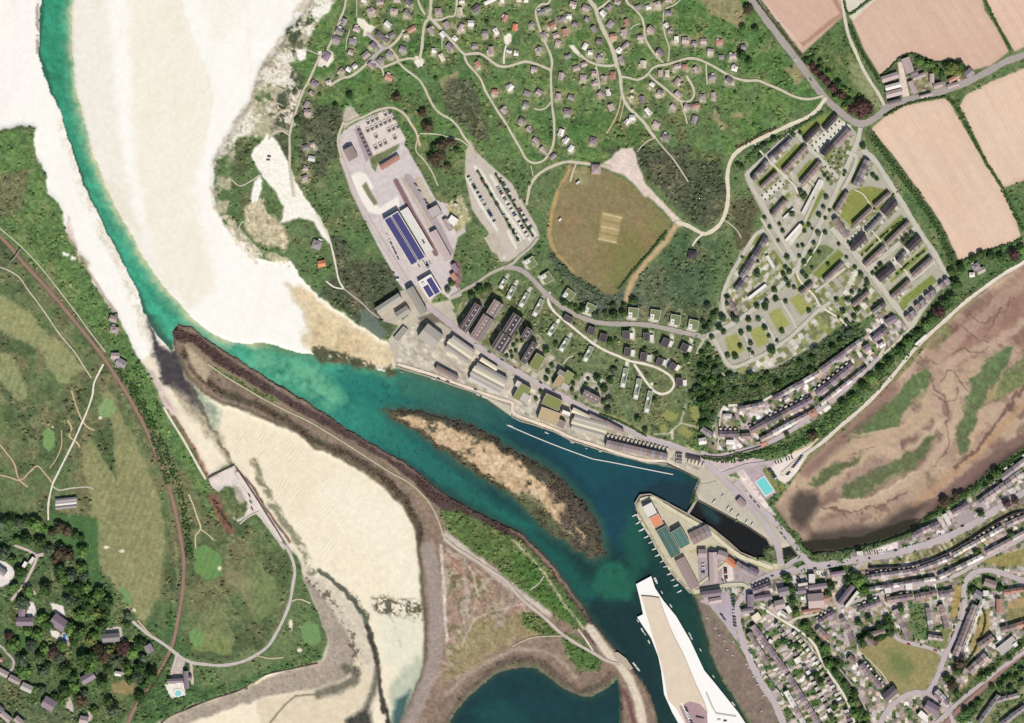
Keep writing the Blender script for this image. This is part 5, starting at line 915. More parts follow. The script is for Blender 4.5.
# ---------------------------------------------------------------- helpers for things
rnd = random.Random(7)
class MB:
    def __init__(s): s.v = []; s.f = []
    def box(s, x0, x1, y0, y1, z0, z1):
        b = len(s.v); s.v += [(x0,y0,z0),(x1,y0,z0),(x1,y1,z0),(x0,y1,z0),(x0,y0,z1),(x1,y0,z1),(x1,y1,z1),(x0,y1,z1)]
        s.f += [tuple(b + i for i in q) for q in ((3,2,1,0),(4,5,6,7),(0,1,5,4),(1,2,6,5),(2,3,7,6),(3,0,4,7))]; return s
    def rbox(s, cx, cy, w, d, a, z0, z1):
        b = len(s.v); ca, sa = math.cos(a), math.sin(a)
        for z in (z0, z1):
            for u, v in ((-w/2,-d/2),(w/2,-d/2),(w/2,d/2),(-w/2,d/2)): s.v.append((cx + u*ca - v*sa, cy + u*sa + v*ca, z))
        s.f += [tuple(b + i for i in q) for q in ((3,2,1,0),(4,5,6,7),(0,1,5,4),(1,2,6,5),(2,3,7,6),(3,0,4,7))]; return s
    def poly(s, pts, z0, z1):
        b = len(s.v); n = len(pts)
        ar = sum(pts[i][0]*pts[(i+1)%n][1]-pts[(i+1)%n][0]*pts[i][1] for i in range(n))
        if ar < 0: pts = pts[::-1]
        s.v += [(x,y,z0) for x,y in pts] + [(x,y,z1) for x,y in pts]
        s.f += [tuple(b+n+i for i in range(n)), tuple(b+n-1-i for i in range(n))] + [(b+i, b+(i+1)%n, b+n+(i+1)%n, b+n+i) for i in range(n)]; return s
    def gable(s, w, d, z, rise, t=0.25, ov=0.35):
        """roof with its ridge along x; two sloping slabs"""
        X, Y = w/2 + ov, d/2 + ov; dz = rise * ov / (d/2)
        for sg in (-1, 1):
            b = len(s.v)
            s.v += [(-X, sg*Y, z-dz), (X, sg*Y, z-dz), (X, 0, z+rise), (-X, 0, z+rise), (-X, sg*Y, z-dz+t), (X, sg*Y, z-dz+t), (X, 0, z+rise+t), (-X, 0, z+rise+t)]
            q = ((3,2,1,0),(4,5,6,7),(0,1,5,4),(1,2,6,5),(2,3,7,6),(3,0,4,7))
            s.f += [tuple(b + i for i in (f if sg < 0 else f[::-1])) for f in q]
        return s
    def gwall(s, w, d, z, rise, z0=-1.5):
        b = len(s.v); X, Y = w/2, d/2
        s.v += [(-X,-Y,z0),(X,-Y,z0),(X,Y,z0),(-X,Y,z0),(-X,-Y,z),(X,-Y,z),(X,Y,z),(-X,Y,z),(-X,0,z+rise),(X,0,z+rise)]
        s.f += [tuple(b+i for i in q) for q in ((0,1,5,4),(2,3,7,6),(1,2,6,9,5),(3,0,4,8,7),(3,2,1,0))]; return s
    def hip(s, w, d, z, rise, ov=0.4):
        b = len(s.v); X, Y = w/2+ov, d/2+ov; r = max(0.0, X - Y)
        s.v += [(-X,-Y,z),(X,-Y,z),(X,Y,z),(-X,Y,z),(-r,0,z+rise),(r,0,z+rise)]
        s.f += [tuple(b+i for i in q) for q in ((0,1,5,4),(1,2,5),(2,3,4,5),(3,0,4),(3,2,1,0))]; return s
    def mesh(s, name, m):
        me = bpy.data.meshes.new(name); me.from_pydata(s.v, [], s.f); me.validate()
        if m: me.materials.append(m)
        return me
ROOF = {'p': ('pinkish grey roofed', (188,168,164)), 'g': ('grey roofed', (156,146,148)), 'v': ('purple slate roofed', (148,130,140)), 'd': ('dark roofed', (116,106,110)), 'w': ('white roofed', (232,226,218)), 'r': ('red roofed', (190,142,126)),
        'o': ('orange roofed', (222,142,106)), 'c': ('cream roofed', (226,214,190)), 'b': ('pale roofed', (206,196,190)), 'n': ('brown roofed', (158,138,134)), 'k': ('sooty roofed', (84,76,80)), 'e': ('green roofed', (140,146,90)), 't': ('teal roofed', (82,118,108)), 'm': ('metal roofed', (178,170,160)), 's': ('sandy roofed', (190,168,132))}
def rmat(k): return mat('roof ' + ROOF[k][0], ROOF[k][1], 0.85, 0.13, 0.9, 0.16, 0.15)
WALLM = [mat('render white', (236,230,220), 0.9, 0.06, 0.5), mat('render cream', (216,204,182), 0.9, 0.06, 0.5), mat('granite wall', (160,148,140), 0.95, 0.15, 1.2), mat('brick wall', (164,118,100), 0.95, 0.15, 1.5)]
CHIM = mat('chimney stack', (190,150,130), 0.9, 0.1, 1.0); GLASS = mat('dark glass', (50,58,66), 0.1, 0.02, 1, spec=0.5); PVC = mat('white frame', (244,244,242), 0.5, 0.02)
_mc = {}
def cached(key, fn):
    if key not in _mc: _mc[key] = fn()
    return _mc[key]
REG = []   # things whose label is worded at the end: (object, look, noun, x, y)
def empty(name, x, y, z, a, cat, group=None):
    o = bpy.data.objects.new(name, None); C.collection.objects.link(o); o.empty_display_size = 2
    o.location = P(x, y, z); o.rotation_euler = (0, 0, -R(a)); o['category'] = cat; o['kind'] = 'thing'
    if group: o['group'] = group
    return o
def house(x, y, w, d, a, k, name='chalet', cat='chalet', noun='chalet', h=2.7, pitch=0.24, group='chalets on the grassy hill', style=None, wall=None, chim=1, ext=None, reg=True, look=None):
    w *= S; d *= S; w = round(w*2)/2; d = round(d*2)/2
    if d > w: w, d = d, w; a += 90
    z = H(x, y) + 0.1; z = max(z, 0.5)
    e = empty(name, x, y, z, a, cat, group)
    st = style or (('gable','gable','gable','hip')[rnd.randrange(4)] if k != 'w' or w < 10 else 'low')
    rise = d/2 * (pitch * 2 if st != 'low' else 0.14)
    wi = rnd.randrange(4) if wall is None else wall
    if st in ('gable', 'low'):
        link('wall', cached(('gw',w,d,h,rise,wi), lambda: MB().gwall(w,d,h,rise-0.05).mesh('wall', WALLM[wi])), e)
        link('roof', cached(('gr',w,d,h,rise,k), lambda: MB().gable(w,d,h,rise).mesh('roof', rmat(k))), e)
    elif st == 'hip':
        link('wall', cached(('bw',w,d,h,wi), lambda: MB().box(-w/2,w/2,-d/2,d/2,-1.5,h).mesh('wall', WALLM[wi])), e)
        link('roof', cached(('hr',w,d,h,rise,k), lambda: MB().hip(w,d,h+0.02,rise*0.9).mesh('roof', rmat(k))), e)
    else:
        link('wall', cached(('fw',w,d,h,wi), lambda: MB().box(-w/2,w/2,-d/2,d/2,-1.5,h).mesh('wall', WALLM[wi])), e)
        link('roof', cached(('fr',w,d,h,k), lambda: MB().box(-w/2+.3,w/2-.3,-d/2+.3,d/2-.3,h,h+.25).mesh('roof', rmat(k))), e)
        link('parapet', cached(('fp',w,d,h,wi), lambda: MB().box(-w/2-.1,w/2+.1,-d/2-.1,-d/2+.28,h+.01,h+.6).box(-w/2-.1,w/2+.1,d/2-.28,d/2+.1,h+.01,h+.6).box(-w/2-.1,-w/2+.28,-d/2+.29,d/2-.29,h+.01,h+.6).box(w/2-.28,w/2+.1,-d/2+.29,d/2-.29,h+.01,h+.6).mesh('parapet', WALLM[wi])), e)
    if chim and st != 'flat' and st != 'low' and rnd.random() < 0.75:
        c = link('chimney', cached(('ch',), lambda: MB().box(-.6,.6,-.4,.4,-1.2,1.3).mesh('chimney', CHIM)), e)
        c.location = ((w*0.32 if st == 'gable' else 0) * rnd.choice((-1,1)), 0, h + rise)
    if ext is None: ext = rnd.random() < 0.45 and w < 16
    if ext:
        ew, ed = round(w*0.45,1), round(d*0.35,1); wk = rnd.choice(('w','c','g',k))
        p_ = link('porch', cached(('po',ew,ed,wk), lambda: MB().box(-ew/2,ew/2,-ed,0,-1.5,2.3).mesh('porch', rmat(wk))), e)
        sgn = rnd.choice((-1,1)); p_.location = (w*0.2*rnd.choice((-1,1)), -d/2 - 0.02 if sgn < 0 else d/2 + 0.02 + ed, 0)
    if reg: REG.append((e, look or ROOF[k][0], noun, x, y))
    return e
ORD = ['first','second','third','fourth','fifth','sixth','seventh','eighth','ninth','tenth','eleventh','twelfth','thirteenth','fourteenth','fifteenth','sixteenth','seventeenth','eighteenth','nineteenth','twentieth','twenty-first','twenty-second','twenty-third','twenty-fourth','twenty-fifth','twenty-sixth','twenty-seventh','twenty-eighth','twenty-ninth','thirtieth']
def row(phrase, p0, p1, n, dep, ks, h=5.2, noun='house', name='terraced_house', cat='house', end=None, jit=0.25, back=0, pitch=0.3, wfac=0.97, wall=None, chim=1):
    (x0,y0),(x1,y1) = p0, p1; L = math.hypot(x1-x0, y1-y0); a = math.degrees(math.atan2(y1-y0, x1-x0)); u = L/n
    if end is None: end = ('left' if x0 < x1 else 'right') if abs(x1-x0) > abs(y1-y0) else ('upper' if y0 < y1 else 'lower')
    for i in range(n):
        t = (i+.5)/n; x = x0+(x1-x0)*t + rnd.uniform(-jit,jit)*.5; y = y0+(y1-y0)*t + rnd.uniform(-jit,jit)*.5
        k = ks[rnd.randrange(len(ks))]; w, d = u*wfac, dep*(1+rnd.uniform(-.06,.06)*(jit>0)); w_ = round(w*S*2)/2; d_ = round(d*S*2)/2
        hh = h + (rnd.choice((0,.3,.6)) if jit else 0); wi = rnd.randrange(3) if wall is None else wall; rise = d_/2*pitch*2
        e = empty(name, x, y, max(H(x,y),.5)+.1, a, cat, phrase)
        link('wall', cached(('gw',w_,d_,hh,rise,wi), lambda: MB().gwall(w_,d_,hh,rise-0.05).mesh('wall', WALLM[wi])), e)
        link('roof', cached(('tr',w_,d_,hh,rise,k), lambda: MB().gable(w_,d_,hh,rise,0.22,0.0 if n > 1 else .3).mesh('roof', rmat(k))), e)
        if chim and rnd.random() < .8:
            c = link('chimney', cached(('ch',), None), e) if ('ch',) in _mc else link('chimney', cached(('ch',), lambda: MB().box(-.6,.6,-.4,.4,-1.2,1.3).mesh('chimney', CHIM)), e)
            c.location = (w_*.4, 0, hh+rise)
        if back and rnd.random() < .8:
            bw, bd = round(w_*.5,1), round(back*S*rnd.uniform(.7,1.1),1); wk = rnd.choice('wcgpvb')
            b_ = link('rear_wing', cached(('rw',bw,bd,wk), lambda: MB().box(-bw/2,bw/2,0,bd,-1.5,3.2).mesh('rear_wing', rmat(wk))), e); b_.location = (-w_*.2, d_/2+.03 if back > 0 else -d_/2-.03-bd, 0)
        e['label'] = "%s %s %s from %s in %s" % (ROOF[k][0].replace(' roofed', '').replace('pinkish grey', 'pinkish').replace('purple slate', 'slate'), noun, ORD[i], end if end in ('left', 'right') else end.replace('upper', 'top').replace('lower', 'bottom'), phrase)
_bn = [0]
def block(x, y, w, d, a, k, name, cat, label, h=6, style='gable', pitch=.25, wall=0, parts=()):
    _bn[0] += 1
    if not parts: h += .05 * (_bn[0] % 17)
    e = house(x, y, w, d, a, k, name, cat, cat, h, pitch, None, style, wall, 0, False, reg=False)
    e['label'] = label
    for nm, (px, py, pw, pd, pz0, pz1, m) in parts:
        # part boxes are given in map units along the long side, heights in metres
        o = link(nm, MB().box(-pw*S/2, pw*S/2, -pd*S/2, pd*S/2, pz0, pz1).mesh(nm, m), e); o.location = (px*S, -py*S, 0)
    return e
# ---------------------------------------------------------------- chalets on the hill
for ln in CH.replace('\n','').split(';'):
    q = ln.split(); x, y, w, d, a = map(float, q[:5]); house(x, y, w*.82, d*.82, a, q[5])
# villas along the western shore and in the dunes
for x, y, w, d, a, k in ((114,319,7,6,20,'p'),(115,330,8,6,10,'p'),(116,356,8,6,0,'p'),(122,363,10,7,30,'g'),(317,245,9,8,20,'g'),(322,264,7,6,-10,'o')):
    house(x, y, w, d, a, k, 'shore_house', 'house', 'house', 4, group='houses near the beaches')
# farm
for x, y, w, d, a, k, lb in ((907,66,15,8,70,'p','long pinkish barn at the top of the pale farmyard'),(889,78,17,6,-18,'p','pinkish barn left of the farmyard above the white roof'),(892,87,15,5,-15,'w','bright white roofed barn left of the farmyard'),(893,94,16,6,-15,'p','pinkish barn just below the bright white barn'),
 (894,102,13,3,-15,'d','narrow dark roofed shed beside the main road at the farm'),(912,88,13,5,65,'p','pinkish barn on the left side of the walled farm garden'),(918,77,13,4,-20,'p','long low barn on the upper side of the farm garden'),(931,79,9,4,90,'p','short barn at the right corner of the farm garden'),(925,96,12,2.5,-15,'p','narrow farm shed along the main road'),(913,74,7,5,-20,'v','purple roofed farm shed below the long barn'),
 (937,86,9,5,-15,'p','pinkish farmhouse right of the walled garden'),(953,79,12,4,-30,'r','red roofed farmhouse by the trees'),(952,86,11,4,-15,'p','pinkish cottage between red farmhouse and main road'),(968,74,8,7,-40,'g','grey roofed house at the right end of the farm')):
    block(x, y, w, d, a, k, 'farm_building', 'farm building', lb, 4.2, 'gable', .25, 2)
# cricket club
block(596,170,9,9,90,'p','clubhouse','clubhouse','square grey pavilion above the cricket field',4,'hip',.3,0)
block(578,183,4,2,-40,'w','score_hut','hut','small white hut at the left edge of the cricket field',2.5,'flat')
block(560,220,3,2,-50,'w','score_hut','hut','tiny white hut halfway down the cricket field left side',2.5,'flat')
block(692,255,8,8,10,'k','bungalow','bungalow','lone dark roofed bungalow in the meadow right of the cricket field',3,'hip',.35,0)
# factory
SOL = mat('solar panels', (74,70,122), 0.35, 0.05, 0.6, spec=0.4, stripes=('X', 0.35, 0.10)); WHT = rmat('w')
def obl(cx, cy, w, d, a): return (cx, cy, w, d, a)
block(405,239,54,17,59,'w','factory_hall','factory','big white factory hall with long purple solar arrays',9,'flat',.1,0,
  (('solar_array',(0,-4.3,52,6.6,9.27,9.6,SOL)),('solar_array',(0,4.3,52,6.6,9.27,9.6,SOL)),('ridge_vent',(0,0,50,1,9.27,9.9,mat('dark vent',(90,86,96))))))
block(417,231,50,9,59,'w','factory_annex','factory','bright white roofed annex along the solar factory hall',6,'flat',.1,0,(('roof_unit',(14,0,2,1.6,6.26,7.4,mat('dark vent',(90,86,96)))),('roof_unit',(11.5,0,1.4,1.6,6.26,7.4,mat('dark vent',(90,86,96))))))
block(430,287,21,15,59,'w','office_block','office','smaller white roofed block with solar panels below the factory',7,'flat',.1,0,
  (('solar_array',(1,-3.4,17,5.6,7.27,7.6,SOL)),('solar_array',(3,3.2,12,5.6,7.27,7.6,SOL)),('roof_unit',(-6,4,3,3,7.27,8.6,WHT))))
block(351,154,12,10,62,'n','workshop','workshop','brown and grey workshop at the left of the substation yard',6,'gable',.2,2)
block(390,163,21,5,-32,'r','workshop','workshop','long pinkish red workshop below the substation yard',5,'low',.2,2)
block(441,246,33,7,61,'p','warehouse','warehouse','long pinkish grey warehouse right of the purple service road',6,'low',.2,2)
block(435,212,10,11,61,'b','warehouse','warehouse','short pale warehouse at the head of the long one',6,'flat',.2,2)
block(448,225,13,5,60,'p','warehouse','warehouse','small pinkish store between warehouse and rubble ground',4,'flat',.2,2)
block(453,221,9,8,35,'w','warehouse','warehouse','white square store beside the rubble ground',4,'flat',.2,0)
block(456,205,3,2,20,'w','workshop','workshop','tiny pale hut inside the rubble ground',3,'flat',.2,0)
block(424,194,16,4,60,'b','workshop','workshop','narrow pale shed along the row of parked cars',4,'low',.2,2) if False else None
block(398,280,3,2,0,'w','workshop','workshop','tiny white gatehouse at the factory entrance',3,'flat',.2,0)
block(423,266,10,5,59,'b','workshop','workshop','pale loading shed between the two solar roofs',4,'flat',.2,0)
block(428,268,3,2,-30,'v','workshop','workshop','little purple solar shed between the two solar roofs',4,'flat',.2,0)
block(455,268,8,5,60,'v','workshop','workshop','purple roofed store near the red stacks',4,'gable',.2,2)
block(454,277,7,5,60,'r','workshop','workshop','small red roofed store at the lower warehouse end',4,'gable',.2,2)
block(389,304,27,7,-33,'m','beach_hotel','apartment block','long ridged beige block left of the green courtyard',9,'gable',.2,1)
block(417,301,29,8,60,'m','beach_hotel','apartment block','long ridged beige block right of the green courtyard',9,'gable',.2,1)
block(403,313,14,8,-33,'m','beach_hotel','apartment block','short beige block enclosed by the green courtyard',7,'gable',.2,1)
block(431,336,19,16,38,'m','boat_hall','hall','broad twin sloped pale grey hall by the harbour road',9,'gable',.18,1)
block(401,334,15,6,-50,'m','boat_hall','hall','small grey hall with low rim near the beach',4,'flat',.18,1)
for n_, (cx, cy, l, a, offs, what) in enumerate(((460,349,28,35,(-5,0,5),'the grey hall beside the harbour road'),(488,379,37,28,(-7.5,-2.8,2,6.8),'the broad waterfront hall by the step'),(589,426,36,16,(-5,0,5),'the hall left of the long terrace'))):
    for q_, o_ in enumerate(offs):
        x_, y_ = cx-math.sin(R(a))*o_, cy+math.cos(R(a))*o_
        block(x_, y_, l-abs(o_)*.5, 4.6, a, 'mcmb'[q_], 'ridged_hall', 'hall', ('top','second','third','fourth')[q_]+' ridged bay of '+what, 7, 'gable', .2, 1)
# flats with dark roofs
RL = mat('roof lights', (220,212,200), 0.5)
def flats(x, y, w, d, a, k, lb, h=12, n=4):
    block(x, y, w, d, a, k, 'apartment_block', 'apartment block', lb, h, 'flat', .2, 2, [('roof_ridge', (0, -d*.25, w*.95, d*.12, h+.27, h+1.1, rmat('n'))), ('roof_ridge', (0, d*.25, w*.95, d*.12, h+.27, h+1.1, rmat('g')))] +
      [('roof_light', ((i-(n-1)/2)*w*.8/n, 0, 1.2, 1.6, h+.27, h+.9, RL)) for i in range(n)])
flats(471,318,30,9,-58,'k','darkest long apartment block left of the pale walkway')
flats(482,328,26,12,-58,'n','large brown apartment block right of the pale walkway',12,5)
flats(495,309,16,11,-58,'n','shorter brown apartment block at the upper walkway end',12,3)
flats(513,325,21,12,-58,'k','dark apartment block above the tree dotted courtyard',12,3)
flats(502,343,18,14,-58,'k','dark apartment block left of the tree dotted courtyard',12,3)
flats(527,334,12,8,-58,'k','small dark apartment block at the courtyard top corner',12,2)
flats(529,353,23,6,-58,'k','narrow dark apartment block right of the tree dotted courtyard',12,3)
flats(591,397,18,7,27,'n','ridged brown block beside the four tree square',9,3)
for x, y, w, d, a, k, lb in ((537,362,15,10,-60,'e','green roofed block right of the dark flats'),(567,378,14,8,-58,'e','green roofed block with sandy half behind the road'),(559,381,12,7,-58,'s','sandy roofed half block beside the green roof'),(561,373,6,5,30,'g','small grey roof box on the green and sandy block'),
  (565,387,8,6,30,'b','pale square roof above the harbour road near the green block'),(522,393,17,12,-62,'e','olive roofed waterfront block near the promenade step'),(518,384,6,5,-62,'b','small pale block at the top corner of the olive roof'),(525,398,9,8,-62,'b','pale mauve roofed waterfront block'),
  (552,402,18,11,25,'e','bright green roofed waterfront block'),(549,416,20,13,20,'s','broad sandy roofed waterfront block'),(566,413,9,4,20,'w','small white block right of the sandy roof'),(561,424,8,7,25,'n','low brown block below the small white one')):
    block(x, y, w, d, a, k, 'waterfront_block', 'apartment block', lb, 8, 'flat', .2, 1)
for x, y, w, d, a, k, lb in ((489,364,19,4,32,'c','pale narrow roof nearest the harbour road in the ridged group'),(447,373,24,5,28,'n','low brown roofed shed beside the promenade near the beach'),
  (581,414,19,5,27,'c','pale narrow shed right of the small white block'),(614,427,20,4,28,'n','narrow brown sunken block between road and long terrace'),
  (600,420,24,3,25,'n','thin brown shed below the harbour road')):
    block(x, y, w, d, a, k, 'waterfront_shed', 'shed', lb, 6, 'gable', .2, 1)
row('long stepped waterfront terrace', (606,443), (667,457), 15, 7, 'nng', 8, 'house', jit=0, chim=0, pitch=.2)
row('row of pale canopies behind the waterfront terrace', (606,436), (669,450), 16, 4.2, 'c', 2.4, 'canopy', 'canopy', 'canopy', jit=0, wfac=.45, chim=0, pitch=.1)
row('short row of canopies near the bridge road', (687,460), (705,465), 5, 4.5, 'c', 2.4, 'canopy', 'canopy', 'canopy', jit=0, wfac=.45, chim=0, pitch=.1)
row('dark parking shelters beside the harbour road bend', (686,456), (700,459), 3, 4, 'k', 3, 'shelter', 'shelter', 'shelter', jit=0, chim=0, pitch=.15)
block(679,456,6,4,8,'k','shelter','shelter','dark square kiosk at the pointed quay',3,'flat')
block(679,462,6,3,8,'n','shelter','shelter','brown kiosk just below the dark one on the quay',3,'flat')
# modern villas along the curving road
VE = mat('sedum roof', (122,134,92), .95, .15, .8); WT = mat('white terrace', (238,234,226), .8, .04)
VN = ('first villa above the curving road, nearest the car park','second villa above the curving road from the car park','third villa above the curving road','fourth villa above the curving road, left of the thicket','first villa right of the cricket field hedge','second villa right of the cricket field hedge','third villa right of the cricket field hedge','last villa before the new quarter')
for i, (x, y, a_) in enumerate(VP):
    block(x, y, 10, 10, a_, 'e', 'modern_villa', 'villa', 'green roofed ' + VN[i], 5, 'flat', .2, 0, (('sedum_roof',(.8,-.8,7.6,7.6,5.26,5.4,VE)),('roof_terrace',(-2.6,2.2,3.4,5,5.42,5.7,WT)),('skylight',(-2.6,2.2,1.2,1.2,5.72,5.9,mat('dark vent',(90,86,96))))))
for x, y, w, d, a in ((626,335,7,8,0),(646,337,6,8,0),(665,343,7,9,25),(684,348,7,8,25),(627,352,6,9,10),(643,357,6,9,10),(659,362,6,8,20),(672,367,6,8,35),(679,382,6,8,0),(568,319,9,6,30),(591,331,7,8,20),(603,338,7,8,15)):
    house(x, y, w, d, a, 'k', 'modern_villa', 'villa', 'villa', 6, group='dark villas along the curving lane', style='flat', wall=2, ext=False, look='dark')
    if x > 620: house(x+5.6, y+1, 3.5, 6, a, 'w', 'garage', 'garage', 'garage', 2.8, group='white garages of the dark villas', style='flat', wall=0, ext=False)
SN = ('second green strip lodge from the left below the road','third green strip lodge from the left below the road','rightmost of the four green strip lodges','short leftmost green strip lodge below the road','upper left green strip lodge on the curving lane','longer left green strip lodge on the curving lane','green strip lodge beside the dark thicket','left green strip lodge by the teardrop loop','middle green strip lodge by the teardrop loop','right green strip lodge by the teardrop loop')
for i, (x, y, l, a) in enumerate(STRIPS):
    block(x, y, l*.8, 5, a, 'e', 'strip_lodge', 'lodge', SN[i], 3.2, 'flat', .2, 0, (('sedum_roof',(0,0,l*.78,4.6,3.46,3.6,mat('sedum grey', (140,150,120), .95, .15, .8))),('roof_terrace',(-l*.3,.4,3.6,3.4,3.62,3.8,WT)),('roof_terrace',(l*.12,-1.2,3,2.2,3.62,3.8,WT)),('light_well',(l*.0,.8,l*.2,1.6,3.62,3.7,mat('dark vent',(90,86,96))))))
# ---------------------------------------------------------------- new quarter on the hill
for ph, a_, b_, dp, k, g_ in D:
    L_ = math.hypot(b_[0]-a_[0], b_[1]-a_[1]); row(ph, a_, b_, max(3, round(L_/5)), dp, k + ('g' if k == 'd' else ''), 6, 'townhouse', 'modern_townhouse', 'townhouse', jit=0, chim=0, pitch=.3, wfac=.93)
for i, (x, y) in enumerate(((944,284),(930,295),(920,305),(910,316))):
    for j in (-1, 1):
        house(x+j*2.4, y-j*2, 5, 6, -42, 'g' if j > 0 else 'n', 'detached_house', 'house', 'house', 6, group='detached houses below the third lawn', style='gable', ext=False, look='grey roofed' if j > 0 else 'brown roofed')
for x, y, w, d, a in ((811,197,38,3,-62),(793,233,22,3,-48),(770,262,3,14,-30),(757,292,22,3,-38),(788,214,14,2,-42)):
    block(x, y, w, d, a, 'w', 'canopy', 'canopy', 'long pale canopy roof %s' % {811:'beside the narrow avenue lawn',793:'above the broad square lawn',770:'left of the tall lawn strip',757:'on the lane above the square lawns',788:'under the short terrace'}[x], 2.8, 'flat')
# ---------------------------------------------------------------- old town on the slope
for ph, a_, b_, n, dp, ks, bk in (('back row directly under the woodland path',(773,399),(818,373),9,5.5,'vgpbw',-3),('upper back row near the new quarter',(820,370),(860,341),8,5.5,'vgpb',-3),('dark slate row in the middle of the old terraces',(750,431),(812,399),12,6,'vvnd',3),('dark slate row near the lane corner',(816,394),(852,365),8,6,'vvd',3),
   ('pale row along the street at the slope foot',(760,440),(808,414),8,5,'pbw',0),('small row facing the street by the lane corner',(820,404),(866,368),9,4,'bwpc',0),('short row beside the white footpath',(738,409),(764,404),4,5,'gvp',0),('dark row left of the pool street',(719,434),(738,434),4,6,'vd',3),('row nearest the sunken lawn trees',(701,428),(712,436),2,6,'vg',0),
   ('brown row under the green yards',(741,436),(750,436),2,6,'n',0),('short dark row at the top lane',(872,340),(886,329),3,6,'vd',0)):
    row(ph, a_, b_, n, dp, ks, 5, back=bk)
for x, y, w, d, a, k in ((890,321,10,7,-30,'v'),(881,345,6,4,-35,'w'),(866,348,7,6,-30,'v'),(727,416,8,4,0,'b'),(733,418,4,4,0,'d'),(763,443,6,5,-20,'r'),(812,413,7,6,-30,'r'),(825,407,7,7,-40,'w'),(786,399,5,4,-30,'w'),(702,441,7,6,-10,'w'),(730,442,8,4,0,'w')):
    house(x, y, w, d, a, k, 'town_house', 'house', 'house', 5, group='houses of the old slope')
for x, y, w, d, a, k in ((975,267,7,6,-30,'g'),(980,271,8,5,-30,'p'),(971,275,5,4,0,'w'),(925,325,5,4,-30,'w'),(920,340,14,2,-42,'w')): house(x, y, w, d, a, k, 'shore_house', 'house', 'house', 4, group='houses near the beaches')
# ---------------------------------------------------------------- harbour peninsula
ORG = rmat('o')
block(649.5,509.5,12,10,62,'w','harbour_hall','hall','white roofed upper half of the hall at the peninsula tip',8,'flat',.1,0)
block(656,520.5,11,10,62,'o','harbour_hall','hall','orange roofed lower half of the hall at the peninsula tip',7,'flat',.1,0)
block(668,541.5,31,11,61,'t','harbour_hall','hall','larger teal green roofed hall on the peninsula',8,'flat',.1,1,(('roof_ridge',(0,0,28,.5,8.27,8.8,rmat('g'))),))
block(680,537.5,19,11,60,'t','harbour_hall','hall','smaller teal green roofed hall on the peninsula',8,'flat',.1,1,(('roof_ridge',(0,0,16,.5,8.27,8.8,rmat('g'))),))
row('grey saw roofed sheds near the dock', (690.5,539), (709,529.5), 4, 13, 'ng', 5, 'shed', 'dock_shed', 'shed', jit=0, chim=0, pitch=.12, wfac=.95)
block(687,573,33,10,62,'n','dock_shed','shed','long brown ridged shed at the lower peninsula corner',5,'gable',.12,2)
block(741,502,9,6,45,'n','dock_shed','shed','small brown roofed shed on the hard beside the bridge road',4,'gable',.2,2)
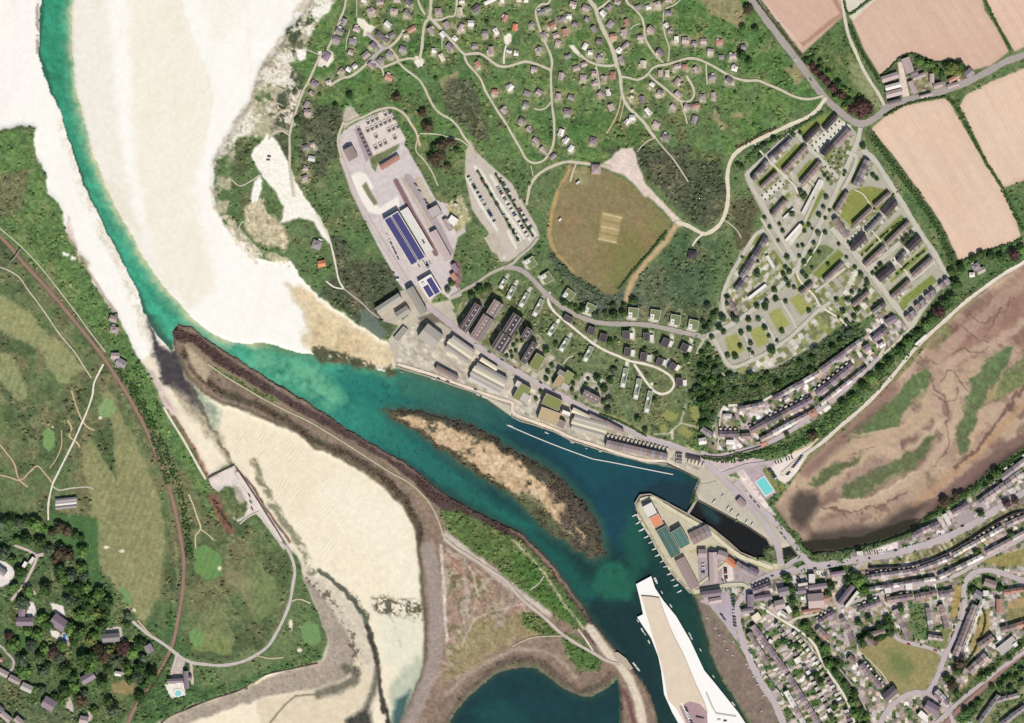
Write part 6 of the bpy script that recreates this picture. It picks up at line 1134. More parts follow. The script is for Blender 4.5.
# ---------------------------------------------------------------- town centre
for x, y, w, d, a, k, h, lb in ((713,567,30,8,88,'p',6,'long pinkish market hall in the town triangle'),(702,553,8,8,0,'p',5,'square pinkish block in the triangle upper corner'),(722,555,10,8,20,'p',6,'pinkish block between market hall and orange roof'),(731,562,11,6,40,'o',6,'orange roofed building in the town triangle'),(738,566,8,7,40,'n',6,'brown roofed building right of the orange roof'),(745,570,9,7,30,'g',6,'pale grey roofed building near the curved road'),
 (753,571,10,6,25,'v',5,'dark slate building in the triangle right corner'),(711,593,20,6,-8,'v',6,'long dark purple roofed building above the quay car park'),(715,600,12,5,-10,'p',4,'pinkish low building beside the quay car park'),(750,600,12,6,88,'v',6,'purple roofed building inside the road bend'),(763,597,16,5,-8,'v',5,'slate roofed block below the curved terrace'),(747,610,12,4,-8,'g',5,'grey roofed block along the inner bend'),
 (783,591,10,8,-12,'g',6,'grey roofed square building left of the green strip'),(779,604,10,9,-12,'p',6,'pinkish square building left of the green strip'),(788,609,8,5,60,'w',4,'white roofed workshop at the strip edge'),(756,617,9,8,-35,'c',5,'cream roofed corner building below the bend'),
 (811,578,6,9,0,'w',7,'bright white block at the shopping yard'),(802,584,10,3,-10,'w',6,'white roofed store wing joining the bright white block'),(801,590,8,6,-8,'v',6,'small slate roofed shop left in the shopping yard'),(817,586,18,5,-8,'v',7,'slate roofed store front above the ridged hall'),(815,600,14,15,85,'p',7,'big ridged pinkish supermarket hall'),(824,598,6,9,85,'r',5,'red roofed lean-to right of the supermarket hall'),
 (811,610,18,3,-8,'r',4,'narrow red roofed shed below the supermarket hall'),(837,573,14,4,-10,'v',6,'long slate roofed building beside the main road'),(845,594,22,5,-52,'v',9,'long dark church hall by the churchyard trees'),(851,599,20,3,-52,'w',6,'narrow white roofed wing along the church hall'),(859,553,6,4,-5,'w',4,'small white kiosk beside the car forecourt'),
 (887,590,7,6,-8,'w',6,'large white roofed building in the middle street'),(908,586,7,7,-5,'w',6,'white square house right in the middle street'),(881,592,2,2,0,'w',4,'tiny white garage in the middle street'),(946,519,4,12,-25,'w',5,'long thin white roof standing across the riverside gardens') ,(989,583,12,7,18,'n',6,'brown roofed school block inside the green bend'),(985,593,6,6,0,'w',4,'white flat house beside the brown school block'),(977,594,8,7,30,'g',5,'grey roofed house beside the green bend'),
 (998,605,13,5,88,'r',5,'red roofed block standing alone by the dry field'),(1006,645,20,9,-38,'b',4,'broad pale roofed depot in the lower estate'),(1014,644,4,4,-38,'w',5,'white tower on the pale depot'),(889,693,15,8,-42,'d',6,'dark roofed pair house at the park corner'),(931,707,14,9,30,'v',6,'large slate house below the park bend'),(922,715,10,6,40,'w',5,'white roofed house at the lower park bend'),
 (938,696,10,5,35,'v',5,'slate roofed house right of the park bend'),(944,704,10,5,35,'b',5,'pale roofed house on the park bend lane'),(770,641,4,4,20,'w',3,'small white outbuilding in the upper gardens'),(797,660,6,6,-30,'w',3,'white twin shed in the walled gardens'),(868,640,10,9,45,'n',6,'brown roofed house left of the dark park trees'),(877,632,14,5,-15,'n',6,'brown roofed building against the dark park trees')):
    block(x, y, w, d, a, k, 'town_building', 'building', lb, h, 'flat' if k in 'wbc' else 'gable', .28, None if False else rnd.randrange(3))
T = [('curved slate terrace inside the main road bend',(752,591),(771,584),5,6,'vdv',3),('riverside terrace beside the pale lot',(951,513),(967,504),4,5,'v',-3),('comb shaped riverside terrace',(913,535),(938,523),6,6,'vpv',-4),('pale riverside villas',(978,503),(1020,473),8,7,'pgbv',-3),('riverside villas near the picture edge',(1000,478),(1030,456),5,6,'gpb',3),
 ('long terrace hugging the railway wall on the left',(866,577),(916,570),11,5,'vpgb',3),('long terrace hugging the railway wall in the middle',(918,569),(950,557),7,5,'pgbw',3),('long terrace hugging the railway wall on the right',(952,555),(1002,527),11,5,'pgbwc',3),('terrace at the railway wall picture edge',(1005,525),(1030,514),4,6,'pg',3),
 ('upper side of the middle street',(868,589),(935,578),11,4,'bwgvc',0),('middle street upper side past the churchyard',(938,577),(982,555),8,5,'bwgp',0),('middle street near the picture edge',(985,553),(1024,532),6,5,'pbwg',0),
 ('lower side of the middle street at left',(858,609),(880,601),4,5,'v',3),('lower side of the middle street at centre',(886,600),(912,596),4,6,'nv',3),('brown terrace above the long gardens',(914,597),(936,592),4,6,'np',0),('terrace ending at the dry verge',(938,594),(953,591),3,6,'vn',0),
 ('left upright terrace of the park estate',(894,609),(907,636),6,5,'nvp',0),('right upright terrace of the park estate',(940,604),(946,627),6,5,'np',0),('inner upright terrace of the park estate',(927,607),(930,628),5,5,'vwg',0),('short terrace on the park estate lower edge',(927,636),(942,638),3,5,'p',0),
 ('houses along the right side of the bend road',(974,604),(954,655),10,6,'vpgn',-4),('white topped back row of the bend road',(982,598),(962,650),9,4,'wbc',0),('red terrace along the right edge street',(1002,592),(1030,588),4,5,'r',0),('brown terrace in the lower estate',(1000,630),(1030,621),4,6,'rn',0),('slanted brown terrace left of the depot',(978,646),(992,636),3,7,'n',0),('slanted brown terrace under the big dark trees',(968,671),(986,655),4,8,'np',0),
 ('cottages beside the lower railway bridge',(935,690),(947,703),3,6,'vb',0),('slate terrace facing the dry park',(860,664),(880,687),7,6,'vn',3),('corner cottages above the park terrace',(848,656),(854,661),2,6,'n',0),
 ('street left of the wooded stream',(818,622),(834,612),4,6,'vn',3),('street descending to the park corner',(841,617),(852,640),6,5,'vpn',0),('short street beyond the stream',(817,628),(826,638),3,6,'rn',0),
 ('upper half of the long quayside terrace',(752,625),(786,672),14,6,'vnpg',-4),('lower half of the long quayside terrace',(787,674),(822,730),15,6,'vngp',-4),('front row on the quayside road',(748,632),(768,664),7,4.5,'npb',0),('lower front row on the quayside road',(785,690),(806,728),7,5,'bnpw',0),
 ('garden sheds along the pale path, upper part',(792,630),(822,668),9,4,'wbc',0),('garden sheds along the pale path, middle part',(826,676),(842,704),7,4.5,'wvb',0),('garden sheds along the pale path, lower part',(845,708),(852,730),5,5,'vw',0),('workshops in the mid gardens',(775,622),(800,660),8,4,'wgb',0),('workshops in the lower gardens',(803,664),(830,712),9,4,'wbg',0),
 ('terraces left of the wooded stream top',(770,604),(786,616),4,5,'pw',0),('estate row in the lower right corner',(978,722),(998,694),5,5,'g',0),('second estate row in the lower right corner',(995,700),(1018,694),4,5,'gp',0),('third estate row in the lower right corner',(1000,724),(1024,706),5,5,'g',0)]
for ph, a_, b_, n, dp, ks, bk in T:
    row(ph, a_, b_, n, dp, ks, 3 if 'shed' in ph or 'workshop' in ph else 5, 'shed' if 'shed' in ph else 'workshop' if 'workshop' in ph else 'house', 'garden_shed' if 'shed' in ph else 'garden_workshop' if 'workshop' in ph else 'terraced_house', 'shed' if 'shed' in ph else 'workshop' if 'workshop' in ph else 'house', back=bk, jit=.7 if ('shed' in ph or 'workshop' in ph) else .3, wfac=.6 if ('shed' in ph or 'workshop' in ph) else .95)
# ---------------------------------------------------------------- villas among the south-western trees, golf
for x, y, w, d, a, k, lb in ((3,571,9,6,35,'g','grey roofed villa on the bright white forecourt'),(26,564,6,3,-60,'w','white garage left of the pale drive'),(33,560,7,3,-55,'w','white garage at the top of the pale drive'),(26,621,16,8,0,'v','wide purple roofed villa left of the blue pool house'),(23,612,7,6,90,'v','upper wing of the wide purple roofed villa'),(60,622,15,12,35,'v','purple roofed villa with the blue pool'),
 (1,659,5,4,0,'r','small red roofed hut at the left edge'),(4,672,11,6,28,'p','pinkish cottage nearest the left edge'),(16,679,12,6,25,'p','pinkish cottage second from the left edge'),(28,687,11,7,25,'b','pale roofed cottage third from the left edge'),(50,703,12,11,30,'v','square slate villa on its white terrace'),(89,677,14,8,-30,'v','slate villa beside the white star garden'),
 (112,637,17,8,-5,'g','grey and white villa above the copper beech'),(7,716,12,6,40,'p','pinkish cottage at the lower left corner'),(20,720,9,6,40,'p','pinkish cottage right of the corner one'),(1,708,8,5,40,'g','grey cottage above the corner one'),(85,719,8,7,10,'p','pinkish villa at the bottom of the wood'),(150,648,8,7,60,'g','grey cottage at the end of the yellow path'),
 (176,680,15,4,-3,'v','long slate wing of the villa with a round pool'),(187,679,17,4.5,87,'v','upright slate wing of the villa with a round pool'),(190,677,5,4,0,'n','small brown wing of the villa with a round pool'),(119,673,6,4,10,'w','small white summer house in the wood clearing')):
    block(x, y, w, d, a, k, 'villa', 'villa', lb, 5, 'flat' if lb.startswith('white') else 'gable', .32, 0)
row('striped golf clubhouse', (56,503), (78,502), 1, 3, 'w', 3, 'x') if False else None
for i, (y, k) in enumerate(((499.5,'g'),(503,'w'),(506.5,'g'))):
    block(67,y,21,3.2,-6,k,'clubhouse','clubhouse',('upper grey','middle white','lower grey')[i]+' ridged bay of the striped golf clubhouse',4,'gable',.3,0)
# ---------------------------------------------------------------- quay walls, wharf, pontoons, lock
STONE = mat('quay stone', (176,164,148), 0.9, 0.14, 0.8); DARKST = mat('dark stone', (104,92,84), 0.95, 0.16, 0.8); CONC = mat('pale concrete', (252,248,242), 0.85, 0.03, 0.3)
def strip(pts, w, z0, z1, name, m, step=4, raw=False):
    p = np.array(smooth(pts, step) if not raw else pts, float); tn = np.gradient(p, axis=0); tn /= np.linalg.norm(tn, axis=1)[:, None] + 1e-9
    V = []; F = []
    for i, (q, d) in enumerate(zip(p, tn)):
        for s_ in (-w/2, w/2):
            x, y = q[0] - d[1]*s_, q[1] + d[0]*s_
            V += [P(x, y, z0), P(x, y, z1)]
        if i:
            b = 4*(i-1); F += [(b+1,b+5,b+7,b+3),(b,b+4,b+5,b+1),(b+2,b+3,b+7,b+6)]
    n = len(V); F += [(0,1,3,2),(n-4,n-2,n-1,n-3)]
    me = bpy.data.meshes.new(name); me.from_pydata(V, [], F); me.validate(); me.materials.append(m); return me
def solo(name, me, cat, label, group=None):
    o = link(name, me); o['label'] = label; o['category'] = cat; o['kind'] = 'thing'
    if group: o['group'] = group
    return o
for lb, pts, w, m in (('pale stone quay wall along the northern promenade', [(396,367),(430,377),(455,386),(480,394),(498,401),(514,407)], 1.4, STONE),
  ('pale stone quay wall stepping out below the olive roofed blocks', [(514,407),(512,417),(520,421),(538,426),(555,432),(570,440),(600,450),(625,457),(645,462),(667,464)], 1.2, STONE),
  ('stone quay wall around the peninsula tip and river side', [(712,528),(688,514),(662,500),(650,494),(640,495),(635,503),(638,513),(650,535),(672,573),(690,593)], 1.2, STONE),
  ('dark stone dock wall on the town side of the dock', [(695,492),(698,500),(722,513),(748,527),(767,540)], 1.0, DARKST),
  ('curved stone dock wall at the inner end', [(712,528),(728,541),(740,552),(752,557)], 1.0, STONE),
  ('slanting stone quay between pointed quay and dock', [(667,464),(680,470),(697,478)], 1.0, DARKST)):
    solo('quay_wall', strip(pts, w, -0.8, 3.75, 'quay_wall', m, 5, True), 'quay wall', lb)
solo('railway_wall', strip([(868,568),(890,567),(908,566),(930,560),(948,552),(966,542),(984,530),(1004,518),(1020,512),(1060,508)], 1.2, 2, 9.0, 'railway_wall', mat('dark rail stone', (84,74,72), 0.95, 0.15, 0.8)), 'wall', 'tall dark retaining wall of the railway above the main road')  # retaining wall in plain dark stone
solo('slope_wall', strip([(703,456),(722,457),(745,451),(768,444)], .8, 2, 6.5, 'slope_wall', DARKST), 'wall', 'dark stone wall below the pool street')
solo('estuary_wall', strip([(150,716+40),(163,722),(190,708),(212,699),(240,690),(262,676),(290,669),(318,663)], 1.0, -.5, 4.6, 'estuary_wall', DARKST), 'wall', 'dark sea wall along the lower left river bend')
solo('estuary_wall', strip([(236,467),(246,482),(258,500),(272,522),(286,545)], .9, -.5, 4.4, 'estuary_wall', mat('dark stone brown', (96,78,72), .95, .15, .8)), 'wall', 'brown stone wall on the outer side of the old estuary quay')
solo('estuary_wall', strip([(208,478),(222,471),(235,465)], 1.0, -.5, 4.4, 'estuary_wall', mat('dark stone brown', (96,78,72)), raw=True), 'wall', 'short dark wall across the head of the old estuary quay')
w_ = empty('wharf', 690, 650, 0, 0, 'wharf'); w_.location = (0, 0, 0); w_['label'] = 'huge white edged wharf with a sandy yard jutting into the harbour'
WH = [(636,584),(651,576),(655,588),(663,600),(676,616),(690,640),(704,670),(714,682),(726,697),(738,712),(750,730),(750,760),(690,760),(680,726),(672,712),(664,694),(661,670),(658,656),(651,638),(643,626),(637,617),(643,614),(640,600)]
YD = [(641,595),(659,597),(664,612),(672,632),(684,656),(694,680),(704,702),(707,712),(708,740),(690,740),(684,722),(676,708),(668,700),(663,672),(660,660),(652,634),(648,620)]
toM = lambda q: [(P(x, y)[0], P(x, y)[1]) for x, y in q]
link('deck', MB().poly(toM(WH), -1, 3.6).mesh('deck', CONC), w_)
link('yard', MB().poly(toM(YD), 3.61, 3.75).mesh('yard', mat('sandy yard', (226,208,184), .95, .05, .12)), w_)
link('parking_area', MB().poly(toM([(679,706),(690,701),(700,704),(707,712),(708,738),(692,738),(686,722)]), 3.76, 3.84).mesh('parking_area', mat('mauve tarmac', (178,148,150), .95, .12, .15)), w_)
link('kerb', strip([(641,595.5),(650,596),(659,597.5)], .7, 3.6, 4.6, 'kerb', DARKST), w_); link('kerb', strip([(659,597),(664,612),(672,632),(684,656),(694,680),(704,702),(707,712)], .5, 3.6, 4.5, 'kerb', STONE), w_)
link('ramp', strip([(706,692),(712,706),(716,713),(736,716)], 1.6, 3.6, 4.1, 'ramp', mat('ramp grey', (196,186,180)), raw=True), w_)
link('divider', strip([(681,702),(686,712),(692,726)], 1.4, 3.86, 4.2, 'divider', CONC), w_)
s_ = solo('slipway', MB().poly(toM([(612,652),(618,652),(626,658),(633,668),(630,670),(622,664),(616,660)]), -.5, 3.3).mesh('slipway', mat('slip stone', (186,172,150), .95, .1, .3)), 'slipway', 'stony landing at the spit end beside the moored catamaran')
solo('pontoon', strip([(507,425),(530,435),(552,444),(576,453),(593,459)], 1.0, -.3, .8, 'pontoon', mat('pontoon', (216,216,206), .8, .06)), 'pontoon', 'left half of the long floating breakwater off the promenade', 'floating breakwater sections')
solo('pontoon', strip([(593,459),(615,463),(640,468),(660,472),(673,474.5)], 1.0, -.3, .8, 'pontoon', mat('pontoon', (216,216,206))), 'pontoon', 'right half of the long floating breakwater off the promenade', 'floating breakwater sections')
solo('lock_gate', strip([(696,500),(692,507),(687.5,514)], 2.6, -.5, 3.3, 'lock_gate', STONE, raw=True), 'gate', 'pale gate across the mouth of the dark dock')
solo('jetty', strip([(701,484),(708,483),(716,481)], .9, 0, 3.5, 'jetty', STONE, raw=True), 'jetty', 'narrow pale jetty in the dark corner above the dock')
solo('footbridge', strip([(11,262),(16,257),(21,249)], 1.0, 4.6, 8, 'footbridge', mat('bridge deck',(150,140,126)), raw=True), 'footbridge', 'footbridge over the railway at the left edge')
def pool(x, y, w, d, a, wc, lb, rim=(236,228,218)):
    e = empty('swimming_pool', x, y, H(x, y)+.2, a, 'swimming pool'); w *= S; d *= S; e['label'] = lb
    link('surround', MB().box(-w/2-1.2, w/2+1.2, -d/2-1.2, d/2+1.2, -1.2, .35).mesh('surround', mat('pool rim %d' % rim[0], rim)), e)
    link('water', MB().box(-w/2, w/2, -d/2, d/2, -.5, .42).mesh('water', mat('pool water %d' % wc[0], wc, .1, .05, .2)), e)
pool(764.5,486,17,9.5,55,(124,214,210),'large turquoise swimming pool behind the car park'); pool(65,637,7,3,88,(66,110,196),'small deep blue pool on a white terrace')
e = empty('swimming_pool', 178.5, 693, H(178, 693)+.3, 0, 'swimming pool'); e['label'] = 'round pale blue pool behind the white sea front villa'
for nm, r_, z1, m in (('surround', 6, .3, mat('pool rim 240', (240,232,220))), ('water', 3.6, .4, mat('pool water round', (140,214,216), .1, .05, .2))):
    link(nm, MB().poly([(r_*math.cos(t)*1.15, r_*math.sin(t)) for t in np.linspace(0, 6.283, 25)[:-1]], -1, z1).mesh(nm, m), e)
# ---------------------------------------------------------------- boats
BOATC = {'white': (244,244,240), 'grey': (150,158,164), 'blue': (70,96,140), 'dark': (60,66,74)}
def boat(x, y, L, a, c, lb, cab=1, z=0.0, wide=.3):
    e = empty('boat', x, y, z, a, 'boat'); e['label'] = lb; L *= S; B = L*wide
    def hull():
        m = MB(); pr = [(-.5,.42),(-.3,.5),(.1,.48),(.32,.3),(.5,.02)]
        lo = [(u*L*.92, v*B*.7) for u, v in pr]; hi = [(u*L, v*B) for u, v in pr]; n = 10
        V = []
        for q, zz in ((lo, -.3), (hi, .9)): V += [(u, v, zz) for u, v in q] + [(u, -v, zz) for u, v in q[::-1]]
        m.v = V; m.f = [tuple(range(n))[::-1]] + [(i, (i+1) % n, n+(i+1) % n, n+i) for i in range(n)]; return m
    k = (round(L,1), wide, c)
    link('hull', cached(('hull',)+k, lambda: hull().mesh('hull', mat('hull '+c, BOATC[c], .4, .04))), e)
    link('deck', cached(('bdeck',)+k, lambda: MB().poly([(-.45*L,.4*B),(.08*L,.4*B),(.3*L,.24*B),(.44*L,.02*B),(.3*L,-.24*B),(.08*L,-.4*B),(-.45*L,-.4*B)], .7, 1.0).mesh('deck', mat('boat deck', (226,222,212), .7, .06))), e)
    if cab: link('cabin', cached(('cab',)+k, lambda: MB().box(-.18*L,.14*L,-.26*B,.26*B,.98,1.9).mesh('cabin', mat('cabin', (232,234,236), .4, .03))), e); link('windscreen', cached(('ws',)+k, lambda: MB().box(.141*L,.18*L,-.24*B,.24*B,1.0,1.6).mesh('windscreen', GLASS)), e)
    return e
for i, (x, y, L, a, c) in enumerate(((634,515.5,6,155,'grey'),(637.5,523,6,150,'dark'),(641,530,7,155,'white'),(646,537,6,155,'white'),(650,542.5,5,155,'white'),(654,549,6,155,'white'),(657,555.5,6,155,'white'),(661.5,561.5,5,155,'dark'),(665,566.5,5,160,'white'),(669,574,6,160,'white'),(672.5,580,5,160,'grey'),(675.5,585.5,6,160,'white'),(679,591.5,6,155,'grey'))):
    boat(x, y, L, a, c, "%s motor boat %s from the top on the peninsula pontoon" % (c, ORD[i]))
for x, y, L, a, c, lb in ((656,581,8,65,'white','large white boat moored at the wharf head'),(662,592.5,4,60,'grey','small grey boat below the large one at the wharf head'),(671,606,5,60,'white','white boat moored halfway along the upper wharf side'),(690,634.5,5,55,'white','white boat in a pair at the wharf edge'),(691.5,638,5,60,'grey','grey boat in a pair at the wharf edge'),(700.5,650,4,60,'white','white boat off the wharf facing the mud bank'),(713.5,676.5,4,60,'white','white boat off the lower wharf side'),(733.5,704,6,50,'white','white boat near the bottom end of the wharf'),
  (638,621,4,60,'white','small white boat at the wharf notch'),(642.5,630.5,6,60,'white','large white boat on the left wharf side'),(645,634,4,60,'grey','small grey boat tied behind the larger white boat'),(649,642,5,65,'white','lowest white boat on the left wharf side'),(616,672,6,30,'white','white yacht on the sheltered side of the spit'),(635,665,7,50,'white','left hull of the pair moored at the spit landing'),(638,669,7,50,'white','right hull of the pair moored at the spit landing'),
  (658.5,498,6,32,'grey','grey boat leftmost on the upper peninsula quay'),(668,502.5,8,30,'white','white boat in the middle of the upper peninsula quay'),(683,511,6,30,'white','white boat nearest the lock gate'),(547,433,5,25,'white','white boat leftmost below the promenade'),(572.5,442.5,5,22,'grey','grey boat second from left below the promenade'),(586.5,448.5,3,22,'dark','tiny dark boat third from left below the promenade'),(600.5,451.5,4,15,'grey','small boat rightmost below the promenade'),
  (486.5,397.5,10,20,'white','long white boat against the promenade near the step'),(478.5,395,5,20,'grey','short boat behind the long white one at the promenade'),(434,379,6,20,'white','white boat at the promenade near the beach'),(411,371,4,10,'grey','small boat at the beach end of the promenade'),(511,426,5,22,'white','white boat at the left tip of the floating breakwater'),(402,372,3,0,'dark','small dark boat by the beach rocks')):
    boat(x, y, L, a, c, lb)
for i, (x, y, a, c) in enumerate(((707.5,618,20,'white'),(715.5,628.5,60,'dark'),(719.5,635,-20,'white'),(725,641,10,'white'),(727.5,649.5,-30,'white'),(732.5,655,-20,'white'),(733.5,642,70,'white'),(746.5,664.5,50,'white'),(748.5,668,40,'grey'),(753.5,677,40,'white'),(757.5,684.5,-10,'white'),(758,679,45,'white'),(763.5,695.5,-10,'white'),(761.5,711,-40,'white'))):
    boat(x, y, 3.2, a, c, "small %s boat lying on the mud bank, %s from the top" % (c, ORD[i]), 0, H(x, y)+.1)
for i, (x, y, L, a, c) in enumerate(((714,501.5,6,-60,'dark'),(722.5,495.5,4,-60,'grey'),(728,508,6,-65,'white'),(731.5,511,6,-65,'blue'),(738,516,5,-60,'blue'),(746.5,521.5,5,-70,'white'),(752,524,5,-70,'grey'))):
    boat(x, y, L, a, c, "%s boat ashore, %s from left on the hard beside the dock" % (c, ORD[i]), 1, H(x, y)+.4, .36)
# ---------------------------------------------------------------- cars
CARC = {'white': (240,240,240), 'silver': (190,194,198), 'black': (40,42,46), 'grey': (104,108,112), 'blue': (58,82,130), 'red': (168,50,46), 'dark': (54,56,62)}
TYRE = mat('tyre', (34,34,36), .9)
def carbody():
    m = MB(); V = [(-2.2,-.85,.35),(2.2,-.85,.35),(2.2,.85,.35),(-2.2,.85,.35),(-2.2,-.88,.9),(2.15,-.85,.8),(2.15,.85,.8),(-2.2,.88,.9),(-1.5,-.68,1.45),(.55,-.68,1.45),(.55,.68,1.45),(-1.5,.68,1.45),(-2.0,-.86,.92),(1.2,-.86,.92),(1.2,.86,.92),(-2.0,.86,.92)]
    m.v = V; m.f = [(3,2,1,0),(0,1,5,4),(1,2,6,5),(2,3,7,6),(3,0,4,7),(4,5,13,12),(5,6,14,13),(6,7,15,14),(7,4,12,15),(8,9,10,11)]; return m
def carglass():
    m = MB(); m.v = [(-1.5,-.68,1.44),(.55,-.68,1.44),(.55,.68,1.44),(-1.5,.68,1.44),(-2.0,-.86,.93),(1.2,-.86,.93),(1.2,.86,.93),(-2.0,.86,.93)]; m.f = [(0,4,5,1),(1,5,6,2),(2,6,7,3),(3,7,4,0)]; return m
def carwheel():
    m = MB()
    for u in (-1.35, 1.35):
        for v in (-.87, .67):
            q = [(u+.34*math.cos(t), .34+.34*math.sin(t)) for t in np.linspace(0, 6.283, 9)[:-1]]; b = len(m.v)
            m.v += [(a, v, c) for a, c in q] + [(a, v+.2, c) for a, c in q]; m.f += [tuple(b+i for i in range(8))[::-1], tuple(b+8+i for i in range(8))] + [(b+i, b+(i+1) % 8, b+8+(i+1) % 8, b+8+i) for i in range(8)]
    return m
def car(x, y, a, c, lb, group, z=None, name='parked_car'):
    o = link(name, cached(('car', c), lambda: carbody().mesh('car body', mat('paint '+c, CARC[c], .3, .03, 1, spec=.5))))
    o.location = P(x, y, (H(x, y)+.35) if z is None else z); o.rotation_euler = (0, 0, -R(a)); o['category'] = 'car'; o['label'] = lb; o['kind'] = 'thing'
    if group: o['group'] = group
    link('windows', cached(('cg',), lambda: carglass().mesh('windows', GLASS)), o)
    link('wheels', cached(('cw',), lambda: carwheel().mesh('wheels', TYRE)), o) if False else None
def carrow(ph, p0, p1, n, occ, ca, z=None, pal=('white','silver','black','grey','blue','grey','dark','dark','silver','red')):
    (x0, y0), (x1, y1) = p0, p1; i = 0
    end = 'the left' if abs(x1-x0) > abs(y1-y0) else 'top'
    if (x0 > x1) if end == 'the left' else (y0 > y1): x0, y0, x1, y1 = x1, y1, x0, y0
    for k in range(n):
        if rnd.random() > occ: continue
        t = (k+.5)/n; c = rnd.choice(pal)
        car(x0+(x1-x0)*t, y0+(y1-y0)*t, ca+rnd.uniform(-4,4), c, "%s car %s from %s in %s" % (c, ORD[i % 30], end, ph), ph, z); i += 1
DK = ('dark','black','grey','blue','white','dark')
for a_ in (('left row of the long car park',(468,176),(496,224),24,.45,-30),('second bay row of the long car park',(476,170),(518,238),32,.3,-30),('third bay row of the long car park',(492,178),(529,238),28,.35,-30),('right row of the long car park',(500,178),(535,234),26,.5,-30),
  ('factory yard parking strip',(413,180),(430,208),9,.85,30,None,DK),('roadside bays left of the solar factory',(386,232),(400,262),12,.6,62,None,DK),('lower factory yard',(418,266),(434,262),6,.7,60),('roadside row near the factory entrance',(365,215),(384,244),9,.4,62),
  ('left row of the white pool car park',(768,468),(776,479),6,.9,-30,None,DK),('middle row of the white pool car park',(774,463),(793,457),7,.9,70,None,DK),('right row of the white pool car park',(785,477),(802,455),12,.85,-10,None,DK),
  ('right row of the quay car park',(732,594),(735,627),11,.9,8,None,DK),('left row of the quay car park',(719,611),(725,620),4,.9,30,None,DK),('upper bays of the quay car park',(718,589),(730,590),4,.7,80),('stack of vans beside the market hall',(703,563),(703,573),6,.9,-10,None,('white','blue','white','silver')),('yard behind the orange roof',(725,567),(726,579),6,.9,0,None,('red','dark','black','white')),
  ('lower bays of the town triangle',(715,579),(727,581),4,.8,60,None,DK),('car forecourt by the main road',(866,553),(888,551),9,.8,70),('right forecourt bays by the main road',(893,551),(925,541),7,.6,-12),('main road traffic past the gardens',(900,550),(990,515),8,.6,-22),('main road traffic at the centre',(765,577),(850,562),6,.6,-8),
  ('quayside road parking, upper part',(746,645),(762,676),8,.6,60),('quayside road parking, middle part',(766,674),(785,698),8,.7,55,None,DK),('quayside road parking, lower part',(788,695),(806,722),7,.6,58),('square yard left in the shopping centre',(797,577),(800,579),2,1,60),('curved park bays in the shopping yard',(821,575),(827,574),3,1,60,None,DK),
  ('street along the dry park',(905,643),(938,651),5,.6,18),('bend road beside the estate',(962,596),(950,640),5,.7,-75),('slope street',(790,427),(868,366),10,.6,-38),('lower row of the promenade strip',(425,374),(480,391),6,.4,18) ,('upper end of the bridge road',(745,490),(768,518),6,.7,50),('bridge road lower end',(776,526),(790,545),4,.6,52),
  ('parking spots near the chalet fork',(376,30),(381,36),2,1,45),('sandy beach car area',(270,155),(268,162),2,1,0,None,DK),('harbour road near the flats',(470,341),(560,394),7,.45,32),('old estuary quay',(249,492),(253,512),3,.7,60),('wharf parking, left line',(685,706),(692,724),7,.85,25,3.85,DK),('wharf parking, right line',(696,716),(704,718),3,1,10,3.85,DK),('lower wharf road',(716,719),(728,721),2,1,0,3.65),
  ('main road up the hill',(772,30),(818,90),3,.6,56)):
    carrow(*a_)
# substation gear
STEEL = mat('gantry steel', (92,88,90), .6, .08)
def gantry():
    m = MB()
    for u in (-2, 2): m.box(u-.2,u+.2,-.2,.2,0,5).box(u-.2,u+.2,-2.2,-1.8,0,4)
    m.box(-2.2,2.2,-.25,.25,5,5.4).box(-2.2,2.2,-2.25,-1.75,4,4.4).box(-1,1,-1.6,-.4,0,2.2); return m
for ph, a_, b_, n in (('top line of the substation',(364,125),(390,113),7),('second line of the substation',(368,131),(394,119),7),('third line of the substation',(372,139),(398,127),7),('lowest line of the substation',(376,148),(400,136),6),('left line of the substation',(359,130),(370,155),7)):
    for i in range(n):
        if rnd.random() < .2: continue
        t = i/(n-1); x, y = a_[0]+(b_[0]-a_[0])*t, a_[1]+(b_[1]-a_[1])*t
        o = solo('switch_gantry', cached(('gan',), lambda: gantry().mesh('gantry', STEEL)), 'gantry', 'steel gantry %s from %s in the %s' % (ORD[i], 'top' if 'left line' in ph else 'the left', ph), ph)
        o.location = P(x, y, H(x, y)+.1); o.rotation_euler = (0, 0, R(25))
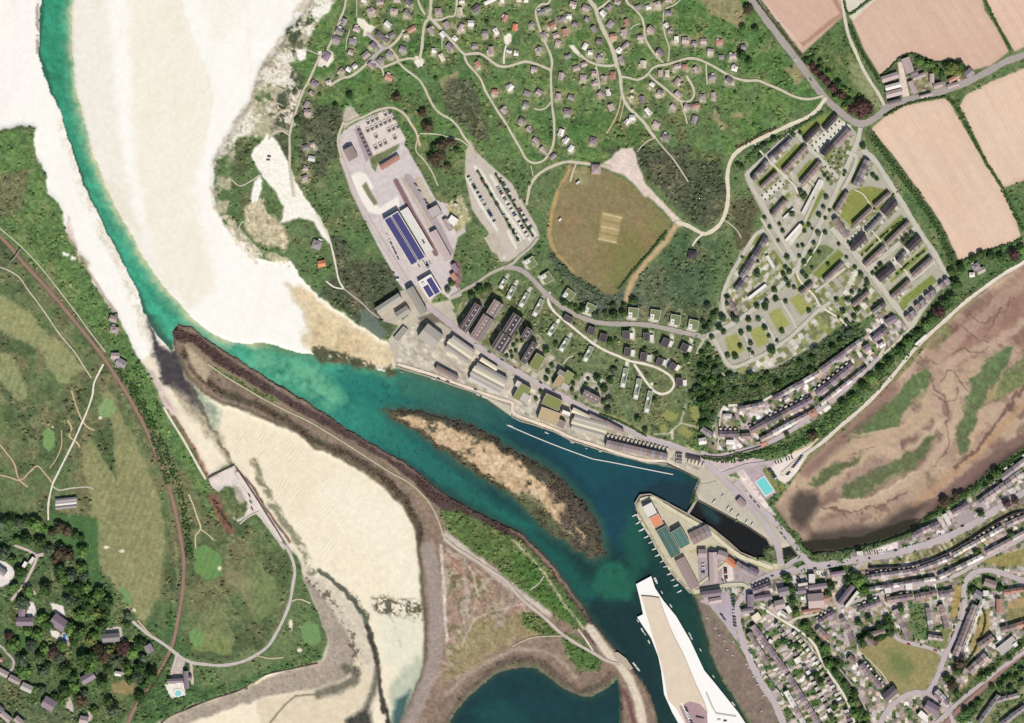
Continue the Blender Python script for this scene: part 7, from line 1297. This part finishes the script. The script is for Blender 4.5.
# ---------------------------------------------------------------- trees
def ico(sub):
    import bmesh
    bm = bmesh.new(); bmesh.ops.create_icosphere(bm, subdivisions=sub, radius=1)
    V = np.array([v.co[:] for v in bm.verts]); F = np.array([[v.index for v in f.verts] for f in bm.faces]); bm.free(); return V, F
I1, I2 = ico(1), ico(2)
def leafmat(name, c):
    m = mat(name, c, .9, .28, .9, .14, .1); return m
LEAF = {'dark green': leafmat('leaf dark', (72,98,54)), 'green': leafmat('leaf mid', (106,138,72)), 'copper': leafmat('leaf copper', (98,72,70)), 'olive': leafmat('leaf olive', (132,142,80)), 'grey green': leafmat('leaf grey', (96,112,86)), 'brownish': leafmat('leaf brown', (100,88,68))}
BARK = mat('bark', (110,92,76), .95, .2, 2)
def crown(seed):
    r = np.random.RandomState(seed); V = []; F = []; n0 = 0
    for k in range(9):
        th = r.rand()*6.28; d = 0 if k == 0 else .45+.25*r.rand(); rr = .5 if k == 0 else .24+.2*r.rand()
        c = np.array([d*math.cos(th), d*math.sin(th), .95+.35*r.rand()-.35*d])
        v = I1[0]*rr*(1+.32*(r.rand(len(I1[0]),1)-.5)*2)*[1,1,.85]+c; V.append(v); F.append(I1[1]+n0); n0 += len(v)
    nl = 420; a = r.rand(nl)*6.28; d = np.sqrt(r.rand(nl))*(.92+.16*np.sin(a*3+seed)+.1*np.sin(a*7)); z = .75+.65*(1-d**2)*(.4+.7*r.rand(nl))+.1*r.randn(nl)
    c = np.stack([d*np.cos(a), d*np.sin(a), z], -1); s = .055+.06*r.rand(nl)
    u = r.randn(nl,3); u /= np.linalg.norm(u, axis=1)[:,None]; w = np.cross(u, r.randn(nl,3)); w /= np.linalg.norm(w, axis=1)[:,None]
    q = np.stack([c-u*s[:,None], c+w*s[:,None], c+u*s[:,None], c-w*s[:,None]], 1).reshape(-1,3); qi = np.arange(nl*4).reshape(-1,4)+n0
    F = np.concatenate(F); F3 = np.concatenate([F, qi[:,[0,1,2]], qi[:,[0,2,3]]])
    return np.concatenate(V+[q]), F3
CR = [crown(s) for s in (3,8,15,22)]
def trunkmesh():
    m = MB(); 
    for z0, z1, r0, r1 in ((-.3,.8,.075,.05),):
        b = 0; m.v += [(r0*math.cos(t), r0*math.sin(t), z0) for t in np.linspace(0,6.283,8)[:-1]] + [(r1*math.cos(t), r1*math.sin(t), z1) for t in np.linspace(0,6.283,8)[:-1]]
        m.f += [(i,(i+1)%7,7+(i+1)%7,7+i) for i in range(7)]
    for t in (.3,2.4,4.5): 
        b = len(m.v); c_, s_ = math.cos(t), math.sin(t); m.v += [(.03*s_,-.03*c_,.55),(-.03*s_,.03*c_,.55),(.4*c_,.4*s_,.95),(0,0,.65)]; m.f += [(b,b+1,b+2),(b,b+2,b+3),(b+1,b+3,b+2)]
    return m
TREES = []
def tree(x, y, r, k='dark green', name='tree', noun='tree', look=None, group=None):
    TREES.append((r * (1.35 if name == 'round_tree' else 1), x, y, r, k, name, noun, look, group))
def plant(x, y, r, k, name, noun, look, group):
    i = rnd.randrange(4)
    e = empty(name, x, y, H(x, y)-.1, rnd.uniform(0,360), 'tree', group); s_ = r*S; e.scale = (s_, s_, s_*rnd.uniform(.8,1.05))
    link('crown', cached(('cr',i,k), lambda: mesh_np('crown', CR[i][0], CR[i][1], LEAF[k])), e)
    link('trunk', cached(('tk',), lambda: trunkmesh().mesh('trunk', BARK)), e)
    sz = 'small ' if r < 2.6 else 'big ' if r > 6 else ''
    REG.append((e, look or sz + k, noun, x, y)); return e
def inpoly(x, y, q):
    c = False; n = len(q)
    for i in range(n):
        (ax, ay), (bx, by) = q[i], q[(i+1) % n]
        if (ay > y) != (by > y) and x < (bx-ax)*(y-ay)/(by-ay)+ax: c = not c
    return c
BLD = [(o.location.x/S+512, 361.5-o.location.y/S) for o in C.collection.objects if o.parent is None and o.type == 'EMPTY']
def wood(q, n, rmin, rmax, ks, gap=.8, clear=6, group=None):
    xs = [a for a, b in q]; ys = [b for a, b in q]; got = []; t = 0
    while len(got) < n and t < n*60:
        t += 1; x, y, r = rnd.uniform(min(xs),max(xs)), rnd.uniform(min(ys),max(ys)), rnd.uniform(rmin,rmax)
        if not inpoly(x, y, q) or any((x-a)**2+(y-b)**2 < (gap*(r+c))**2 for a, b, c in got) or any((x-a)**2+(y-b)**2 < (clear+r*.5)**2 for a, b in BLD): continue
        i, j = int(x-X0), int(y-Y0)
        if 0 <= i < GW and 0 <= j < GH and (scrub[j, i] < .12): continue
        got.append((x, y, r)); tree(x, y, r, rnd.choice(ks), group=group)
DG, G_, CO, OL, GG, BR = 'dark green','green','copper','olive','grey green','brownish'
wood([(0,505),(40,525),(90,565),(130,610),(160,640),(150,690),(120,723),(60,723),(30,690),(10,640),(0,600)], 84, 4.2, 8, [DG,DG,G_,G_,DG,GG,GG], .6, 5, 'trees of the south-western wood')
for x, y, r, k in ((84,551,6.5,G_),(62,553,7,BR),(70,555,6.5,BR),(57,560,5,BR),(84,568,5,G_),(44,618,6,G_),(45,619,5,DG),(125,648,8,CO),(118,660,8,GG),(106,655,8,BR),(100,650,7,BR),(78,632,7,DG),(75,640,6,DG),(55,652,7,CO),(42,656,6,DG),(10,636,5,CO),(82,700,7,BR),(60,527,6,BR),(68,531,6,BR),(76,535,5,DG),(53,532,4,BR),(82,538,4,DG),(96,600,6,DG),(104,605,5,GG),(88,598,6,DG),(80,592,6,DG),(70,588,6,DG),(62,580,5,DG),(98,613,6,OL),(92,640,6,OL),(110,650,6,OL)): tree(x, y, r, k)
for x, y, r, k in ((397,98,5,BR),(423,114,5,BR),(428,127,6.5,BR),(442,146,6.5,BR),(440,156,6.5,BR),(433,159,6,BR),(435,149,5,DG),(452,143,4.5,BR),(448,167,4,BR),(457,151,3.5,BR),(436,164,5,BR),(350,96,4,DG),(336,107,3.5,DG),(298,121,4,DG),(748,10,5.5,BR),(742,28,3.5,DG),(755,30,4,DG),(741,56,5,DG),(748,62,4,DG),(735,93,2,DG),(487,23,2.5,DG),(436,79,2.5,DG),(320,95,2,DG)): tree(x, y, r, k)
for x, y, r, k in ((806,62,4,DG),(811,66,4,CO),(815,72,4.5,CO),(820,69,3.5,DG),(821,77,4.5,CO),(826,82,4.5,CO),(829,74,4,G_),(832,89,5,CO),(838,86,4.5,DG),(840,96,5,CO),(844,91,4,OL),(848,101,5,DG),(849,94,4,G_),(852,110,6,CO),(860,106,7.5,CO),(867,110,6.5,CO),(860,115,5,CO),(845,108,4,OL),(836,98,4,G_),(820,62,3,GG),(812,58,3,GG),
  (935,71,4.5,G_),(940,75,4,DG),(951,69,7,OL),(957,73,5,OL),(959,66,5,DG),(926,66,5,G_),(919,62,5,G_),(945,66,4,DG),(931,65,4,G_),(962,70,4,DG),
  (938,312,7,CO),(932,318,5,DG),(944,304,6,DG),(950,297,5,DG),(955,284,6,DG),(951,272,5,DG),(960,268,5,DG),(1012,255,6,CO),(1000,258,5,DG),(990,256,5,DG),(980,254,4,DG),(972,258,4,DG),(1020,250,5,G_),(926,325,5,G_),(918,334,5,DG),(908,342,5,G_),(900,350,5,DG),(888,362,5,DG),(880,370,5,DG),(870,378,5,G_),(862,386,5,DG),(852,398,5,G_),(842,404,4.5,DG),(812,436,5.5,BR),(786,434,3,DG),
  (944,502,5.5,BR),(956,496,4,BR),(962,494,3,G_),(1006,503,5,CO),(1014,500,4,CO),(980,513,4,DG),(996,474,5,G_),(990,480,4,DG),(985,486,3.5,G_)): tree(x, y, r, k)
wood(BELT1, 34, 3, 5.5, [DG,G_,G_,GG], .75, 3, 'trees along the town stream'); wood([(957,700),(985,668),(1024,640),(1024,680),(990,704),(965,723)], 16, 2.5, 4.5, [DG,G_], .8, 3, 'trees beside the lower railway')
for x, y, r, k in ((862,642,6,DG),(868,636,6,DG),(874,640,5,BR),(880,628,5,DG),(887,624,6,DG),(890,632,5,DG),(880,636,5,DG),(960,663,7,BR),(957,670,6,DG),(951,684,6,BR),(946,678,5,DG),(955,692,4,DG),(791,588,4,DG),(793,600,4,DG),(796,612,4,G_),(789,578,3.5,G_),(830,586,5,DG),(828,594,4,DG),(858,580,6,G_),(864,590,5,G_),(853,574,5,DG),(870,600,4,DG),(784,576,4,G_),(847,582,5,DG),(900,608,4,DG),(868,618,4,DG),(886,618,4,G_),(858,622,4,G_),(972,590,4,DG),(999,588,4,DG),(968,612,3,DG),(966,628,3,DG),(784,640,4,DG),(790,645,4,G_),(798,645,3.5,CO),(815,675,4,G_),(820,682,4,DG),(808,678,3,G_),(830,715,3.5,G_),(835,705,3.5,G_),(994,640,3,DG),(744,610,2.5,G_),(1010,535,4,G_),(975,552,3.5,G_),(955,556,3,G_)): tree(x, y, r, k)
wood([(690,395),(705,350),(728,376),(775,372),(815,345),(850,326),(862,334),(815,368),(780,388),(745,402),(722,404),(706,435)], 34, 2.5, 5, [GG,DG,DG,G_], .85, 3, 'trees on the slope above the terraces')
wood([(575,352),(600,360),(618,372),(610,400),(640,420),(600,410),(585,370)], 9, 2.5, 4.5, [DG,GG], .85, 3, 'trees between the garden strips'); wood([(560,300),(590,322),(616,300),(640,300),(620,318),(604,316)], 12, 2.5, 5, [GG,DG], .85, 4, 'trees above the curving road')
wood([(560,318),(600,335),(640,345),(690,356),(680,372),(620,345),(570,335)], 5, 2, 4, [DG,GG], .9, 5, 'trees between the two curving roads'); wood([(705,300),(722,322),(712,345),(728,372),(700,372),(700,340)], 10, 2.5, 5, [DG,GG], .85, 3, 'trees left of the new quarter')
for x, y, r in ((452,283,4),(448,290,3.5),(480,290,5),(488,288,4),(472,296,4),(546,350,4),(556,344,3),(703,402,6),(704,412,5),(702,424,4),(699,392,5),(654,400,3),(645,430,3)): tree(x, y, r, GG if r < 4 else DG)
DT = """764 218 2.4;770 228 2.4;778 241 2.4;787 257 2.6;779 225 2;782 231 2.2;791 214 4.4;802 224 2;808 225 2.8;804 231 2.2;812 229 1.8;818 234 2.6;825 233 2.4;802 246 2.6;797 246 2.4;813 243 2.8;810 254 2.6;804 262 3;819 253 2.6;799 256 2.4;823 207 2.6;829 211 2.4;825 218 2.4;818 215 3;826 197 2.4;803 196 3.4;800 192 3;838 245 2;785 268 2.4;789 272 2.6;783 275 2.6;758 271 2.2;756 274 3.4;742 257 2;758 262 2;803 273 2.6;812 268 2.4;806 277 2.6;726 297 3;727 304 3;716 312 3;712 318 3;722 318 3.6;735 319 4.4;719 328 4.4;723 332 3;711 337 3;706 329 3.6;748 320 3;758 319 2.6;757 306 3.4;765 307 4;766 302 3;775 299 3;774 290 2.8;788 285 3.4;786 280 3;794 288 2.6;808 311 3;782 331 3;735 357 3.6;727 356 2.4;771 350 4;749 350 2.4;752 353 2.2;741 333 2.6;749 329 2.6;740 346 2.2;750 343 2.4;777 341 2;765 328 2.6;769 336 2;785 302 2.6;862 147 3.8;872 176 3;876 179 3;845 172 2;843 175 2;842 312 4;865 286 2.2;867 283 2.4;864 300 3;856 310 3;853 317 3.2;848 300 3;852 292 2.8;860 292 2.4;875 306 3.6;880 304 3;846 322 3;838 318 2;872 273 2.4;876 269 2.6;880 265 2.6;903 242 2.8;907 238 2.8;911 234 2.8;848 243 2;852 249 2;846 258 2;855 268 2.4;860 274 2.6;866 280 2;828 265 2.6;836 300 2.6;770 178 2;793 136 2.6;787 143 2.8;773 140 3;764 147 3.4;757 150 3;741 168 3;738 165 3;760 156 2.4;800 133 2.4;824 176 2.2;828 180 2.2;812 198 2"""
for (ax, ay, bx, by, n_) in ((812,146,839,122,8),(815,151,846,124,9),(762,196,780,182,5),(765,200,783,185,5),(851,238,878,215,9),(854,242,881,218,9),(886,267,906,248,7),(834,152,822,172,5),(839,153,827,173,5),(844,154,832,174,5)):
    for k_ in range(n_):
        t_ = k_/(n_-1); tree(ax+(bx-ax)*t_, ay+(by-ay)*t_, 1.0, DG, 'round_tree', 'round tree', 'tiny')
for q in DT.split(';'):
    x, y, r = map(float, q.split()); r *= rnd.uniform(.8,1.2); x += rnd.uniform(-.5,.5); y += rnd.uniform(-.5,.5); tree(x, y, r, DG if rnd.random() < .7 else GG, 'round_tree', 'round tree', 'small dark' if r < 2.6 else 'dark' if r < 3.3 else 'large dark', group='round trees of the new quarter')
for x, y, r in ((516,333.5,2.2),(522,341,2.2),(517,341,2),(513.5,345.5,2.2),(511,352,2.2),(516,351,2.2),(507,356,2.2),(512,357,2),(552,366,2.6),(548,372,2.8),(546,379,3),(541,392,2.6),(536,399,2.4),(575,376,2.6),(573,384,2.4),(572,390,2.4),(588,379,2),(586,384,2),(599,384,2),(597,390,2),(603,390,2.2),(576,398,1.8)): tree(x, y, r, DG, 'round_tree', 'round tree', 'small dark' if r < 2.3 else 'dark', group='round trees of the harbour quarter')
for pts_ in (((478,172),(492,196),(506,220),(518,240)), ((496,175),(510,198),(524,222),(533,236))):
    for k_, (x, y) in enumerate(smooth(pts_, 7)):
        if rnd.random() < .75: tree(x+rnd.uniform(-.5,.5), y, rnd.uniform(1.2,2), DG, 'tree', 'divider tree', group='trees on the car park dividers')
TREES.sort(key=lambda t: -t[0])
for t in TREES[:296]: plant(*t[1:])
# the smallest trees beyond the three hundred largest: one mass
V_, F_, C_, n_ = [], [], [], 0
for q, x, y, r, k, *_ in TREES[296:]:
    cv, cf = CR[rnd.randrange(4)]; s_ = r*S; a_ = rnd.uniform(0, 6.28); ca, sa = math.cos(a_), math.sin(a_)
    v = np.stack([(cv[:,0]*ca-cv[:,1]*sa)*s_, (cv[:,0]*sa+cv[:,1]*ca)*s_, cv[:,2]*s_*.95], -1) + np.array(P(x, y, H(x, y)-.1)); V_.append(v); F_.append(cf+n_); n_ += len(v)
o = link('small_trees', mesh_np('small_trees', np.concatenate(V_), np.concatenate(F_), LEAF['dark green'])); o['kind'] = 'stuff'; o['label'] = 'many small dark street trees and saplings of the new quarter and town'
# ---------------------------------------------------------------- hedges: one object each
def tuft(cx, cy, rx, rz, V, F, n0, g_=I1, zoff=.3):
    v = g_[0]*(1+.35*(np.random.RandomState(int(cx*91+cy*57) % 99991).rand(len(g_[0]),1)-.5)*2)*[rx,rx,rz]
    px, py, pz = P(cx, cy, H(cx, cy)+zoff*rz); V.append(v+[px,py,pz]); F.append(g_[1]+n0); return n0+len(v)
def hedge(lb, pts, w, k='dark green', hgt_=1.6):
    p = smooth(pts, .9); V = []; F = []; n = 0
    gap = 'scrubby' in lb or 'hedge row' in lb
    for qi, q in enumerate(p):
        if gap and math.sin(qi*.31)+math.sin(qi*.83+1) > .3: continue
        for _ in range(2 if w < 4 else 3):
            n = tuft(q[0]+rnd.uniform(-w/2,w/2), q[1]+rnd.uniform(-w/2,w/2), rnd.uniform(.7,1.5), rnd.uniform(.7,1.3)*hgt_, V, F, n)
    o = link('hedge', mesh_np('hedge', np.concatenate(V), np.concatenate(F), LEAF[k])); o['label'] = lb; o['category'] = 'hedge'; o['kind'] = 'thing'; o['group'] = 'hedges'
for a_ in (('hedge between the two upper right ploughed fields',[(842,-10),(848,14),(866,2),(882,-8)],1.4),('hedge along the left field track',[(850,26),(858,46),(868,64),(878,80)],2.4),('hedge between the upper fields near the right edge',[(980,-10),(994,20),(1010,50)],1.6),('hedge dividing the two fields below the road',[(948,98),(960,115),(974,142),(988,166),(1002,188)],2,),
  ('broad hedge between the new quarter and the ploughed field',[(872,136),(886,156),(902,178),(918,200),(934,224),(946,248),(952,264)],5),('hedge on the upper side of the farm',[(881,76),(890,68),(900,58),(912,54),(922,58),(935,63),(950,61),(960,64),(970,72)],1.2),('hedge below the farm road',[(884,116),(905,105),(930,99),(945,97)],1.6),('hedge along the lower edge of the big field',[(956,264),(970,258),(985,252),(1004,246),(1020,240)],3),
  ('hedge in the far right corner below the fields',[(1002,190),(1010,206),(1022,230)],3),('hedge between main road and upper left field',[(756,0),(776,26),(800,56)],1.0,'brownish'),('dark hedge on the right side of the cricket field',[(666,232),(650,252),(632,272),(620,288)],1.6),('bushy hedge on the lower left of the cricket field',[(552,256),(566,273),(588,288),(602,298)],4,'grey green'),
  ('brown bramble bank along the pale meadow road',[(736,148),(748,142),(762,134),(776,128)],2.4,'brownish'),('hedge strip below the pale meadow road',[(746,160),(760,147),(780,138),(800,126),(822,112)],3),('hedge above the old slope terraces',[(773,393),(800,380),(816,370),(840,352),(866,334)],1.4),('bushy bank between slope street and pool car park',[(704,457),(730,460),(756,454),(790,446),(812,436)],5),
  ('bushy bank between slope houses and shore path',[(830,420),(850,400),(868,382),(886,364),(904,346),(924,326)],4),('hedge behind the riverside villas',[(926,520),(948,504),(975,487),(1000,468),(1024,452)],4),('hedge row in the first long lawn',[(850,228),(870,212),(897,192)],.5),('hedge row in the second long lawn',[(859,258),(880,238),(904,219)],.5),
  ('hedge row in the third long lawn',[(894,277),(910,262),(926,250)],.5),('scrubby edge left of the railway on the links',[(115,364),(130,388),(146,418),(158,450),(170,486)],6),('scrubby edge right of the railway on the links',[(128,378),(142,402),(158,434),(172,468),(184,510),(190,560)],7),('dark hedge along the railway cutting in the wood',[(172,655),(162,672),(150,690),(138,706)],2),
  ('hedge along the old quay inner side',[(214,500),(222,515),(232,528)],1.6,'brownish'),('dark bushes along the path below the park',[(862,655),(878,676),(892,694)],.8),('thicket along the harbour road lower side',[(600,414),(625,424),(646,436)],1.2),('hedge along the left edge of the green estate',[(976,600),(985,620),(974,650),(960,672)],1.2)):
    hedge(*a_)
# ---------------------------------------------------------------- scrub: uncountable low bushes and tussocks
def scrubmesh(name, n, pmap, rlo, rhi, zs, seed, tint, matname, lbl):
    r = np.random.RandomState(seed); w = pmap[90:813, 90:1114].astype(np.float64).ravel(); w /= w.sum()
    k = r.choice(len(w), n, p=w); x = (k % 1024)+r.rand(n); y = (k//1024)+r.rand(n)
    rr = rlo+(rhi-rlo)*r.rand(n)**2; g0 = I1
    hz = Z[(y-Y0).astype(int), (x-X0).astype(int)]
    base_ = g0[0][None]*(1+.4*(r.rand(n, len(g0[0]), 1)-.5)*2)
    sx = rr[:,None,None]*np.array([1,1,zs]); v = base_*sx
    v[..., 0] += ((x-512)*S)[:,None]; v[..., 1] += ((361.5-y)*S)[:,None]; v[..., 2] += (hz+rr*zs*.25)[:,None]
    f = g0[1][None]+(np.arange(n)*len(g0[0]))[:,None,None]
    me = mesh_np(name, v.reshape(-1,3), f.reshape(-1,3), M_COVER)
    c = col[(y-Y0).astype(int), (x-X0).astype(int)]*np.array(tint)*(.75+.4*r.rand(n,1))*(1+.02*r.randn(n,3))
    setcol(me, np.repeat(alb(np.clip(c,20,255)), len(g0[0]), 0))
    o = link(name, me); o['kind'] = 'stuff'; o['label'] = lbl
land_ok = (scrub > .15) & (col.sum(-1) < 430) & np.isin(cls, [0, 4, 5, 8, 11, 12])
clump = np.clip((n_m2 + .5*n_fine - .05)*3, 0, 1)
scrubmesh('scrub', 11000, np.where(land_ok, scrub**1.5*(.1+clump), 0), .7, 2.6, .6, 5, (1.04,1.04,.98), 'scrub', 'low bushes and bramble scattered over the green land')
scrubmesh('undergrowth', 12000, np.where(land_ok & (cls != 4), np.clip(scrub,.1,.6)*np.clip(.4+n_mid,0.05,2), 0), .4, 1.2, .6, 6, (1.14,1.1,1.05), 'undergrowth', 'grass tussocks and small shrubs dotted over the meadows')
# garden shrubs of the town and rocks on the shore
townm = ((np.abs(col[...,1]-col[...,0]) > 8) & (col[...,1] > col[...,0]) & (cls == 0) & (gx > 690) & (gy > 330))
scrubmesh('shrubbery', 4200, townm.astype(float), .6, 1.9, .9, 7, (.85,.98,.8), 'garden shrubs', 'garden shrubs and small trees between the town houses')
rk = ((cls == 5) & (col[...,0] < 140) | ((cls == 4) & (col[...,0] < 115))).astype(float) * np.clip(.3+n_mid, 0, 2)
scrubmesh('rubble', 3600, rk, .5, 1.5, .5, 8, (.98,.96,.94), 'rocks', 'dark weedy rocks on the island and breakwater')
# ---------------------------------------------------------------- labels that single out scattered things
LM = [('pale chalet yard',370,28),('clifftop round villa',327,57),('forked lane end',395,50),('five way lane fork',430,18),('white turning loop',509,40),('left U bend lane',552,110),('white lane end',575,50),('chalet lane crossing',620,72),('little yellow huts',632,94),('dirt lane end',606,134),('small ring lane',690,90),('right chalet lane curve',735,78),('long upper lane',645,25),('coast track villas',308,110),('steep coast track',296,160),('cricket pavilion',596,170),
 ('meadow bend lane',533,162),('substation',380,135),('solar factory',405,239),('long car park',500,205),('beach apartments',400,303),('brown flats',500,335),('green roofed blocks',560,380),('cricket field end',608,296),('curving lane start',550,300),('curving lane middle',600,348),('teardrop lane loop',665,384),('sunken lawns',678,425),('lone bungalow',692,255),('four square lawns',765,325),('plaza of the new quarter',797,265),('big round tree court',791,214),
 ('dotted orchard',832,160),('wide triangular lawn',868,205),('third long lawn',905,300),('eastern road bend',862,150),('white thin path',760,150),('slope terraces',790,405),('top of the slope street',878,345),('turquoise pool',764,486),('shore path hut',925,325),('farmyard',905,85),('main road junction',860,124),('ploughed field corner',955,270),('picture edge cove',1012,255),('riverside long white roof',946,519),('riverside villas',1000,480),('church hall',845,594),
 ('supermarket hall',815,600),('narrow green strip',790,595),('dry park top',885,628),('dry park right side',950,672),('stream wood top',806,630),('stream wood middle',835,670),('stream wood bottom',862,712),('walled gardens',798,650),('lower gardens',825,700),('park estate',928,615),('dry verge bend',968,600),('depot roof',1006,645),('lower railway bridge',950,705),('white forecourt villa',3,571),('blue pool villa',62,625),('wide purple villa',26,620),
 ('copper beech villa',112,637),('white terrace villa',50,703),('star garden villa',89,677),('bottom wood villa',88,716),('golf clubhouse',67,503),('walled paddock',75,570),('round pool villa',178,685),('golf bunkers',127,607),('left cottage row',18,682),('top right thicket',748,12),('harbour courtyard',514,348),('four tree square',597,386),('steep dune houses',320,255),('western beach houses',116,345),('drive fork',27,582),('dark conifer belt',90,600),('left wood edge',8,620),('wood centre',45,665),('yellow path cottage',150,648),('railway cutting',150,690),('burnt brown grove',440,152),('railway embankment right',1000,680),('upper slope wood',820,358),('middle slope wood',770,385),('lower slope wood',715,395)]
def where(dx, dy):
    a = math.degrees(math.atan2(dy, dx)) % 360
    return ('right of','lower right of','below','lower left of','left of','upper left of','above','upper right of')[int(((a+22.5) % 360)//45)]
bins = {}
for o, look, noun, x, y in REG:
    nm, lx, ly = min(LM, key=lambda l: (l[1]-x)**2+(l[2]-y)**2)
    d = math.hypot(x-lx, y-ly); wq = 'beside' if d < 4 else where(x-lx, y-ly)
    bins.setdefault((look, noun, wq, nm), []).append((d, o))
for (look, noun, wq, nm), L in bins.items():
    L.sort(key=lambda t: t[0])
    for i, (d, o) in enumerate(L):
        s_ = "%s %s %s the %s" % (look, noun, wq, nm)
        if len(L) > 1: s_ += ", " + ('nearest to it' if i == 0 else ORD[i] + ' nearest')
        o['label'] = s_
bpy.context.view_layer.update()
